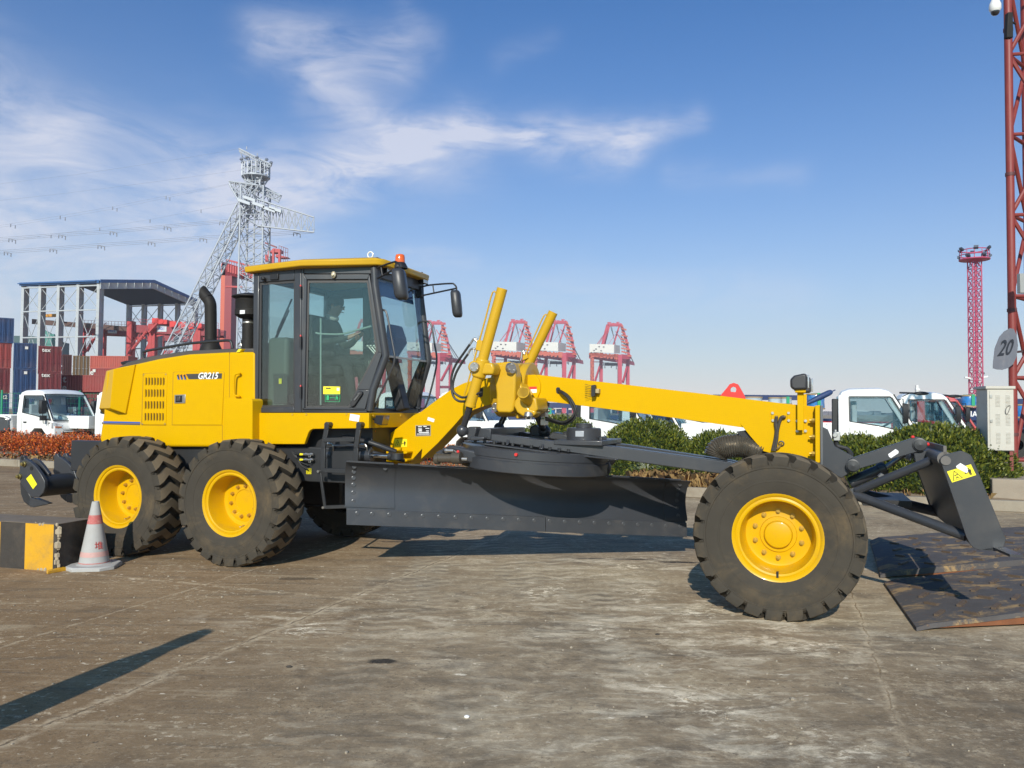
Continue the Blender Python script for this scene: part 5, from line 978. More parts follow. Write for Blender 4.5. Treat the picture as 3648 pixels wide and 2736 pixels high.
# ================================================================ NEAR OBJECTS
def thing(o, label, cat, group=None): return tag(o, label, cat, group)
# concrete barrier block with chipped end
YBAR = mat("barrier_yellow", (.62, .32, .010), .65, var=.15, vscale=4, dirt=.65, dirtcol=(.25, .17, .07), dscale=5, bump=.2, bscale=30)
KBAR = mat("barrier_black", (.040, .034, .028), .7, var=.3, vscale=5, dirt=.4, dirtcol=(.16, .12, .08), dscale=4, bump=.3, bscale=25)
CBAR = mat("broken_concrete", (.36, .30, .21), .95, var=.35, vscale=12, bump=.8, bscale=20)
bz = .475; ca_ = onz('s', 200, 2036); cb_ = onz('s', 0, 2021); dr = (cb_ - ca_).normalized(); bk = Vector((-dr.y, dr.x, 0)); bk = bk if bk.y > 0 else -bk; bk = bk * .43
mb = MB(); random.seed(3)
edges = [0, .045, .40, .72, 1.08, 1.30, 1.40, 1.48]
for i in range(7):
    a, c = edges[i], edges[i + 1]; mi = 0 if i % 2 == 1 else 1
    n = 5
    for k in range(n):
        s0, s1 = a + (c - a) * k / n, a + (c - a) * (k + 1) / n
        z0a, z0b = (.0 if s0 > .4 else random.uniform(0, .02)), 0
        mb.prism([ca_ + dr * s0, ca_ + dr * s1, ca_ + dr * s1 + bk, ca_ + dr * s0 + bk], (0, 0, bz - .008), mi)
top_ = MB(); top_.prism([ca_ + dr * -.0 + Vector((0, 0, bz - .006)), ca_ + dr * 1.48 + Vector((0, 0, bz - .006)), ca_ + dr * 1.48 + bk + Vector((0, 0, bz - .006)), ca_ + bk + Vector((0, 0, bz - .006))], (0, 0, .006))
bar_ = MB(); bar_.v, bar_.f, bar_.m = mb.v, mb.f, mb.m
barrier = thing(bar_.build("concrete_barrier", [YBAR, KBAR], None), "low concrete block painted in yellow and black stripes, its corner chipped", "barrier")
top_.build("barrier_top", mat("barrier_top_dusty", (.16, .13, .10), .85, var=.3, vscale=6, bump=.3), barrier)
mb = MB()
for k in range(24):
    if k < 13: c = ca_ + dr * random.uniform(-.012, .01) + bk * random.uniform(-.01, .05) + Vector((0, 0, bz * (.12 + .86 * k / 12))); sd_ = random.uniform(.014, .032)
    elif k < 19: c = ca_ + dr * random.uniform(0, .3) + bk * random.uniform(-.01, .04) + Vector((0, 0, bz - .012)); sd_ = random.uniform(.010, .022)
    else: c = ca_ + dr * random.uniform(.0, .3) - bk * random.uniform(-.03, .03) + Vector((0, 0, .008)); sd_ = random.uniform(.015, .03)
    mb.ball(c, sd_, 5, 3, sc=(random.uniform(.6, 1.5), random.uniform(.4, .9), random.uniform(.6, 1.8)))
mb.build("chipped_edge", CBAR, barrier, ang=15)
mb = MB(); p0, p1 = onz('c5', 375, 1318), onz('c5', 530, 1290); dd = (p1 - p0); nn_ = Vector((-dd.y, dd.x, 0)).normalized() * .07
mb.prism([p0, p1, p1 + nn_, p0 + nn_ * .6 + dd * .06], (0, 0, .035)); thing(mb.build("broken_chunk", YBAR, None, .006), "flat yellow concrete chip lying on the ground beside the traffic cone", "concrete chip")
# traffic cone
cone = thing(empty("traffic_cone", onz('s', 335, 2022)), "faded white traffic cone with worn red bands, standing against the rear wheel", "traffic cone")
CW = mat("cone_faded_white", (.39, .385, .37), .75, var=.12, vscale=9, dirt=.35, dirtcol=(.30, .25, .20), dscale=6)
m = mat("cone_red_band", (.45, .11, .10), .7, var=.2, vscale=14, dirt=.75, dirtcol=(.55, .40, .34), dscale=12); CR = m
CP = mat("cone_pink_band", (.52, .31, .28), .75, var=.15, vscale=12, dirt=.4, dirtcol=(.55, .45, .42), dscale=10)
hC = ond('s', 336.8, 1786.8, 8.22).z; R0, R1 = .155, .034
mb = MB(); bp = .235
mb.loft([[Vector((x * k, y * k, z)) for x, y in ((-bp, -bp * .55), (-bp * .55, -bp), (bp * .55, -bp), (bp, -bp * .55), (bp, bp * .55), (bp * .55, bp), (-bp * .55, bp), (-bp, bp * .55))] for k, z in ((1, 0), (1, .03), (.96, .042))], True); mb.build("base", CW, cone, .004)
def rc(h): return R0 + (R1 - R0) * (h / hC)
mb = MB(); mb.lathe([(R0 * 1.12, .04), (rc(.055), .055)] + [(rc(hC * k / 12), hC * k / 12) for k in range(2, 13)] + [(R1 * .8, hC), (R1 * .75, hC - .03)], (0, 0, 0), (0, 0, 1), 36); mb.build("cone_body", CW, cone)
for h0, h1, mm in ((.455, .545, CR), (.125, .175, CP), (.058, .066, CR)):
    mb = MB(); mb.lathe([(rc(h0) + .0015, h0), (rc(h1) + .0015, h1)], (0, 0, 0), (0, 0, 1), 36); mb.build("band", mm, cone)
mb = MB(); hz_ = .235; rr_ = rc(hz_) + .003; an = R_(-52)
o_ = Vector((math.cos(an) * rr_, math.sin(an) * rr_, hz_)); text_mb(mb, "堆", o_, (-math.sin(an), math.cos(an), 0), Vector((-.2 * math.cos(an), -.2 * math.sin(an), 1)), .085, depth=.001); mb.build("red_lettering", mat("cone_stencil_red", (.45, .06, .05), .7, var=.3, vscale=30), cone)
cone.rotation_euler = (0, 0, R_(9))
# steel loading ramps
def ramp_mat():
    m = mat("rusty_ramp_steel", (.100, .092, .090), .85, 0.0, var=.3, vscale=4, bump=.35, bscale=24); t = NT(m.node_tree); b = t.n['Principled BSDF']
    tcn = t.new('ShaderNodeTexCoord'); v = tcn.outputs['Object']
    r1 = t.ramp(t.noise(t.mapping(v, (1.2, 1.7, 1.7)), 2.4, 10, .74, .4), .50, .64); old = b.inputs['Base Color'].links[0].from_socket
    c = t.mix(t.math('MULTIPLY', r1, .8), old, (.44, .29, .13)); r2 = t.ramp(t.noise(v, 7, 6, .7), .58, .7); c = t.mix(t.math('MULTIPLY', r2, .5), c, (.17, .062, .022)); t.l.new(c, b.inputs['Base Color'])
    r3 = t.math('ADD', t.math('MULTIPLY', r1, .3), .45); b.inputs['Specular IOR Level'].default_value = .2; return m
RMP = ramp_mat(); RST = mat("rust_edge", (.20, .075, .03), .9, var=.35, vscale=8, bump=.3)
def ramp_plate(A, B, C, D, th, rise, label, lipn):            # A,B toe edge (near, far); C,D far along the ramp (near, far)
    A, B, C, D = A.copy(), B.copy(), C.copy(), D.copy(); C.z += rise; D.z += rise; A.z = B.z = .03
    up = Vector((0, 0, th)); mb = MB(); e = .12
    A2, B2 = A + (C - A).normalized() * e, B + (D - B).normalized() * e
    mb.loft([[A + Vector((0, 0, -.028)), B + Vector((0, 0, -.028)), B, A], [A2 + Vector((0, 0, -.02)), B2 + Vector((0, 0, -.02)), B2 + up * .35, A2 + up * .35], [C - up * .4, D - up * .4, D + up * .35, C + up * .35]], True)
    cl = mb; u_ = (C - A); v_ = (B - A)
    for i in range(1, 9):
        for j in range(5):
            p = A + u_ * (i / 9) + v_ * ((j + .5 + (.25 if i % 2 else -.1)) / 5.2) + up * .37
            if j == 4 and i % 2: continue
            d = (v_.normalized() * .06 + u_.normalized() * .045 * (1 if (i + j) % 2 else -1)); cl.bar(p - d, p + d, .034, .034, 1)
    r = mb.build("loading_ramp", [RMP, mat("worn_grip_steel", (.13, .09, .06), .7, .2, var=.4, vscale=20)], None); thing(r, label, "ramp", "steel loading ramps")
    mb = MB(); w_ = (B - A).normalized() * .03
    mb.prism([A2 + w_ * .3 + Vector((0, 0, -.02)), C + w_ * .3 - up * .4, Vector((C.x, C.y, 0.02)) + w_ * .3, ], w_); mb.build("side_web", RST, r)
    return r
A = onz('s', 3265, 2250); B = onz('s', 3150, 2085); uu = Vector((FW[0], FW[1], 0)); uu = (onz('s', 3648, 2262) - A); uu.z = 0; uu.normalize()
uu = Vector((.985, .17, 0)).normalized()
ramp_plate(A, B, A + uu * 2.3, B + uu * 2.3, .05, .19, "nearer rusty steel loading ramp with welded grip bars, at the lower right", 0)
A = onz('c8', 1080, 1128); B = onz('c8', 985, 915)
A.z = 0; ramp_plate(A, onz('c8', 1000, 850), A + uu * 2.6, onz('c8', 1000, 850) + uu * 2.6, .10, .16, "farther rusty steel loading ramp half in the shadow of the push blade", 0)
# electrical cabinet
cab_m = mat("cabinet_cream", (.50, .48, .42), .5, var=.05, dirt=.35, dirtcol=(.36, .24, .13), dscale=3)
cv = -9.95
def C4(x, y, v=cv): return onv('c4', x, y, v)
p0, p1 = C4(1928, 1118), C4(2146, 632); q0, q1 = p0.copy(), p1.copy()
cabinet = thing(empty("electrical_cabinet", M2W(p0.x, cv, 0), -HEAD + R_(9)), "grey cream louvred electrical cabinet on legs beside the red lattice mast", "cabinet")
W_c, Zb, Zt, Dp = (p1.x - p0.x) * .97, p0.z, p1.z, .55
mb = MB(); mb.box(0, W_c, 0, Dp, Zb, Zt); mb.build("case", cab_m, cabinet, .006)
mb = MB(); mb.box(-.035, W_c + .025, -.03, Dp + .03, Zt + .002, Zt + .055); mb.build("cap", cab_m, cabinet, .008)
mb = MB(); mb.box(.035, W_c * .985, -.012, -.001, Zb + .01, Zt - .03); dr_ = mb.build("door", cab_m, cabinet, .004)
mb = MB()
for cx0 in (.30, .68):
    for g0 in (.10, .40, .70):
        for k in range(9):
            z = Zb + (Zt - Zb) * (1 - g0 - .0215 * k) - .0; mb.prism([(W_c * cx0, -.013, z), (W_c * (cx0 + .17), -.013, z), (W_c * (cx0 + .17), -.022, z - .010), (W_c * cx0, -.022, z - .010)], (0, .004, -.004))
mb.build("louvre", cab_m, cabinet)
mb = MB()
for f in (.88, .48): mb.box(.035, .075, -.026, -.012, Zt - (1 - f) * (Zt - Zb) - .03, Zt - (1 - f) * (Zt - Zb) + .03)
mb.build("hinge", STL, cabinet, .003)
mb = MB(); mb.tube([(W_c * .86, -.02, Zb + .88 * (Zt - Zb) * .84), (W_c * .70, -.035, Zb + .78 * (Zt - Zb) * .9), (W_c * .66, -.035, Zb + .62 * (Zt - Zb)), (W_c * .74, -.03, Zb + .60 * (Zt - Zb)), (W_c * .86, -.02, Zb + .72 * (Zt - Zb))], .006, 6, sm=3); mb.build("wire_loop", mat("wire_grey", (.16, .15, .14), .5), cabinet)
mb = MB()
for x in (.04, W_c - .04):
    for y in (.05, Dp - .05): mb.box(x - .03, x + .03, y - .03, y + .03, .2, Zb - .001)
mb.box(0, W_c, .02, .06, .42, .48); mb.build("leg", mat("leg_rust_red", (.20, .05, .04), .7, var=.3), cabinet)
# plinth
mb = MB(); mb.prism(wpoly([(9.45, -9.35), (12.5, -9.35), (12.5, -12.2), (9.45, -12.2)], .10), (0, 0, .42)); thing(mb.build("concrete_plinth", mat("plinth_concrete", (.30, .25, .19), .9, var=.25, vscale=3, bump=.3), None, .02), "plain concrete footing under the red lattice mast", "plinth")
# red lattice mast (near)
MR = mat("mast_red", (.21, .030, .024), .5, var=.15, vscale=3, dirt=.4, dirtcol=(.27, .075, .055), dscale=4)
def lattice(mb, C0, C1, n, rl, rb, X=True, tube=True, hor=True):
    m_ = len(C0); C0 = [Vector(c) for c in C0]; C1 = [Vector(c) for c in C1]
    def st(p, q, r):
        if tube: mb.cyl(p, q, r, n=6 if r < .12 else 10, cap=False)
        else: mb.bar(p, q, r * 1.8)
    for a, c in zip(C0, C1): st(a, c, rl)
    for k in range(n):
        f0, f1 = k / n, (k + 1) / n
        for i in range(m_):
            j = (i + 1) % m_
            a0, b0 = C0[i].lerp(C1[i], f0), C0[j].lerp(C1[j], f0); a1, b1 = C0[i].lerp(C1[i], f1), C0[j].lerp(C1[j], f1)
            if k % 2: st(b0, a1, rb)
            else: st(a0, b1, rb)
            if X: st(b0, a1, rb) if k % 2 == 0 else st(a0, b1, rb)
            if hor: st(a1, b1, rb)
pM = onpl('s', 3609, 1400, (0, -10.6), (1, 0)); uM = pM.x
tri = [M2W(uM, -10.6), M2W(uM + .80, -10.75), M2W(uM + .45, -11.4)]
mast = thing(empty("lattice_mast", tri[0]), "tall dark red tubular lattice mast at the right edge, carrying the speed sign", "mast")
mb = MB(); T0 = [p - tri[0] + Vector((0, 0, .5)) for p in tri]; T1 = [p - tri[0] + Vector((0, 0, 15)) for p in tri]
for a, c in zip(T0, T1): mb.cyl(a, c, .072, n=16)
mb.build("mast_leg", MR, mast)
mb = MB()
zs = [.8 + k * 1.55 for k in range(10)]
for k, z in enumerate(zs[:-1]):
    for i in range(3):
        j = (i + 1) % 3; a = Vector((T0[i].x, T0[i].y, z)); b_ = Vector((T0[j].x, T0[j].y, z)); a1 = Vector((T0[i].x, T0[i].y, zs[k + 1])); b1 = Vector((T0[j].x, T0[j].y, zs[k + 1]))
        mb.cyl(a, b_, .035, n=8); mb.cyl(a if k % 2 else b_, b1 if k % 2 else a1, .04, n=8); 
mb.build("mast_brace", MR, mast)
mb = MB()
for z in (1.25, 3.6, 6.2, 9.0): mb.cyl(T0[0] * 1 + Vector((0, 0, z - .5)), T0[0] + Vector((0, 0, z - .44)), .085, n=16)
mb.build("mast_collar", mat("collar_dark", (.10, .03, .03), .6), mast)
# speed sign
sgn = [(3537, 1312), (3538, 1290), (3544, 1240), (3560, 1200), (3578, 1180), (3598, 1169), (3612, 1172), (3622, 1195), (3627, 1230), (3622, 1270), (3610, 1297), (3590, 1312), (3570, 1318), (3550, 1316)]
SP = [ond('s', x, y, 14.1 + (x - 3580) * .0035) for x, y in sgn]; so = ond('s', 3582, 1246, 14.1)
sign = thing(empty("speed_sign", so), "bent round grey speed sign reading 20 fixed to the red mast", "road sign")
mb = MB(); mb.loft([[p - so for p in SP], [p - so + Vector((0, .006, 0)) for p in SP]], True); mb.build("sign_plate", mat("sign_dull_grey", (.17, .18, .21), .45, .1, var=.15, vscale=6, dirt=.4, dirtcol=(.40, .36, .32), dscale=4), sign)
e_x = (ond('s', 3608, 1240, 14.2) - ond('s', 3552, 1246, 14.0)).normalized(); mb = MB(); text_mb(mb, "20", ond('s', 3579, 1242, 14.08) - so, e_x, Vector((.12, -.0, 1)), .40, depth=.001, shear=.35, bold=.012); mb.build("lettering", mat("sign_black", (.02, .025, .035), .5), sign)
mb = MB(); mb.bar(Vector((.08, .10, -.05)), ond('s', 3640, 1252, 14.5) - so, .05, .04); mb.cyl(Vector((.08, .09, .15)), Vector((.08, .09, -.15)), .02, n=8); mb.build("sign_bracket", mat("bracket_dark", (.06, .03, .03), .6), sign)
# camera dome and loudspeaker on the mast
p = ond('s', 3545, 30, 14.2)
cctv = thing(empty("security_camera", p), "white dome security camera hanging from an arm high on the red mast", "camera")
mb = MB(); mb.lathe([(.001, .16), (.06, .16), (.075, .13), (.10, .06), (.10, -.02), (.075, -.06)], (0, 0, 0), (0, 0, 1), 20); mb.build("camera_body", WHT, cctv)
mb = MB(); mb.ball((0, 0, -.06), .075, 16, 8); mb.build("camera_dome", mat("dome_black", (.012, .012, .014), .1, coat=1), cctv)
mb = MB(); mb.tube([(0, 0, .15), (0, 0, .28), (.1, .03, .33), (.35, .1, .33)], .025, 8, sm=3); mb.build("camera_arm", WHT, cctv)
p = ond('s', 3592, 95, 14.35); mb = MB(); mb.loft([[p + Vector(q) for q in ((-.06, -.05, -.22), (.06, -.05, -.22), (.06, .05, -.22), (-.06, .05, -.22))], [p + Vector(q) for q in ((-.03, -.05, .25), (.06, -.05, .25), (.06, .05, .25), (-.03, .05, .25))]], True); mb.bar(p + Vector((.05, 0, .1)), p + Vector((.2, .1, .1)), .03); thing(mb.build("loudspeaker", BLKM, None, .01), "slim dark loudspeaker bolted to the red mast below the dome camera", "loudspeaker")
p = ond('s', 3642, 1010, 14.4); mb = MB(); mb.obox(p, (.07, 0, 0), (0, .05, 0), (0, 0, .18)); mb.bar(p, p + Vector((.1, .2, 0)), .04); thing(mb.build("junction_box", mat("box_grey", (.30, .31, .30), .5), None, .01), "small grey junction box on the red mast above the speed sign", "box")
# unseen stand-in post, added and leaned to cast the yard's long shadow
tip = onz('s', 748, 2243); Hp = 1.75; tp = tip - Vector((math.sin(SUN_AZ), math.cos(SUN_AZ), 0)) * (Hp / math.tan(SUN_EL)) + Vector((0, 0, Hp)); bp_ = tip - (tip - onz('s', 0, 2555)).normalized() * 3.55
dpo = tp - bp_; mb = MB(); mb.lathe([(.17, -.05), (.165, .4), (.13, dpo.length * .75), (.075, dpo.length * .86), (.085, dpo.length * .93), (.06, dpo.length * .99), (.001, dpo.length)], bp_, dpo, 24)
thing(mb.build("stand_in_post", mat("stand_in_grey", (.25, .25, .24), .7)), "unseen leaning stand-in post beyond the left edge, added to cast the long ground shadow", "post")
# ================================================================ PLANTS
def leafmat(name, a, c):
    m = mat(name, a, .45, var=0, spec=.4); t = NT(m.node_tree); b = t.n['Principled BSDF']; tcn = t.new('ShaderNodeTexCoord')
    n = t.noise(tcn.outputs['Object'], 3.5, 4, .6); n2 = t.noise(tcn.outputs['Object'], 30, 2, .5)
    t.l.new(t.mix(t.ramp(t.math('ADD', t.math('MULTIPLY', n, .5), t.math('MULTIPLY', n2, .5)), .36, .64), a, c), b.inputs['Base Color'])
    b.inputs['Subsurface Weight'].default_value = 0; return m
LG = [leafmat("leaf_dark_green", (.030, .050, .010), (.055, .080, .012)), leafmat("leaf_mid_green", (.075, .098, .012), (.125, .140, .016)), leafmat("leaf_yellow_green", (.15, .165, .018), (.21, .205, .028))]
LR = [leafmat("leaf_dark_red", (.16, .024, .010), (.30, .045, .014)), leafmat("leaf_red", (.55, .085, .018), (.68, .15, .025)), leafmat("leaf_orange", (.72, .24, .04), (.52, .16, .035))]
TWG = mat("twig_brown", (.10, .07, .045), .85)
def leaves(pts, ln, wd, rnd, wts, upb=.5):
    mb = MB(); V, F, M = mb.v, mb.f, mb.m
    for p, nrm in pts:
        d = (nrm * .9 + Vector((rnd.gauss(0, .5), rnd.gauss(0, .5), rnd.gauss(upb, .5)))).normalized()
        s_ = d.cross(Vector((rnd.gauss(0, 1), rnd.gauss(0, 1), rnd.gauss(0, 1)))).normalized(); l = ln * rnd.uniform(.6, 1.25); w_ = wd * rnd.uniform(.7, 1.2)
        n_ = d.cross(s_); bnd = n_ * l * rnd.uniform(-.2, .2); b0 = len(V)
        V += [tuple(p), tuple(p + d * l * .5 + s_ * w_ + bnd), tuple(p + d * l), tuple(p + d * l * .5 - s_ * w_ + bnd)]
        F.append((b0, b0 + 1, b0 + 2, b0 + 3)); M.append(rnd.choices((0, 1, 2), wts)[0])
    return mb
def hump_pts(n, rx, ry, h, rnd, lumps):
    out = []
    for _ in range(n):
        a = rnd.uniform(0, 2 * math.pi); zc = rnd.random() ** .8; e = math.sqrt(max(0, 1 - zc ** 2.6))
        k = 1 + .07 * math.sin(a * 3 + lumps) + .05 * math.sin(a * 7 + zc * 6 + lumps * 2) + .04 * math.sin(a * 13 + zc * 11)
        dp = 1 - abs(rnd.gauss(0, .05)); dp = min(dp, 1.03) if rnd.random() > .04 else dp + rnd.uniform(.02, .07)
        p = Vector((math.cos(a) * rx * e * k * dp, math.sin(a) * ry * e * k * dp, h * zc * dp * (1 + .05 * math.sin(a * 5 + lumps))))
        nr = Vector((p.x / rx ** 2, p.y / ry ** 2, max(.05, p.z / h ** 2))).normalized(); out.append((p, nr))
    return out
def bush(S_x, Sy_top, wS, v, ry, label, n, seed, group="clipped green bushes"):
    rnd = random.Random(seed); q = onv('s', S_x, Sy_top, v); base = .12; h = q.z - base
    wL, wR = onv('s', S_x - wS / 2, Sy_top, v), onv('s', S_x + wS / 2, Sy_top, v); rx = (wR.x - wL.x) / 2
    o = thing(empty("bush", M2W(q.x, v, base), -HEAD), label, "bush", group)
    leaves(hump_pts(n, rx, ry, h, rnd, seed), .085, .019, rnd, (.42, .40, .18)).build("foliage", LG, o, recalc=False, ang=180)
    mb = MB(); mb.ball((0, 0, 0), 1, 20, 12, sc=(rx * .90, ry * .90, h * .91)); c = mb.build("inner_foliage", LG[0], o)
    mb = MB()
    for k in range(7): a = k * .9; mb.tube([(math.cos(a) * .08, math.sin(a) * .08, -.05), (math.cos(a) * rx * .3, math.sin(a) * ry * .3, h * .4), (math.cos(a) * rx * .6, math.sin(a) * ry * .6, h * .75)], .018, 6)
    mb.build("stem", TWG, o); return o
bush(2000, 1490, 330, -11.2, 1.1, "clipped green bush directly below the boom hoses, leftmost of the green bushes", 9000, 11)
bush(2302, 1502, 360, -11.0, 1.1, "tall rounded green bush between the circle motor and the corrugated boot", 11000, 12)
bush(2560, 1545, 300, -10.7, 1.0, "lower green bush behind the corrugated boot and front wheel top", 9000, 13)
bush(2740, 1570, 280, -10.6, 1.0, "low green bush mostly hidden behind the front frame of the grader", 6000, 16)
bush(3060, 1560, 330, -10.7, 1.0, "smaller green bush below the nearest white cab, behind the lift link", 11000, 14)
bush(3330, 1523, 560, -10.5, 1.25, "largest green bush beside the cabinet, behind the push blade", 19000, 15)
# red hedge
rnd = random.Random(5); pts = []
hu0, hu1 = -24.0, .9
for _ in range(42000):
    u = rnd.uniform(hu0, hu1) if rnd.random() < .75 else rnd.uniform(-17, -9.5)
    a = rnd.uniform(0, math.pi); k = 1 + .10 * math.sin(u * 5.1) + .08 * math.sin(u * 11.3 + a * 3) + .06 * math.sin(u * 23 + a * 5); dp = (1 - abs(rnd.gauss(0, .12))) * k
    y = -math.cos(a) * .60 * dp; z = .06 + (.69 + .05 * math.sin(u * 2.3)) * (math.sin(a) ** .45) * dp * rnd.uniform(.5, 1) ** .5
    pts.append((Vector((u, 10.05 + y, z + .12)), Vector((0, y * 1.5, z)).normalized()))
hedge = thing(empty("red_hedge", (GX, GY, 0), -HEAD), "long low hedge of rusty red leaves along the kerb behind the grader's tail", "hedge")
leaves(pts, .055, .016, rnd, (.32, .42, .26), .3).build("foliage", LR, hedge, recalc=False, ang=180)
mb = MB()
for k in range(170):
    u = hu0 + (hu1 - hu0) * k / 170 + rnd.uniform(-.05, .05); y = 10.05 + rnd.uniform(-.4, .4); mb.tube([(u, y, .08), (u + rnd.uniform(-.1, .1), y + rnd.uniform(-.1, .1), .45), (u + rnd.uniform(-.2, .2), y + rnd.uniform(-.2, .2), .85)], .012, 5)
mb.build("stem", TWG, hedge)
# dry grass in the bed
rnd = random.Random(9); mb = MB(); V, F, M = mb.v, mb.f, mb.m
for _ in range(15000):
    u = rnd.choice((rnd.uniform(-16, 9.4), rnd.uniform(2.2, 6.2), rnd.uniform(3.2, 5.6))); v = rnd.uniform(-9.1, -10.6)
    cl_ = math.sin(u * 3.1 + v * 2) + math.sin(u * 7.3 - v * 5)
    if cl_ < -.6: continue
    p = M2W(u, v, .13); h = rnd.uniform(.08, .30) * (1.25 if 3 < u < 6 else .7); a = rnd.uniform(0, 6.28); le = Vector((math.cos(a), math.sin(a), 0)) * h * rnd.uniform(.2, .9); s_ = Vector((-math.sin(a), math.cos(a), 0)) * .005; b0 = len(V)
    V += [tuple(p - s_), tuple(p + s_), tuple(p + le * .4 + Vector((0, 0, h * .8)) + s_ * .7), tuple(p + le + Vector((0, 0, h * rnd.uniform(.5, 1)))), tuple(p + le * .4 + Vector((0, 0, h * .8)) - s_ * .7)]; F.append((b0, b0 + 1, b0 + 2, b0 + 3, b0 + 4)); M.append(rnd.choice((0, 0, 1)))
tag(mb.build("dry_grass", [mat("dry_grass_tan", (.46, .30, .12), .85, var=.3, vscale=4), mat("dry_grass_brown", (.28, .16, .07), .9, var=.3, vscale=4)], recalc=False, ang=180), kind="stuff")
# ================================================================ TRUCKS, TRAILERS, DRUMS
def panel_white(name, c): return mat(name, c, .30, var=.03, coat=.5, dirt=.12, dirtcol=(.35, .33, .30))
TW = panel_white("truck_white", (.83, .83, .80)); TR_ = panel_white("truck_red", (.42, .012, .014))
TG = glass("truck_glass", (.80, .86, .87)); TBK = mat("truck_black_trim", (.016, .017, .018), .45, var=.2)
TYT = mat("truck_tyre", (.03, .028, .026), .85, var=.2); TIN = mat("truck_interior", (.10, .10, .105), .8, var=.2); SEATW = mat("seat_cover_pale", (.50, .50, .50), .8, var=.1)
HLT = mat("headlamp_lens", (.50, .52, .54), .1, .5, var=.4, vscale=30, coat=1); IND = mat("indicator_amber", (.55, .13, .02), .25, var=.2)
def yw(z): return .90 - max(0, z - 1.30) * .105
def truck_cab(name, label, paint, group, lettering=None, bed=True, wide_beds=True, cat="truck"):
    o = thing(empty(name), label, cat, group)
    mb = MB()
    low = [(0, .62), (0, 1.46), (.24, 1.46), (.9, 1.36), (1.60, 1.20), (1.70, 1.18), (1.75, 1.10), (1.80, .95), (1.80, .55), (1.45, .50), (1.40, .72), (1.20, .92), (.85, .92), (.62, .72), (.58, .55), (.05, .55)]
    mb.prism([(x, -.90, z) for x, z in low], (0, 1.80, 0))
    prf = [(.03, 1.30), (.0, 1.5), (.02, 2.08), (.10, 2.20), (.25, 2.24), (.95, 2.25), (1.12, 2.20), (1.22, 2.10), (1.66, 1.30)]
    # roof
    rf = [(.02, 2.06), (.08, 2.18), (.25, 2.24), (.90, 2.255), (1.08, 2.21), (1.20, 2.11), (1.16, 2.05)]
    mb.loft([[(x, -yw(z) + .0, z - .03) for x, z in rf], [(x, -yw(z) + .10, z) for x, z in rf], [(x, -.3, z + .02) for x, z in rf], [(x, .3, z + .02) for x, z in rf], [(x, yw(z) - .10, z) for x, z in rf], [(x, yw(z), z - .03) for x, z in rf]], True)
    for sg in (-1, 1):
        P = lambda x, z, i=0.0: Vector((x, sg * (yw(z) - i), z))
        mb.loft([[P(0, 1.3), P(0, 2.06), P(.24, 2.06), P(.24, 1.3)], [P(0, 1.3, .05), P(0, 2.06, .05), P(.24, 2.06, .05), P(.24, 1.3, .05)]], True)       # rear pillar
        mb.loft([[P(1.12, 2.12), P(1.20, 2.10), P(1.735, 1.19), P(1.64, 1.19)], [P(1.12, 2.12, .07), P(1.20, 2.10, .07), P(1.735, 1.19, .07), P(1.64, 1.19, .07)]], True)      # windscreen pillar
        mb.loft([[P(.2, 2.13), P(1.15, 2.13), P(1.15, 2.05), P(.2, 2.05)], [P(.2, 2.13, .05), P(1.15, 2.13, .05), P(1.15, 2.05, .05), P(.2, 2.05, .05)]], True)
        
    mb.prism([(.0, -.84, 1.46), (.05, -.84, 1.46), (.05, -.84, 1.62), (.0, -.84, 1.62)], (0, 1.68, 0)); mb.prism([(.0, -.84, 1.95), (.05, -.84, 1.95), (.05, -.84, 2.08), (.0, -.84, 2.08)], (0, 1.68, 0))
    mb.build("cab_body", paint, o, .018, 3)
    mb = MB(); mb.loft([[(1.20, -.82, 2.09), (1.20, .82, 2.09), (1.705, .88, 1.20), (1.705, -.88, 1.20)], [(1.21, -.82, 2.09), (1.21, .82, 2.09), (1.715, .88, 1.20), (1.715, -.88, 1.20)]], True); ws = mb.build("windscreen", TG, o)
    mb = MB()
    for a, c in (((1.212, -.83, 2.095), (1.212, .83, 2.095)), ((1.716, -.89, 1.20), (1.716, .89, 1.20)), ((1.212, -.82, 2.09), (1.716, -.88, 1.21)), ((1.212, .82, 2.09), (1.716, .88, 1.21))): mb.bar(a, c, .035, .02)
    mb.build("windscreen_seal", TBK, ws)
    for sg in (-1, 1):
        P = lambda x, z, i=0.0: Vector((x, sg * (yw(z) - i), z))
        q = [(.25, 1.46), (.24, 2.05), (1.13, 2.05), (1.62, 1.20), (.9, 1.36)]
        mb = MB(); mb.loft([[P(x, z, .025) for x, z in q], [P(x, z, .032) for x, z in q]], True); sw_ = mb.build("side_window", TG, o)
        mb = MB()
        for i in range(5): mb.bar(P(*q[i], -.004), P(*q[(i + 1) % 5], -.004), .03, .02)
        mb.build("window_seal", TBK, sw_)
        # mirrors on an arm ahead of the pillar
        mb = MB(); c = Vector((1.42, sg * 1.04, 1.66)); mb.loft([[c + Vector((-.05, sg * x * .13 + 0, z)) for x, z in ((-.7, -.24), (.7, -.24), (1, -.18), (1, .18), (.7, .24), (-.7, .24), (-1, .18), (-1, -.18))], [c + Vector((.06, sg * x * .10, z * .9)) for x, z in ((-.7, -.24), (.7, -.24), (1, -.18), (1, .18), (.7, .24), (-.7, .24), (-1, .18), (-1, -.18))]], True)
        c2 = c + Vector((.02, 0, -.38)); mb.obox(c2, (.05, 0, 0), (0, .1, 0), (0, 0, .085)); mb.tube([(1.30, sg * .84, 1.98), (1.38, sg * 1.0, 2.0), (1.40, sg * 1.04, 1.5), (1.45, sg * 1.04, 1.1), (1.62, sg * .88, 1.12)], .014, 6); mb.build("mirror", TBK, o, .01)
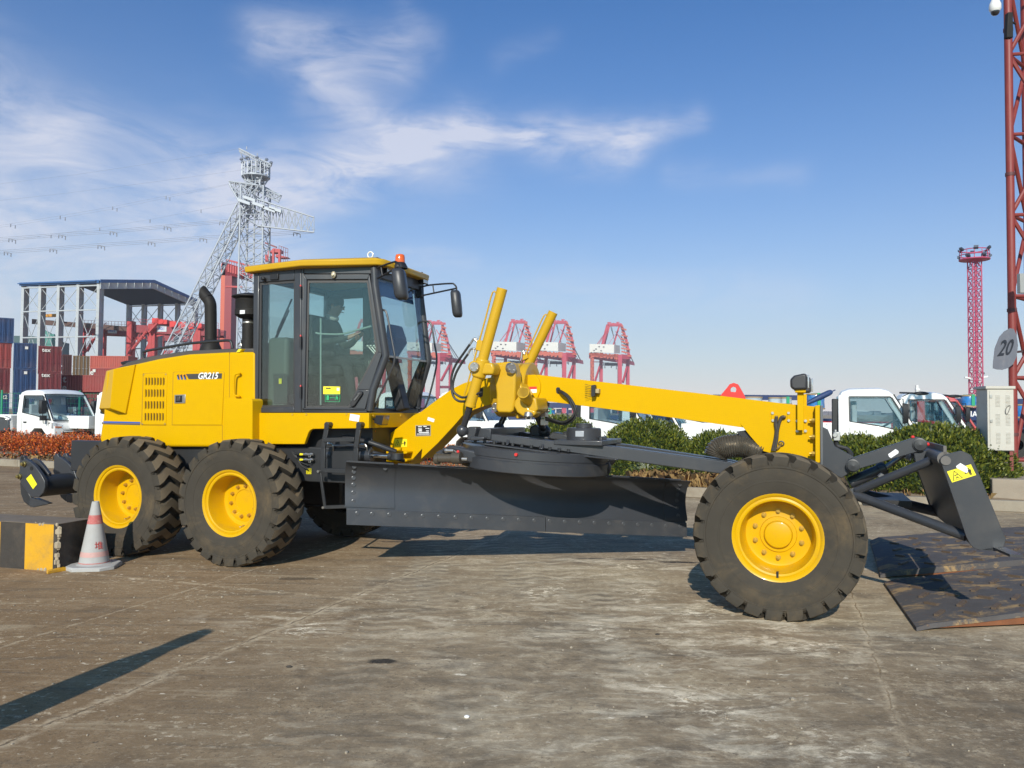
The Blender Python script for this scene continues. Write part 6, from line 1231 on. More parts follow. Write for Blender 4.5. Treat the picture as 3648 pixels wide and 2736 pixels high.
        mb = MB(); mb.box(.34, .48, sg * .905 - .012, sg * .905 + .012, 1.10, 1.15); mb.build("door_handle", TBK, o)
        mb = MB(); 
        for x in (.25, 1.52): mb.box(x - .006, x + .006, sg * .9 - .004, sg * .9 + .004, .62 if x < 1 else .98, 1.32)
        mb.build("door_gap", mat("gap_grey", (.22, .22, .22), .6), o)
        mb = MB(); mb.loft([[(1.805, sg * .60, .90), (1.805, sg * .87, .92), (1.76, sg * .905, .92), (1.76, sg * .905, 1.12), (1.79, sg * .60, 1.06)], [(1.70, sg * .60, .90), (1.70, sg * .87, .92), (1.66, sg * .902, .92), (1.66, sg * .902, 1.12), (1.70, sg * .60, 1.06)]], True); hl_ = mb.build("headlight", HLT, o, .006)
        mb = MB(); mb.prism([(1.812, sg * .62, .94), (1.812, sg * .86, .95), (1.812, sg * .86, 1.0), (1.812, sg * .62, .99)], (-.03, 0, 0)); mb.build("indicator", IND, hl_)
        mb = MB(); mb.bar((1.735, sg * .15, 1.21), (1.63, sg * .62, 1.40), .018, .014); mb.build("wiper", TBK, o)
        mb = MB(); mb.lathe([(.20, -.09), (.34, -.10), (.38, -.06), (.38, .06), (.34, .10), (.20, .09), (.20, -.09)], (1.03, sg * .76, .38), (0, 1, 0), 28); wh_ = mb.build("wheel", TYT, o)
        mb = MB(); mb.lathe([(.001, .0), (.08, .0), (.10, -.04), (.17, -.03), (.21, .02)] if sg > 0 else [(.001, .0), (.08, .0), (.10, .04), (.17, .03), (.21, -.02)], (1.03, sg * .84, .38), (0, 1, 0), 20); mb.build("rim", STL, wh_)
    mb = MB(); mb.box(1.72, 1.86, -.92, .92, .36, .62); mb.build("bumper", paint, o, .02); mb = MB(); mb.box(1.795, 1.815, -.58, .58, .70, .80); mb.build("grille", TBK, o)
    mb = MB(); mb.loft([[(1.71, -.80, 1.17), (1.71, .80, 1.17), (1.80, .56, .86), (1.80, -.56, .86)], [(1.725, -.78, 1.16), (1.725, .78, 1.16), (1.815, .54, .87), (1.815, -.54, .87)]], True); mb.build("front_panel", paint if paint is TR_ else mat("panel_pale_grey", (.46, .46, .44), .35, var=.03, coat=.4), o, .008)
    mb = MB(); mb.box(.30, .42, -.7, .7, .95, 1.75); mb.box(.35, .8, -.7, -.1, 1.0, 1.15); mb.box(.35, .8, .1, .7, 1.0, 1.15); mb.box(.30, .42, -.5, -.2, 1.72, 1.95); mb.box(.30, .42, .2, .5, 1.72, 1.95); mb.build("seat", SEATW, o, .03)
    mb = MB(); mb.box(1.42, 1.62, -.8, .8, 1.0, 1.22); rg = mb.ring((1.22, .42, 1.42), (-.5, 0, .85), .21, 20); mb.tube(rg + [rg[0]], .016, 6); mb.build("dashboard", TIN, o, .02)
    mb = MB(); mb.box(-.14, .0, -.75, -.45, .9, 2.0); mb.build("air_intake", TBK, o, .02)
    mb = MB(); mb.box(-3.6, 1.3, -.40, -.30, .55, .75); mb.box(-3.6, 1.3, .30, .40, .55, .75); mb.build("chassis", TBK, o)
    for sg in (-1, 1):
        mb = MB(); mb.lathe([(.20, -.17), (.36, -.18), (.38, -.14), (.38, .14), (.36, .18), (.20, .17), (.20, -.17)], (-2.2, sg * .74, .38), (0, 1, 0), 24); mb.build("wheel", TYT, o)
    if bed:
        mb = MB(); mb.box(-3.7, -.22, -.95, .95, .92, 1.0)
        for y in (-.95, .91): mb.box(-3.7, -.22, y, y + .04, 1.0, 1.36)
        mb.box(-.26, -.22, -.91, .91, 1.0, 1.36); mb.box(-3.7, -3.66, -.91, .91, 1.0, 1.36)
        for k in range(4): mb.box(-3.66 + k * .85, -3.62 + k * .85, -.965, -.952, 1.0, 1.36)
        mb.build("dropside_bed", paint, o, .006)
    return o
def place_truck(o, c, x, Y):
    p = ond(c, x, 1480, Y) if c == 's' else ond(c, x, 0, Y); o.rotation_euler = (0, 0, -HEAD); o.location = (p.x - RT[0] * .9, p.y - RT[1] * .9, 0)
TGRP = "light trucks parked in rows behind the planting bed"
t0_ = truck_cab("truck", "nearest white truck cab right of the grader's front plate, clear side window over the bush", TW, TGRP); place_truck(t0_, 's', 2987, 18.9)
def copy_truck(label, x, Y): o = dup(t0_); o['label'] = label; place_truck(o, 's', x, Y); return o
t1_ = copy_truck("white light truck at the left edge behind the red hedge, its windscreen facing us", 60, 27.6)
fm = Vector((1.808, 0, .955)); mb = MB(); text_mb(mb, "JAC", fm + Vector((.006, 0, 0)), (0, 1, 0), Vector((-.28, 0, 1)), .17, depth=.006, bold=.006); mb.build("badge_lettering", mat("badge_chrome", (.25, .25, .25), .2, .9), t1_)
copy_truck("white truck mostly hidden behind the grader's rear scoop, right of the first truck", 338, 27.2)
copy_truck("white truck seen below the cab's front glass, behind the lower boom", 1345, 25.5)
copy_truck("white truck under the boom arch with two wipers on its windscreen", 1560, 24.0)
copy_truck("white truck behind the boom hoses, its dark side window cut by the beam", 2067, 20.6)
copy_truck("white truck behind the middle of the beam, between two green bushes", 2215, 23.6)
copy_truck("white truck with only its front corner showing below the beam, left of the corrugated boot", 2385, 26.0)
copy_truck("second white truck cab, its windscreen pillar just right of the nearest white cab", 3205, 22.2)
tr = truck_cab("truck", "red truck cab behind the two white cabs at the right", TR_, TGRP); place_truck(tr, 's', 3268, 26.0)
# long dark roof arms on the two cabs at the right
for k, (a, c, Y, lab) in enumerate((((3205, 1399), (3300, 1402), 20.0, "dark folded wiper arm sticking out over the second white cab"), ((3310, 1402), (3425, 1414), 23.0, "dark padded roof bar sticking out ahead of the red cab"))):
    p, q = ond('s', *a, Y), ond('s', *c, Y); mb = MB(); mb.cyl(p, q, .022, n=8); mb.ball(p.lerp(q, .8), .07, 10, 6, sc=(3.0, .8, .7)); mb.bar(p.lerp(q, .4), ond('s', a[0] + 10, a[1] + 14, Y), .02); thing(mb.build("roof_arm", TBK), lab, "roof arm")
# folded blue umbrella
p, q = ond('s', 2868, 1440, 19.5), ond('s', 2976, 1389, 19.5); mb = MB(); mb.tube([p, p.lerp(q, .15), p.lerp(q, .5), p.lerp(q, .8), p.lerp(q, .88), p.lerp(q, .90), q], [.02, .05, .075, .07, .05, .015, .012], 10); thing(mb.build("folded_umbrella", mat("umbrella_navy", (.02, .045, .13), .6, var=.25, vscale=20)), "folded navy blue umbrella leaning out above the trucks, by the beam's lamp post", "umbrella")
# blue flatbed trailers with wrapped drums
BLT = mat("trailer_navy", (.018, .035, .11), .5, var=.15, dirt=.3, dirtcol=(.12, .10, .09)); DRB = mat("wrapped_drum_blue", (.02, .17, .46), .3, var=.5, vscale=9, coat=.4, dirt=.55, dirtcol=(.45, .52, .58), dscale=3.5); DRW = mat("wrapped_drum_pale", (.42, .50, .54), .25, var=.3, vscale=10, coat=.5); WOOD = mat("drum_flange_wood", (.36, .26, .15), .8, var=.25); GTP = mat("green_strap", (.03, .32, .16), .6)
def trailer(x0, x1, Y, label, ztop=1.45, wall=2.42):
    a, c = ond('s', x0, 1480, Y), ond('s', x1, 1480, Y); ln = c.x - a.x
    o = thing(empty("flatbed_trailer", (a.x, Y, 0)), label, "trailer", "blue flatbed trailers behind the trucks")
    mb = MB(); mb.box(0, ln, 0, 2.5, ztop - .22, ztop); mb.box(0, ln, -.03, .05, ztop - .32, ztop - .05); mb.box(0, ln, .6, .8, ztop - .6, ztop - .2); mb.box(0, ln, 1.7, 1.9, ztop - .6, ztop - .2)
    n = max(2, int(ln / 1.2))
    mb.build("deck", BLT, o); mb = MB()
    for k in range(n + 1): mb.box(k * ln / n - .04, k * ln / n + .04, 2.46, 2.54, ztop, wall)
    mb.box(0, ln, 2.42, 2.46, ztop, ztop + .28); mb.box(0, ln, 2.42, 2.48, wall - .22, wall); mb.build("side_rail", BLT, o)
    for k in range(3):
        mb = MB(); mb.lathe([(.2, -.2), (.48, -.2), (.5, -.15), (.5, .15), (.48, .2), (.2, .2)], (ln * .15 + k * 1.25, .35, .5), (0, 1, 0), 20); mb.build("wheel", TYT, o)
    return o
trailer(1700, 2150, 31, "navy flatbed trailer showing under the boom between arch and hoses", 1.12, 2.0)
trailer(2180, 2560, 33, "navy flatbed trailer showing in pieces under the middle of the beam", 1.2, 2.0)
trailer(2600, 3010, 32, "navy flatbed trailer with rails behind the grader's front end, left of the white cabs", 1.42, 2.42)
t3_ = trailer(3330, 3800, 30, "navy flatbed trailer carrying wrapped drums behind the cabinet", 1.42, 2.30)
a = ond('s', 3468, 1480, 29.4); mb = MB(); mb.prism([ond('s', x, y, 29.5) for x, y in ((3405, 1452), (3450, 1450), (3580, 1470), (3580, 1488), (3490, 1480), (3408, 1470))], (0, .12, 0)); rr_ = thing(mb.build("folding_ramp", BLT, None, .02), "navy trailer ramp beam with white lettering in front of the blue drums", "ramp")
mb = MB(); p = ond('s', 3478, 1477, 29.48); text_mb(mb, "IAR", p, ond('s', 3500, 1479.5, 29.48) - p, (0, 0, 1), .30, depth=.004, bold=.012); mb.build("lettering", DECW, rr_)
def drum(x0, x1, y0, y1, Y, label, m, strap=False):
    a, c = ond('s', x0, y1, Y), ond('s', x1, y0, Y); r = (c.x - a.x) / 2; h = c.z - a.z
    o = thing(empty("wrapped_drum", (a.x + r, Y + r, a.z)), label, "drum", "wrapped drums on the trailers")
    mb = MB(); mb.lathe([(.001, .06), (r * .93, .06), (r * .96, h * .2), (r * .92, h * .5), (r * .96, h * .8), (r * .9, h - .05), (.001, h - .05)], (0, 0, 0), (0, 0, 1), 28); mb.build("wrapping", m, o)
    mb = MB(); mb.lathe([(.001, 0), (r, 0), (r, .06), (.001, .06)], (0, 0, 0), (0, 0, 1), 28); mb.build("flange", WOOD, o); mb = MB(); mb.lathe([(.001, h - .05), (r * .98, h - .05), (r * .98, h), (.001, h)], (0, 0, 0), (0, 0, 1), 28); mb.build("flange", WOOD, o)
    if strap: mb = MB(); mb.box(-.06, .06, -r - .015, -r + .01, .05, h); mb.box(-.06, .06, -r, r, h, h + .02); mb.build("strap", GTP, o)
    return o
drum(2886, 2950, 1402, 1458, 30.8, "blue wrapped drum behind the lamp post, under the folded umbrella", DRB, True)
drum(2744, 2790, 1415, 1442, 30.6, "left of two pale wrapped drums behind the beam's top edge", DRW)
drum(2786, 2828, 1415, 1442, 30.7, "right of two pale wrapped drums behind the beam's top edge, next to the lamp", DRW, True)
drum(2655, 2728, 1413, 1436, 30.5, "pale low wrapped drum just right of the red lifting lug", DRW)
drum(3358, 3408, 1422, 1488, 28.6, "blue wrapped drum with a white paper on it, beside the red cab", DRB)
drum(3440, 3494, 1407, 1450, 29.2, "blue wrapped drum with a green strap touching the cabinet's left side", DRB, True)
drum(3632, 3690, 1440, 1490, 29.2, "blue wrapped drum at the far right edge behind the red mast", DRB)
drum(1860, 1925, 1455, 1480, 29.6, "bright blue wrapped drum showing under the boom above the green bush", DRB)
drum(1938, 1980, 1456, 1480, 29.8, "second bright blue wrapped drum under the boom, right of the first", DRB, True)
p = ond('s', 3396, 1457, 28.5); mb = MB(); mb.box(p.x - .1, p.x + .1, p.y - .01, p.y, p.z - .11, p.z + .11); thing(mb.build("paper_sheet", DECW), "white paper sheet stuck on the blue drum beside the red cab", "paper")
# ================================================================ CONTAINERS
def cpaint(name, c): return mat(name, c, .55, var=.12, vscale=.8, dirt=.35, dirtcol=(.16, .10, .08), dscale=1.2)
CB = cpaint("container_blue", (.008, .040, .125)); CM = cpaint("container_maroon", (.14, .016, .02)); CR_ = cpaint("container_red_brown", (.26, .04, .035)); CO = cpaint("container_orange_red", (.40, .075, .05)); CY = cpaint("container_tan_brown", (.16, .10, .045)); CD = cpaint("container_dark_brown", (.075, .02, .02))
CTXT = mat("container_lettering", (.62, .60, .56), .6, var=.1); ROD = mat("lock_rod_steel", (.42, .42, .42), .45, .6)
def container(name, crop, x0, y0, x1, y1, Y, m, label, end=True, text=None, group="stacked shipping containers"):
    a, c = ond(crop, x0, y1, Y), ond(crop, x1, y0, Y); W_, H_ = c.x - a.x, c.z - a.z; D_ = 6.0 if end else 2.44
    rz = 0.0
    if end:
        rz = -math.atan2(a.x, a.y); W_ = (a.y * c.x - a.x * c.y) / (math.cos(rz) * c.y - math.sin(rz) * c.x)
    o = thing(empty(name, a, rz), label, "container", group)
    mb = MB(); f = .12
    mb.box(.05, W_ - .05, .06, D_ - .06, .05, H_ - .06)
    for x in (0, W_ - f): 
        mb.box(x, x + f, 0, f, 0, H_); mb.box(x, x + f, D_ - f, D_, 0, H_)
    for z in (0, H_ - f): mb.box(f, W_ - f, 0, f, z, z + f)
    mb.box(0, f, f, D_ - f, H_ - f, H_); mb.box(W_ - f, W_, f, D_ - f, H_ - f, H_)
    n = 8 if end else max(8, int(W_ / .28))
    for k in range(n):
        x = f + (W_ - 2 * f) * k / n; w_ = (W_ - 2 * f) / n
        mb.prism([(x + w_ * .12, .061, f), (x + w_ * .3, .02, f), (x + w_ * .7, .02, f), (x + w_ * .88, .061, f)], (0, 0, H_ - 2 * f))
    mb.build("box", m, o)
    if end:
        mb = MB()
        for fx in (.18, .38, .62, .82): mb.cyl((W_ * fx, -.03, .1), (W_ * fx, -.03, H_ - .1), .028, n=6); mb.box(W_ * fx - .12, W_ * fx + .12, -.05, .0, H_ * .35, H_ * .35 + .05)
        mb.build("lock_rod", ROD if m is CY else m, o)
    if text:
        for (s, fx, fz, sz, vert) in text:
            mb = MB()
            if vert:
                for i, ch in enumerate(s): text_mb(mb, ch, (W_ * fx, -.02 if not end else -.06, H_ * fz - i * sz * .85), (1, 0, 0), (0, 0, 1), sz, depth=.01, bold=.02)
            else: text_mb(mb, s, (W_ * fx, -.02 if not end else -.06, H_ * fz), (1, 0, 0), (0, 0, 1), sz, depth=.01, bold=.02)
            mb.build("lettering", CTXT, o)
    return o
N = "shipping_container"
container(N, 'c1', -85, 508, 113, 705, 77, CB, "blue container topmost at the far left edge", True)
container(N, 'c1', -105, 705, 93, 905, 77, CR_, "weathered red container at the far left edge under the topmost blue one")
container(N, 'c1', -112, 908, 82, 1108, 77, CM, "dark maroon container at the far left edge, third down")
container(N, 'c1', -115, 1112, 75, 1310, 77, CB, "blue container at the bottom of the far left stack, beside the green fence", text=[("22", .78, .86, .5, False)])
container(N, 'c1', 103, 710, 293, 908, 77.5, CB, "upper blue container with a white patch, left of the maroon pair", text=[("■", .55, .8, .35, False)])
container(N, 'c1', 103, 912, 288, 1108, 77.5, CB, "lower blue container with a white patch, left of the maroon pair", text=[("■", .52, .82, .35, False)])
container(N, 'c1', 100, 1112, 285, 1310, 77.5, CB, "blue container at ground level behind the green fence post")
container(N, 'c1', 297, 735, 487, 938, 78, CM, "upper maroon container marked tex beside the blue stack", text=[("tex", .34, .84, .55, False)])
container(N, 'c1', 297, 942, 483, 1140, 78, CM, "lower maroon container marked tex beside the blue stack", text=[("tex", .32, .88, .55, False)])
container(N, 'c1', 487, 803, 568, 968, 96, CD, "narrow dark brown container right of the maroon stack")
container(N, 'c1', 572, 812, 708, 968, 95, CY, "tan and brown container with pale lock rods, right of the maroon stack")
container(N, 'c1', 708, 815, 1010, 910, 94, CO, "bright orange red container seen from its long side, above the hood", False)
container(N, 'c1', 708, 912, 1010, 985, 94, CR_, "red brown long container under the orange red one, with white marks", False, text=[("e", .05, .55, .9, False), ("■", .11, .7, .45, False)])
container(N, 'c1', 483, 968, 1010, 1095, 82, CR_, "long red brown container marked tex vertically, above the truck roof", False, text=[("tex", .045, .74, 1.0, True)])
container(N, 'c1', 985, 812, 1050, 905, 97, CD, "dark brown container edge behind the hood, right of the orange red one")
container(N, 'c1', 290, 1142, 480, 1310, 78, CM, "maroon container at ground level hidden behind the left truck")
container(N, 'c1', 483, 1097, 1010, 1215, 82.3, CM, "long maroon container at ground level hidden behind the left truck", False)
# green fence
FG = mat("fence_green", (.02, .26, .13), .5, var=.1)
fa = ond('s', -60, 1500, 46); fo = thing(empty("mesh_fence", (fa.x, 46, 0)), "green mesh fence with round posts between trucks and containers", "fence")
for k in range(6): mb = MB(); mb.cyl((k * 2.26 + 1.05, 0, 0), (k * 2.26 + 1.05, 0, 2.62), .06, n=10); mb.build("post", FG, fo)
mb = MB()
for k in range(58): mb.cyl((k * .22, 0, .15), (k * .22, 0, 2.5), .006, n=4, cap=False)
for k in range(9): mb.cyl((0, 0, .2 + k * .28), (12.6, 0, .2 + k * .28), .008, n=4, cap=False)
mb.build("mesh", FG, fo)
# dark parked vehicle at the left edge
mb = MB(); q = [(-60, 1482), (-20, 1478), (15, 1484), (34, 1492), (36, 1538), (-60, 1545)]; mb.prism([ond('s', x, y, 24) for x, y in q], (-.35, .7, 0)); pk = thing(mb.build("parked_vehicle", mat("pickup_dark", (.05, .055, .06), .3, var=.2, coat=.6), None, .06, 3), "dark rounded vehicle with a pale rail at the left edge beside the first truck", "vehicle")
mb = MB(); mb.tube([ond('s', x, y, 23.95) for x, y in ((-60, 1478), (-20, 1480), (15, 1485), (34, 1494))], .03, 8); mb.build("rail", WHT, pk)
# ================================================================ OPEN STEEL SHED
STG = mat("shed_steel_grey", (.40, .43, .45), .55, var=.1, vscale=.3, dirt=.4, dirtcol=(.36, .30, .20), dscale=.4); RFB = mat("shed_roof_blue", (.03, .10, .26), .45, var=.08); RFU = mat("shed_roof_under", (.018, .04, .095), .8)
def o1(x, y, Y): return ond('c1', x, y, Y)
shed = thing(empty("steel_shed", (o1(480, 1000, 140).x, 140, 0)), "tall open steel frame shed with blue roof behind the containers", "shed"); so_ = Vector(shed.location)
colx = [165, 300, 445, 600, 760]; Ys = [144, 143, 142, 141, 140]
zE = o1(765, 240, 140).z
dv = Vector((7.0, 25, 0))                                        # across the hall
base = [Vector((o1(x + 8, 600, Y).x, Y, 0)) - so_ for x, Y in zip(colx, Ys)]
for k, p in enumerate(base):
    for side in (0, 1):
        q = p + dv * side; mb = MB(); mb.box(q.x - .25, q.x + .25, q.y - .12, q.y + .12, 0, zE); mb.box(q.x + .25, q.x + 1.1, q.y + .0, q.y + .9, 0, zE) if False else mb.box(q.x - .12, q.x + .12, q.y + .1, q.y + 1.3, 0, zE)
        mb.box(q.x - .25, q.x + .25, q.y + 1.3, q.y + 1.5, 0, zE)
        for j in range(9): mb.box(q.x - .28, q.x + .28, q.y - .15, q.y + 1.5, 1 + j * 2.5, 1.12 + j * 2.5)
        mb.build("column", STG, shed)
mb = MB(); br = MB()
for k in range(4):
    for side in (0, 1):
        a, c = base[k] + dv * side, base[k + 1] + dv * side
        for z in (zE - .4, zE * .80, zE * .60, zE * .38): gb = MB(); gb.bar(a + Vector((0, 0, z)), c + Vector((0, 0, z)), .22); gb.build("girt", STG, shed)
        for z0, z1 in ((zE * .80, zE - .4), (zE * .42, zE * .80), (.5, zE * .42)):
            br.bar(a + Vector((0, .3, z0)), c + Vector((0, .3, z1)), .09); br.bar(a + Vector((0, .3, z1)), c + Vector((0, .3, z0)), .09)
br.build("bracing", STG, shed)
up = Vector((0, 0, 1)); e0, e1 = base[0] + up * (zE + .2) + Vector((-.4, 0, 0)), base[4] + up * (zE + .2); rd = dv * .52 + up * 2.1
mb = MB(); f0, f1 = e0 + dv * 1.03, e1 + dv * 1.03
for A_, B_, C_, D_ in ((e0 - dv * .03, e1 - dv * .03, e1 + rd, e0 + rd), (e0 + rd, e1 + rd, f1, f0)): mb.prism([A_, B_, C_, D_], (0, 0, .18))
mb.build("roof", RFB, shed)
mb = MB(); 
for A_, B_, C_, D_ in ((e0, e1, e1 + rd, e0 + rd), (e0 + rd, e1 + rd, f1, f0)): mb.prism([p + Vector((0, 0, -.3)) for p in (A_, B_, C_, D_)], (0, 0, .26))
mb.build("roof_lining", RFU, shed)
mb = MB(); h0 = Vector((0, 0, -1.25))
mb.prism([e1, e1 + rd, e1 + rd + h0, e1 + h0], (.3, 0, 0)); mb.prism([e1 + rd, f1, f1 + h0, e1 + rd + h0], (.3, 0, 0))
for k in range(14):
    f = k / 13; t0 = e1 + rd * (f / .5) if f < .5 else (e1 + rd).lerp(f1, (f - .5) / .5); mb.bar(t0 + Vector((.36, 0, -.05)), t0 + Vector((.36, 0, -1.2)), .16)
mb.build("gable_girder", STG, shed)
mb = MB(); mb.bar(e1 + Vector((.5, -.3, .12)), e1 + rd + Vector((.5, -.3, .12)), .12, .6); mb.bar(e1 + rd + Vector((.5, -.3, .12)), f1 + Vector((.5, -.3, .12)), .12, .6); mb.bar(e0 + Vector((0, -.45, .05)), e1 + Vector((.3, -.45, .05)), .12, .55); mb.build("fascia", RFB, shed)
mb = MB(); mb.bar(base[0] + up * zE * .74 + Vector((0, 3, 0)), base[4] + up * zE * .70 + dv * .55, .5, .9); mb.bar(base[0] + dv * .95 + up * zE * .74, base[4] + dv * .95 + up * zE * .74, .4, .8); mb.build("crane_beam", mat("crane_beam_brown", (.10, .05, .04), .6), shed)
mb = MB(); mb.bar(base[0] + Vector((2.0, 3, zE * .785)), base[0] + Vector((5.2, 3, zE * .79)), .8, .5); mb.build("hoist_trolley", mat("hoist_orange", (.55, .25, .02), .5), shed)
# ================================================================ RED YARD CRANES
RC = mat("crane_red", (.42, .035, .038), .5, var=.12, vscale=.3, dirt=.25, dirtcol=(.40, .14, .10), dscale=.4); RCD = mat("crane_red_deep", (.25, .025, .035), .5, var=.1); RCO = mat("crane_orange_red", (.52, .10, .055), .5, var=.12)
def gantry(name, lab, Y, girder, legs, crop='c1', braces=(), rail=True, group="red yard gantry cranes", signs=(), extra=None, stairs=()):
    x0, y0, x1, y1, h = girder; a, c = ond(crop, x0, y0, Y), ond(crop, x1, y1, Y); o = thing(empty(name, (a.x, Y, 0)), lab, "gantry crane", group); O = Vector(o.location)
    hh = a.z - ond(crop, x0, y0 + h, Y).z
    for dy in (0, 3.0):
        mb = MB(); mb.prism([a - O + Vector((0, dy, 0)), c - O + Vector((0, dy, 0)), c - O + Vector((0, dy, -hh)), a - O + Vector((0, dy, -hh))], (0, 1.1, 0)); mb.build("girder", RCD, o)
    for lx0, lx1, ly in legs:
        p, q = ond(crop, lx0, ly, Y), ond(crop, lx1, ly, Y); mb = MB(); w_ = q.x - p.x; mb.box(p.x - O.x, p.x - O.x + w_ * .55, -.25, w_ * .9, 0, p.z); mb.box(p.x - O.x + w_ * .55, q.x - O.x, -.2, w_ * .9, 0, p.z); mb.build("leg", RC, o)
    if rail:
        mb = MB(); n = 14
        for k in range(n + 1): t0 = (a - O).lerp(c - O, k / n); mb.bar(t0, t0 + Vector((0, 0, 1.1)), .05)
        for z in (.55, 1.1): mb.bar(a - O + Vector((0, 0, z)), c - O + Vector((0, 0, z)), .05)
        mb.build("walkway_rail", RC, o)
    for b_ in braces:
        p, q = ond(crop, b_[0], b_[1], Y + .5), ond(crop, b_[2], b_[3], Y + .5); mb = MB(); mb.bar(p - O, q - O, b_[4] if len(b_) > 4 else .35); mb.build("brace", RC, o)
    for st in stairs:
        p, q = ond(crop, *st[:2], Y - .6) - O, ond(crop, *st[2:], Y - .6) - O; mb = MB(); mb.bar(p, q, .12, .35); mb.bar(p + Vector((0, -.6, 0)), q + Vector((0, -.6, 0)), .08, .25)
        for k in range(14): t0 = p.lerp(q, k / 13); mb.bar(t0, t0 + Vector((0, -.6, 0)), .12, .06); 
        for k in range(8): t0 = p.lerp(q, k / 7); mb.bar(t0 + Vector((0, -.6, 0)), t0 + Vector((0, -.6, 1)), .05)
        mb.bar(p + Vector((0, -.6, 1)), q + Vector((0, -.6, 1)), .05); mb.build("stair", RC, o)
    for sx, sy in signs:
        p = ond(crop, sx, sy, Y - .05) - O; mb = MB(); mb.box(p.x - .9, p.x + .9, p.y - .04, p.y, p.z - .55, p.z + .55, 0); text_mb(mb, "401", p + Vector((0, -.06, 0)), (1, 0, 0), (0, 0, 1), .85, 1, depth=.02); mb.build("number_sign", [mat("sign_grey_white", (.55, .57, .60), .5), DECB], o)
    if extra: extra(o, O)
    return o
def trolley(o, O):
    mb = MB()
    for x0, x1, y0, y1 in ((1212, 1262, 520, 560), (1262, 1330, 532, 566), (1350, 1400, 545, 590), (1420, 1475, 550, 600), (1495, 1540, 555, 605), (1560, 1600, 560, 600)):
        p, q = ond('c1', x0, y1, 150) - O, ond('c1', x1, y0, 150) - O; mb.box(p.x, q.x, -.8, 2.6, p.z, q.z); mb.cyl(Vector((p.x + .6, -.9, p.z + .5)), Vector((p.x + .6, 0, p.z + .5)), .45, n=10)
    mb.build("hoist_machinery", REDM, o)
gantry("gantry_crane", "red gantry crane numbered 401 behind the shed's corner column", 156, (640, 575, 1010, 590, 62), ((640, 668, 560), (786, 826, 570)), signs=((885, 614),), braces=((660, 690, 745, 600, .3), (660, 800, 760, 660, .3)), stairs=((690, 780, 745, 680), (800, 640, 850, 590)))
gantry("gantry_crane", "red gantry crane numbered 401 with hoist machinery, left of the exhaust pipe", 150, (1003, 565, 1720, 600, 60), ((1005, 1052, 540), (1172, 1225, 560), (1525, 1582, 600)), signs=((1275, 600),), braces=((1030, 675, 1150, 672, .4), (1225, 660, 1320, 640, .3), (1050, 1010, 1180, 700, .3)), stairs=((1020, 800, 1160, 620), (1180, 630, 1245, 560)), extra=trolley)
gantry("gantry_crane", "farther red gantry crane in the gaps under the crane marked 401", 190, (1070, 640, 1720, 655, 50), ((1255, 1290, 640), (1640, 1675, 650)), rail=False, braces=((1250, 790, 1400, 780, .8),))
# tall portal crane behind the cab
def d1p(x, y, Y): return ond('d1', x, y, Y)
Yp = 165; po = thing(empty("portal_crane", (d1p(190, 300, Yp).x, Yp, 0)), "tall red portal crane with an orange leg, between exhaust pipe and cab", "portal crane"); O = Vector(po.location)
mb = MB(); a, c = d1p(140, 330, Yp) - O, d1p(285, 330, Yp) - O; mid = d1p(195, 330, Yp).x - O.x
mb.box(a.x, mid, 0, 3.2, 0, a.z, 0); mb.box(mid, c.x, -.05, 3.25, 0, a.z - 2.5, 1); mb.build("leg", [RCO, RCD], po)
mb = MB(); mb.prism([d1p(150, 300, Yp) - O, d1p(420, 385, Yp) - O, d1p(700, 470, Yp + 6) - O, d1p(700, 600, Yp + 6) - O, d1p(420, 530, Yp) - O, d1p(285, 490, Yp) - O, d1p(150, 480, Yp) - O], (0, 2.2, 0)); mb.build("girder", RCD, po)
mb = MB(); p0_, p1_ = d1p(215, 280, Yp) - O, d1p(560, 370, Yp) - O
for k in range(12): t0 = p0_.lerp(p1_, k / 11); mb.bar(t0, t0 + Vector((0, 0, -2.2)), .10); mb.bar(t0 + Vector((.4, 0, -1)), t0 + Vector((.4, 0, -2.6)), .35)
mb.bar(p0_, p1_, .35); mb.bar(d1p(200, 630, Yp) - O, d1p(420, 636, Yp) - O, .35); mb.build("walkway", RC, po)
mb = MB()
for x, y0, y1 in ((770, 160, 300), (825, 140, 300), (905, 140, 290)): mb.bar(d1p(x, y0, Yp) - O, d1p(x, y1 + 60, Yp) - O, .45)
mb.prism([d1p(825, 125, Yp) - O, d1p(920, 140, Yp) - O, d1p(925, 180, Yp) - O, d1p(770, 180, Yp) - O], (0, 2, 0)); mb.prism([d1p(860, 205, Yp) - O, d1p(1020, 245, Yp) - O, d1p(930, 250, Yp) - O, d1p(850, 240, Yp) - O], (0, 2, 0)); mb.box(*(lambda p, q: (p.x, q.x, 0, 2, p.z, q.z))(d1p(715, 300, Yp) - O, d1p(775, 210, Yp) - O))
mb.build("machinery_platform", RC, po)
mb = MB(); A_, B_, C_, D_ = d1p(715, 55, Yp) - O, d1p(870, 115, Yp) - O, d1p(900, 92, Yp) - O, d1p(1016, 133, Yp) - O
mb.bar(A_, B_, .3); mb.bar(C_, D_, .1); mb.bar(d1p(955, 175, Yp) - O, d1p(1018, 185, Yp) - O, .08)
for k in range(5): t0 = C_.lerp(D_, k / 4); mb.bar(t0, t0 + Vector((0, 0, -5)), .08)
mb.build("platform_rail", mat("rail_grey_red", (.20, .06, .07), .6), po)
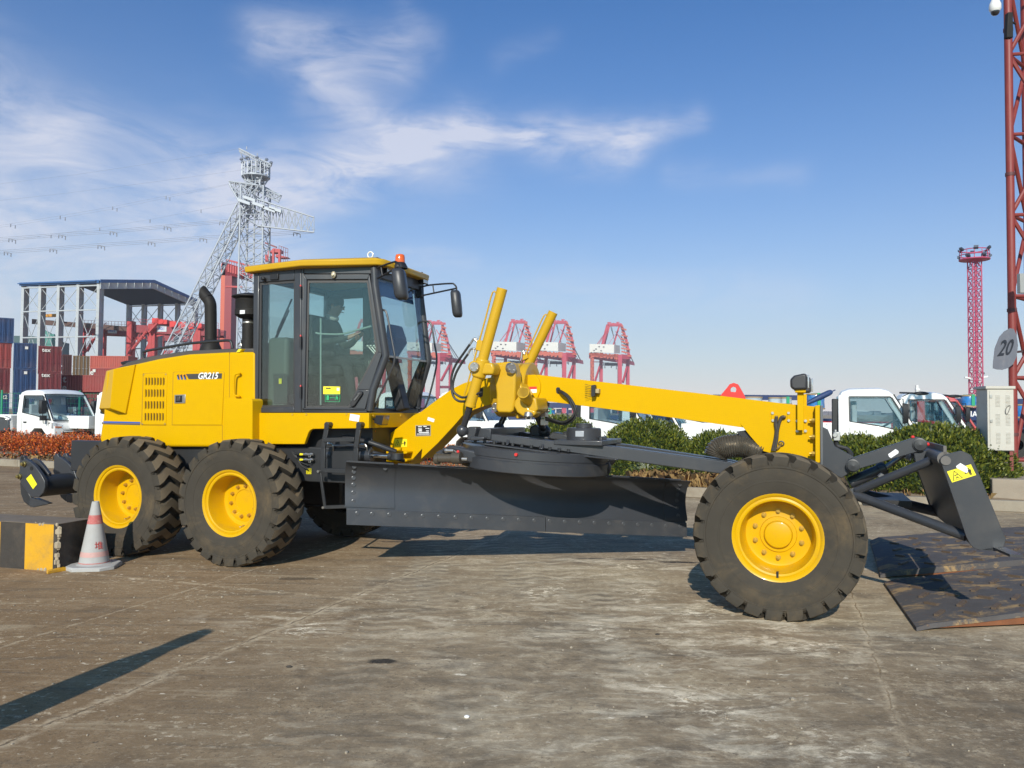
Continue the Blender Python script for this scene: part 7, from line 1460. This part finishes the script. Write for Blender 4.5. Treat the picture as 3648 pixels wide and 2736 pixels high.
# ================================================================ WHITE LATTICE TOWER AND POWER LINES
PW = mat("galvanised_white", (.40, .43, .47), .5, .1, var=.08)
YT = 120.0
def z1(x, y, Y=YT): return ond('z1', x, y, Y)
tower = thing(empty("lattice_tower", (z1(1672, 900).x, YT, 0)), "white steel lattice tower with a slanted leg and cross arms behind the cab", "tower"); O = Vector(tower.location); hw = 1.85
def sq(p, a, b_=None): b_ = a if b_ is None else b_; return [Vector((p.x - a, p.y - b_, p.z)), Vector((p.x + a, p.y - b_, p.z)), Vector((p.x + a, p.y + b_, p.z)), Vector((p.x - a, p.y + b_, p.z))]
mb = MB(); zt = (z1(1672, 345) - O).z; lattice(mb, sq(Vector((0, 0, 0)), hw), sq(Vector((0, 0, (z1(1672, 500) - O).z)), hw * .92), 16, .14, .06); lattice(mb, sq(Vector((0, 0, (z1(1672, 500) - O).z)), .9), sq(Vector((0, 0, zt)), .9), 4, .14, .07); mb.cyl((.2, -.9, 0), (.2, -.9, zt + .3), .14, n=8); mb.build("mast", PW, tower)
b0_, t0_v = z1(1130, 1600) - O, z1(1620, 590) - O; b0_ = b0_ + (b0_ - t0_v) * .5; dz = Vector((1.15, 0, .55)); 
mb = MB(); wd_ = Vector((0, 2.0, 0)); lattice(mb, [b0_ - dz - wd_, b0_ + dz - wd_, b0_ + dz + wd_, b0_ - dz + wd_], [t0_v - dz * .9 - wd_ * .6, t0_v + dz * .9 - wd_ * .6, t0_v + dz * .9 + wd_ * .6, t0_v - dz * .9 + wd_ * .6], 18, .12, .05); mb.build("slanted_leg", PW, tower)
def arm(pts0, pts1, n, name, rl=.12, rb=.06):
    mb = MB(); lattice(mb, [p - O for p in pts0], [p - O for p in pts1], n, rl, rb); return mb.build(name, PW, tower)
arm([z1(1690, 570, YT - 2), z1(1690, 570, YT + 2), z1(1690, 745, YT + 2), z1(1690, 745, YT - 2)], [z1(2062, 690, YT - 1), z1(2062, 690, YT + 1), z1(2062, 788, YT + 1), z1(2062, 788, YT - 1)], 9, "cross_arm")
arm([z1(1502, 452, YT - 1.2), z1(1502, 452, YT + 1.2), z1(1504, 470, YT + 1.2), z1(1504, 470, YT - 1.2)], [z1(1700, 480, YT - 2), z1(1700, 520, YT + 2), z1(1690, 700, YT + 2), z1(1600, 640, YT - 2)], 5, "cross_arm")
arm([z1(1600, 440, YT - 1.2), z1(1640, 440, YT + 1.2), z1(1640, 470, YT + 1.2), z1(1600, 470, YT - 1.2)], [z1(1840, 548, YT - 1), z1(1850, 548, YT + 1), z1(1830, 590, YT + 1), z1(1830, 590, YT - 1)], 6, "cross_arm", .11, .055)
arm([z1(1568, 238, YT - 1), z1(1572, 238, YT + 1), z1(1574, 256, YT + 1), z1(1570, 256, YT - 1)], [z1(1782, 345, YT - 1), z1(1786, 345, YT + 1), z1(1770, 362, YT + 1), z1(1766, 362, YT - 1)], 6, "top_arm", .11, .055)
mb = MB(); 
for x0, y0, x1, y1 in ((1570, 245, 1625, 370), (1690, 270, 1688, 380), (1745, 300, 1745, 380), (1600, 300, 1690, 340), (1690, 360, 1745, 310), (1783, 350, 1735, 400), (1620, 225, 1620, 245), (1625, 265, 1660, 370)): mb.cyl(z1(x0, y0) - O, z1(x1, y1) - O, .08, n=6)
mb.build("top_strut", PW, tower)
pc0 = z1(1680, 430) - O; mb = MB(); mb.lathe([(2.1, 0), (2.1, .2), (.5, .2), (.5, 0), (2.1, 0)], pc0, (0, 0, 1), 20)
for k in range(20):
    a = 2 * math.pi * k / 20; p = pc0 + Vector((math.cos(a) * 2.05, math.sin(a) * 2.05, 0)); mb.bar(p, p + Vector((0, 0, 2.0)), .10)
for z in (1.0, 2.0): rg = mb.ring(pc0 + Vector((0, 0, z)), (0, 0, 1), 2.05, 20); mb.tube(rg + [rg[0]], .07, 5)
for k in range(8):
    a = 2 * math.pi * k / 8; p = pc0 + Vector((math.cos(a) * 2.0, math.sin(a) * 2.0, 0)); mb.cyl(p, pc0 + Vector((math.cos(a) * .6, math.sin(a) * .6, -2.2)), .07, n=6)
mb.build("platform", PW, tower)
for k in range(9):
    a = 2 * math.pi * k / 9 + .2; p = pc0 + Vector((math.cos(a) * 2.2, math.sin(a) * 2.2, 2.5)); mb = MB(); mb.ball(p, .28, 8, 6, sc=(1, 1, .8)); mb.build("floodlight", mat("flood_grey", (.30, .33, .38), .3, .6), tower)
mb = MB()
for x, y in ((1605, 590), (1640, 570), (1700, 610), (1770, 640), (1810, 640)): p = z1(x, y, YT - 2.4) - O; mb.obox(p, (.9, 0, -.3), (0, .3, 0), (0, 0, .22))
mb.build("insulator_beam", mat("beam_pale", (.42, .46, .50), .5), tower)
WIRE = mat("wire_grey_blue", (.20, .22, .27), .6)
lines = [([(1566, 240), (1230, 298), (900, 350), (480, 412), (0, 470), (-60, 476)], "topmost thin cable sagging left from the white tower's peak", ()),
         ([(1690, 365), (1250, 425), (780, 488), (380, 538), (-60, 585)], "second thin cable left of the white tower, below the topmost", ()),
         ([(1500, 470), (1090, 550), (740, 620), (395, 680), (70, 732), (-60, 752)], "third cable with small hangers left of the white tower", (1090, 740, 395, 70)),
         ([(1500, 475), (1115, 558), (768, 630), (428, 690), (100, 742), (-60, 762)], "fourth cable with small hangers close below the third", (1115, 768, 428, 100)),
         ([(1560, 595), (1320, 640), (985, 704), (655, 758), (335, 805), (30, 850), (-60, 862)], "fifth cable left of the tower's slanted leg", (1320, 985, 655, 335)),
         ([(1590, 700), (1465, 720), (1100, 752), (745, 785), (408, 806), (80, 832), (-60, 838)], "upper bundle of cables with spacer bars at the left", (1465, 1100, 745, 408, 80)),
         ([(2060, 785), (1740, 806), (1335, 827), (995, 852), (665, 875), (350, 898), (50, 918), (-60, 926)], "lower bundle of cables with spacer bars at the left", (1950, 1335, 995, 665, 350, 50))]
for k, (pts, lab, hang) in enumerate(lines):
    mb = MB(); offs = (0,) if k < 5 else (-.25, .1, .45)
    for of in offs: mb.tube([z1(x, y) + Vector((of * .4, of, of)) for x, y in pts], (.010 if k < 5 else .019), 5)
    o = thing(mb.build("power_line", WIRE), lab, "power line", "power lines from the lattice tower")
    for hx in hang:
        for i in range(len(pts) - 1):
            (xa, ya), (xb, yb) = pts[i], pts[i + 1]
            if xb <= hx <= xa: hy = ya + (yb - ya) * (hx - xa) / (xb - xa)
        mb = MB()
        if k < 5: p = z1(hx, hy); mb.bar(p, p + Vector((0, 0, -.5)), .1)
        else:
            p, q = z1(hx - 22, hy - 2), z1(hx + 22, hy + 8); mb.bar(p, q, .12); mb.bar(p, p + Vector((0, 0, -.55)), .1); mb.bar(q, q + Vector((0, 0, -.55)), .1); mb.bar(p.lerp(q, .5), p.lerp(q, .5) + Vector((0, 0, -.4)), .1)
        mb.build("spacer", WIRE, o)
# ================================================================ RED LIGHT MAST (far)
YM = 77.0; MP = mat("mast_pink_red", (.44, .06, .13), .5, var=.1, vscale=.5)
b_ = ond('s', 3478, 1480, YM); lm = thing(empty("light_mast", (b_.x, YM, 0)), "slim pink red lattice light mast with a ring of floodlights, left of the cabinet", "light mast"); zt = ond('s', 3478, 922, YM).z
mb = MB(); h_ = .43; lattice(mb, sq(Vector((0, 0, 0)), h_), sq(Vector((0, 0, zt)), h_), 17, .06, .036, X=True); mb.cyl((.1, 0, 0), (.1, 0, zt), .12, n=8); mb.build("mast", MP, lm)
rt_ = 1.32; mb = MB()
for z, r in ((zt - .1, rt_), (zt + .35, rt_), (zt + .85, rt_ * .9)): rg = mb.ring((0, 0, z), (0, 0, 1), r, 24); mb.tube(rg + [rg[0]], .05, 6)
mb.lathe([(.4, zt - .3), (rt_, zt - .08), (rt_, zt - .02), (.4, zt - .2)], (0, 0, 0), (0, 0, 1), 24)
for k in range(12): a = k * math.pi / 6; mb.cyl((math.cos(a) * rt_, math.sin(a) * rt_, zt - .1), (math.cos(a) * rt_ * .95, math.sin(a) * rt_ * .95, zt + .85), .03, n=6)
mb.build("lamp_ring", MP, lm)
for k in range(12):
    a = k * math.pi / 6 + .1; p = Vector((math.cos(a) * (rt_ + .02), math.sin(a) * (rt_ + .02), zt + (.18 if k % 2 else .9))); mb = MB(); mb.obox(p, (math.cos(a) * .12, math.sin(a) * .12, .08), (-math.sin(a) * .2, math.cos(a) * .2, 0), (0, 0, .10)); mb.build("floodlight", mat("flood_dark", (.05, .06, .09), .3, .3), lm)
for x, y, lab in ((3448, 1346, "left of two white cameras on the pink red light mast"), (3507, 1343, "right of two white cameras on the pink red light mast, under the dome")):
    p = ond('s', x, y, YM); s_ = -1 if x < 3470 else 1; mb = MB(); mb.bar(p + Vector((s_ * .32, 0, .06)), p + Vector((-s_ * .25, 0, -.06)), .2, .16); mb.bar(p, Vector((b_.x + s_ * .4, YM, p.z - .05)), .06); thing(mb.build("mast_camera", WHT, None, .02), lab, "camera")
p = ond('s', 3503, 1330, YM); mb = MB(); mb.ball(p, .13, 10, 8); mb.bar(p + Vector((0, 0, .12)), Vector((b_.x + .4, YM, p.z + .2)), .06); thing(mb.build("dome_camera", mat("dome_grey_dark", (.10, .10, .11), .3)), "small dark dome camera on the right of the pink red light mast", "camera")
# ================================================================ QUAY CRANES
QR = mat("quay_crane_red", (.46, .040, .070), .55, var=.1, vscale=.1); QW = mat("machinery_house_cream", (.66, .64, .58), .5, var=.05, vscale=.2); QD = mat("stay_cable_dark", (.09, .085, .10), .6); QO = mat("quay_crane_orange", (.50, .10, .05), .6, var=.2, vscale=.3)
YQ = 600.0; qo = ond('q', 1745, 800, YQ); qo.z = 0
qc = thing(empty("quay_crane", qo), "rightmost red quay crane with a cream machinery house, above the middle of the beam", "quay crane", "red quay cranes on the skyline")
def qq(x, y, d=0.0): return ond('q', x, y, YQ + d) - qo
def qb(name, m, items):
    mb = MB()
    for x0, y0, d0, x1, y1, d1, w_ in items: mb.bar(qq(x0, y0, d0), qq(x1, y1, d1), w_ * .66)
    return mb.build(name, m, qc)
qb("mast_frame", QR, [(1690, 347, 0, 1650, 500, 0, 2.6), (1650, 500, 0, 1640, 575, 0, 2.4), (1706, 347, 12, 1668, 500, 12, 2.0), (1690, 345, 0, 1800, 345, 0, 2.6), (1690, 352, 12, 1800, 352, 12, 2.4), (1797, 345, 0, 1840, 475, 0, 2.8), (1840, 475, 0, 1862, 600, 0, 2.6), (1785, 350, 12, 1738, 505, 12, 1.8), (1755, 400, 0, 1800, 470, 0, .9), (1700, 335, 0, 1700, 347, 0, 2), (1735, 333, 0, 1735, 347, 0, 2), (1770, 333, 0, 1770, 347, 0, 2), (1690, 330, 0, 1720, 330, 0, 1), (1760, 328, 0, 1785, 328, 0, 1)])
qb("mast_stair", QO, [(1800, 350 + i * 26, -3, 1812 + (i % 2) * 22 + i * 5, 362 + i * 26, -3, 1.6) for i in range(10)])
qb("stay_cable", QD, [(1715, 360, 6, 1755, 505, 6, .55), (1722, 360, 6, 1740, 440, 6, .5), (1800, 440, 4, 1893, 640, 20, .75), (1790, 430, 4, 1875, 640, 20, .35), (1782, 430, 4, 1855, 640, 20, .3)])
qb("back_stay", QR, [(1693, 380, 0, 1570, 558, -6, .6), (1690, 385, 10, 1600, 540, 6, .5), (1752, 420, 0, 1660, 560, 0, .35)])
mb = MB()
P8 = [qq(1549, 498, -8), qq(1742, 503, -8), qq(1788, 512, 10), qq(1549, 498, 10)]; bt8 = [qq(1549, 563, -8), qq(1742, 570, -8), qq(1788, 572, 10), qq(1549, 563, 10)]
mb.loft([bt8, P8], True); mb.build("machinery_house", QW, qc)
mb = MB()
for x, y in ((1625, 520), (1600, 538), (1660, 522), (1585, 550), (1640, 552)): p = qq(x, y, -8.2); mb.box(p.x - .6, p.x + .6, p.y - .05, p.y, p.z - .4, p.z + .4)
mb.build("house_window", QD, qc)
mb = MB(); mb.loft([[qq(1545, 578, -4), qq(1545, 612, -4), qq(1545, 612, 4), qq(1545, 578, 4)], [qq(1790, 605, 6), qq(1790, 648, 6), qq(1790, 648, 14), qq(1790, 605, 14)], [qq(1900, 640, 30), qq(1905, 668, 30), qq(1905, 668, 36), qq(1900, 640, 36)]], True); mb.build("boom_girder", QR, qc)
mb = MB(); rr2 = random.Random(4)
for k in range(46): x = 1550 + k * 5.2; p = qq(x, 575 + k * .55, -6); mb.box(p.x - .5, p.x + .5, p.y - 1, p.y + 1, p.z - rr2.uniform(.5, 2.5), p.z + rr2.uniform(.3, 2.0))
mb.build("walkway_clutter", QO, qc)
mb = MB()
for k in range(16): x = 1660 + k * 10; p = qq(x, 640 + k * .8, 8); mb.bar(p, p + Vector((0, 0, -rr2.uniform(1.5, 5))), .5)
p = qq(1730, 655, 8); mb.box(p.x - 6, p.x + 6, p.y - 2, p.y + 2, p.z - 1.4, p.z + .5); mb.build("trolley", QD, qc)
for x0, y0, w_, d in ((1570, 600, 2.6, -6), (1640, 600, 2.5, 8), (1787, 585, 3.0, -6), (1850, 600, 2.6, 8)):
    p = qq(x0, y0, d); mb = MB(); mb.box(p.x - w_ / 2, p.x + w_ / 2, p.y - w_ / 2, p.y + w_ / 2, 0, p.z); mb.build("leg", QR, qc)
qb("portal_brace", QR, [(1787, 600, -6, 1862, 600, 0, 5.0), (1575, 590, -6, 1660, 596, 0, 3.2), (1570, 640, -6, 1640, 640, 8, .9), (1787, 850, -6, 1850, 850, 8, 3)])
qb("diagonal_brace", QR, [(1640, 640, 8, 1590, 800, -6, 1.8)]); qb("diagonal_brace", QR, [(1850, 660, 8, 1812, 800, -6, 2.2)])
mb = MB()
for k in range(9): p = qq(1556 + (k % 2) * 26, 600 + k * 24, -8); q = qq(1582 - (k % 2) * 26, 624 + k * 24, -8); mb.bar(p, q, .9)
for k in range(9): p = qq(1556, 600 + k * 24, -8); mb.bar(p, qq(1584, 600 + k * 24, -8), .8)
mb.build("stair_tower", QO, qc)
for dx, sc_, lab in ((-435, 1.04, "red quay crane partly behind the far lift cylinder"), (-760, 1.04, "red quay crane between the two lift cylinders"), (-1418, 1.02, "red quay crane behind the cab's windscreen and front rail"), (-1950, 1.03, "red quay crane seen through the rear windows of the cab")):
    o = dup(qc); p = ond('q', 1745 + dx, 800, YQ); o.location = (p.x, YQ, 0); o.scale = (sc_, sc_, sc_ * .985); o['label'] = lab
# far bits on the skyline
gm_ = mat("far_green_crane", (.06, .22, .18), .6, var=.1)
mb = MB(); 
for a_, c_, w_ in (((340, 618), (430, 665), .9), ((395, 640), (395, 740), 1.2), ((375, 660), (375, 720), .6), ((372, 650), (430, 650), .6), ((425, 660), (418, 720), .5), ((372, 690), (425, 690), 2.4), ((340, 618), (390, 640), .5)): mb.bar(ond('c1', *a_, 230), ond('c1', *c_, 230), w_)
p = ond('c1', 395, 690, 230); mb.box(p.x - 1, p.x + 1, 229, 231, 0, p.z); thing(mb.build("harbour_crane", gm_), "small far green jib crane seen through the shed's bays", "crane")
mb = MB(); a, c = ond('c1', 110, 655, 260), ond('c1', 440, 700, 260); mb.prism([(a.x, 260, 0), (c.x, 260, 0), (c.x, 260, c.z), (a.x + 6, 260, a.z), (a.x, 260, a.z)], (0, 8, 0)); thing(mb.build("far_building", mat("far_dark_green", (.05, .10, .10), .7)), "low far dark green building between the container stack and the shed", "building")
p = ond('s', 3266, 1372, 140); mb = MB(); mb.bar((p.x, 140, 0), (p.x, 140, p.z), .4); mb.box(p.x - .25, p.x + .4, 139.7, 140.3, p.z - .9, p.z - .6); thing(mb.build("far_white_pole", WHT), "small far white pole above the second white cab", "pole")
# far quay line and trees
mb = MB(); rnd = random.Random(2); 
for k in range(90):
    x = -420 + k * 10; mb.box(x, x + rnd.uniform(6, 10), 700, 712, 0, rnd.uniform(2.4, 9) if x < 40 else rnd.uniform(2, 5))
tag(mb.build("far_quay_stacks", mat("far_stack_grey", (.16, .15, .17), .9, var=.4, vscale=.05)), kind="stuff")
# ================================================================ THE DRIVER
SKIN = mat("skin", (.42, .24, .16), .55, var=.05); JACK = mat("jacket_dark_olive", (.045, .052, .045), .85, var=.15); TRO = mat("trousers_black", (.02, .02, .024), .85, var=.15); HAIR = mat("hair_black", (.010, .009, .008), .6, var=.3)
Hc = onv('s', 1200, 1088, -1.20); dx_, dz_ = Hc.x - 1.36, Hc.z - 2.88; yc = 1.20
sk = []; ed = []
def J(x, y, z, r, par=None):
    sk.append((Vector((x + dx_, yc + y, z + dz_)), r)); i = len(sk) - 1
    if par is not None: ed.append((par, i))
    return i
pel = J(1.13, 0, 2.24, (.17, .13)); sp1 = J(1.16, 0, 2.40, (.16, .12), pel); ch = J(1.21, 0, 2.57, (.185, .13), sp1); nb = J(1.26, 0, 2.70, (.085, .08), ch); nk = J(1.30, 0, 2.755, (.058, .06), nb)
h1 = J(1.335, 0, 2.82, (.072, .085), nk); h2 = J(1.355, 0, 2.88, (.080, .096), h1); h3 = J(1.35, 0, 2.945, (.068, .082), h2)
for s in (-1, 1):
    sh = J(1.235, s * .175, 2.655, .072, ch); e = J(1.30, s * .245, 2.42, .056, sh); fa_ = J(1.44, s * .19, 2.44, .046, e); wr_ = J(1.565, s * .095, 2.485, .031, fa_)
    pm_ = J(1.625, s * .060, 2.505, (.036, .018), wr_)
    for k, (oy, ln) in enumerate(((.028, .040), (.010, .046), (-.009, .043), (-.027, .034))):
        k1 = J(1.668, s * (.052 + oy * .6), 2.520 + .004 * k, .0095, pm_); k2 = J(1.668 + ln * .6, s * (.035 + oy * .5), 2.535 + .005 * k, .0085, k1); J(1.668 + ln * .75, s * (.018 + oy * .4), 2.548 + .005 * k, .007, k2)
    th = J(1.618, s * .038, 2.530, .011, pm_); J(1.645, s * .022, 2.552, .009, th)
    hp = J(1.20, s * .10, 2.22, .092, pel); kn = J(1.60, s * .14, 2.21, .070, hp); an_ = J(1.68, s * .14, 1.80, .048, kn); J(1.80, s * .15, 1.735, .040, an_)
me = bpy.data.meshes.new("body"); me.from_pydata([p for p, r in sk], ed, []); 
body = bpy.data.objects.new("body", me); COL.objects.link(body)
md = body.modifiers.new("skin", 'SKIN'); md.use_smooth_shade = True
for v_, (p, r) in zip(me.skin_vertices[0].data, sk): v_.radius = r if isinstance(r, tuple) else (r, r)
me.skin_vertices[0].data[0].use_root = True
sb_ = body.modifiers.new("sub", 'SUBSURF'); sb_.levels = 2; sb_.render_levels = 2
bpy.context.view_layer.update(); m2 = bpy.data.meshes.new_from_object(body.evaluated_get(bpy.context.evaluated_depsgraph_get())); bpy.data.objects.remove(body)
for m_ in (SKIN, JACK, TRO): m2.materials.append(m_)
for p in m2.polygons:
    c = p.center; x, z = c.x - dx_, c.z - dz_
    p.material_index = 0 if (z > 2.745 or (x > 1.585 and z > 2.40)) else (2 if (z < 2.30 and (x > 1.2 or z < 2.2)) else 1); p.use_smooth = True
driver = empty("person", (GX, GY, 0), -HEAD); tag(driver, "seated driver in a dark jacket inside the cab, bent over a phone", "person")
bo = bpy.data.objects.new("body", m2); COL.objects.link(bo); bo.parent = driver
mb = MB(); hc_ = Vector((1.352 + dx_, yc, 2.895 + dz_))
mb.ball(hc_ + Vector((-.012, 0, .020)), .104, 18, 12, sc=(1.02, .86, .92)); mb.ball(hc_ + Vector((-.045, 0, -.025)), .085, 14, 8, sc=(.75, .9, 1.0)); mb.build("hair", HAIR, driver)
for s in (-1, 1):
    mb = MB(); mb.ball(hc_ + Vector((.0, s * .083, -.03)), .028, 8, 6, sc=(.7, .35, 1)); mb.build("ear", SKIN, driver)
    mb = MB(); mb.ball(hc_ + Vector((.088, s * .032, -.035)), .011, 8, 6); mb.build("eye", HAIR, driver)
mb = MB(); mb.loft([[hc_ + Vector(q) for q in ((.088, -.012, -.035), (.088, .012, -.035), (.092, .017, -.075), (.092, -.017, -.075))], [hc_ + Vector(q) for q in ((.098, -.005, -.036), (.098, .005, -.036), (.118, .008, -.075), (.118, -.008, -.075))]], True); mb.build("nose", SKIN, driver, .004)
mb = MB(); mb.box(hc_.x + .078, hc_.x + .092, yc - .022, yc + .022, hc_.z - .105, hc_.z - .096); mb.build("mouth", mat("lips", (.30, .11, .09), .5), driver)
mb = MB(); c = Vector((1.30 + dx_, yc, 2.735 + dz_)); mb.lathe([(.072, -.02), (.080, .0), (.070, .028), (.062, .03)], c, (.35, 0, 1), 18); mb.build("collar", mat("collar_pale_grey", (.42, .42, .40), .8), driver)
ph = thing(empty("mobile_phone", M2W(1.685 + dx_, -(yc), 2.555 + dz_), -HEAD), "small dark phone held in the driver's hands inside the cab", "phone"); mb = MB(); mb.obox((0, 0, 0), (.030, 0, .030), (0, .036, 0), (-.07 * .06, 0, .07 * .06)); mb.build("phone_body", DECK, ph, .003)
# ================================================================ HAZE
hz_m = bpy.data.materials.new("haze_air"); hz_m.use_nodes = True; hz_m.node_tree.nodes.clear(); t = NT(hz_m.node_tree)
ho_ = t.new('ShaderNodeOutputMaterial'); pv_ = t.new('ShaderNodeVolumePrincipled'); pv_.inputs['Color'].default_value = (.93, .95, 1, 1); pv_.inputs['Density'].default_value = .0005; pv_.inputs['Anisotropy'].default_value = .2
t.l.new(pv_.outputs[0], ho_.inputs['Volume'])
mb = MB(); mb.box(-520, 520, -70, 770, -1, 76); tag(mb.build("haze", hz_m), kind="stuff")
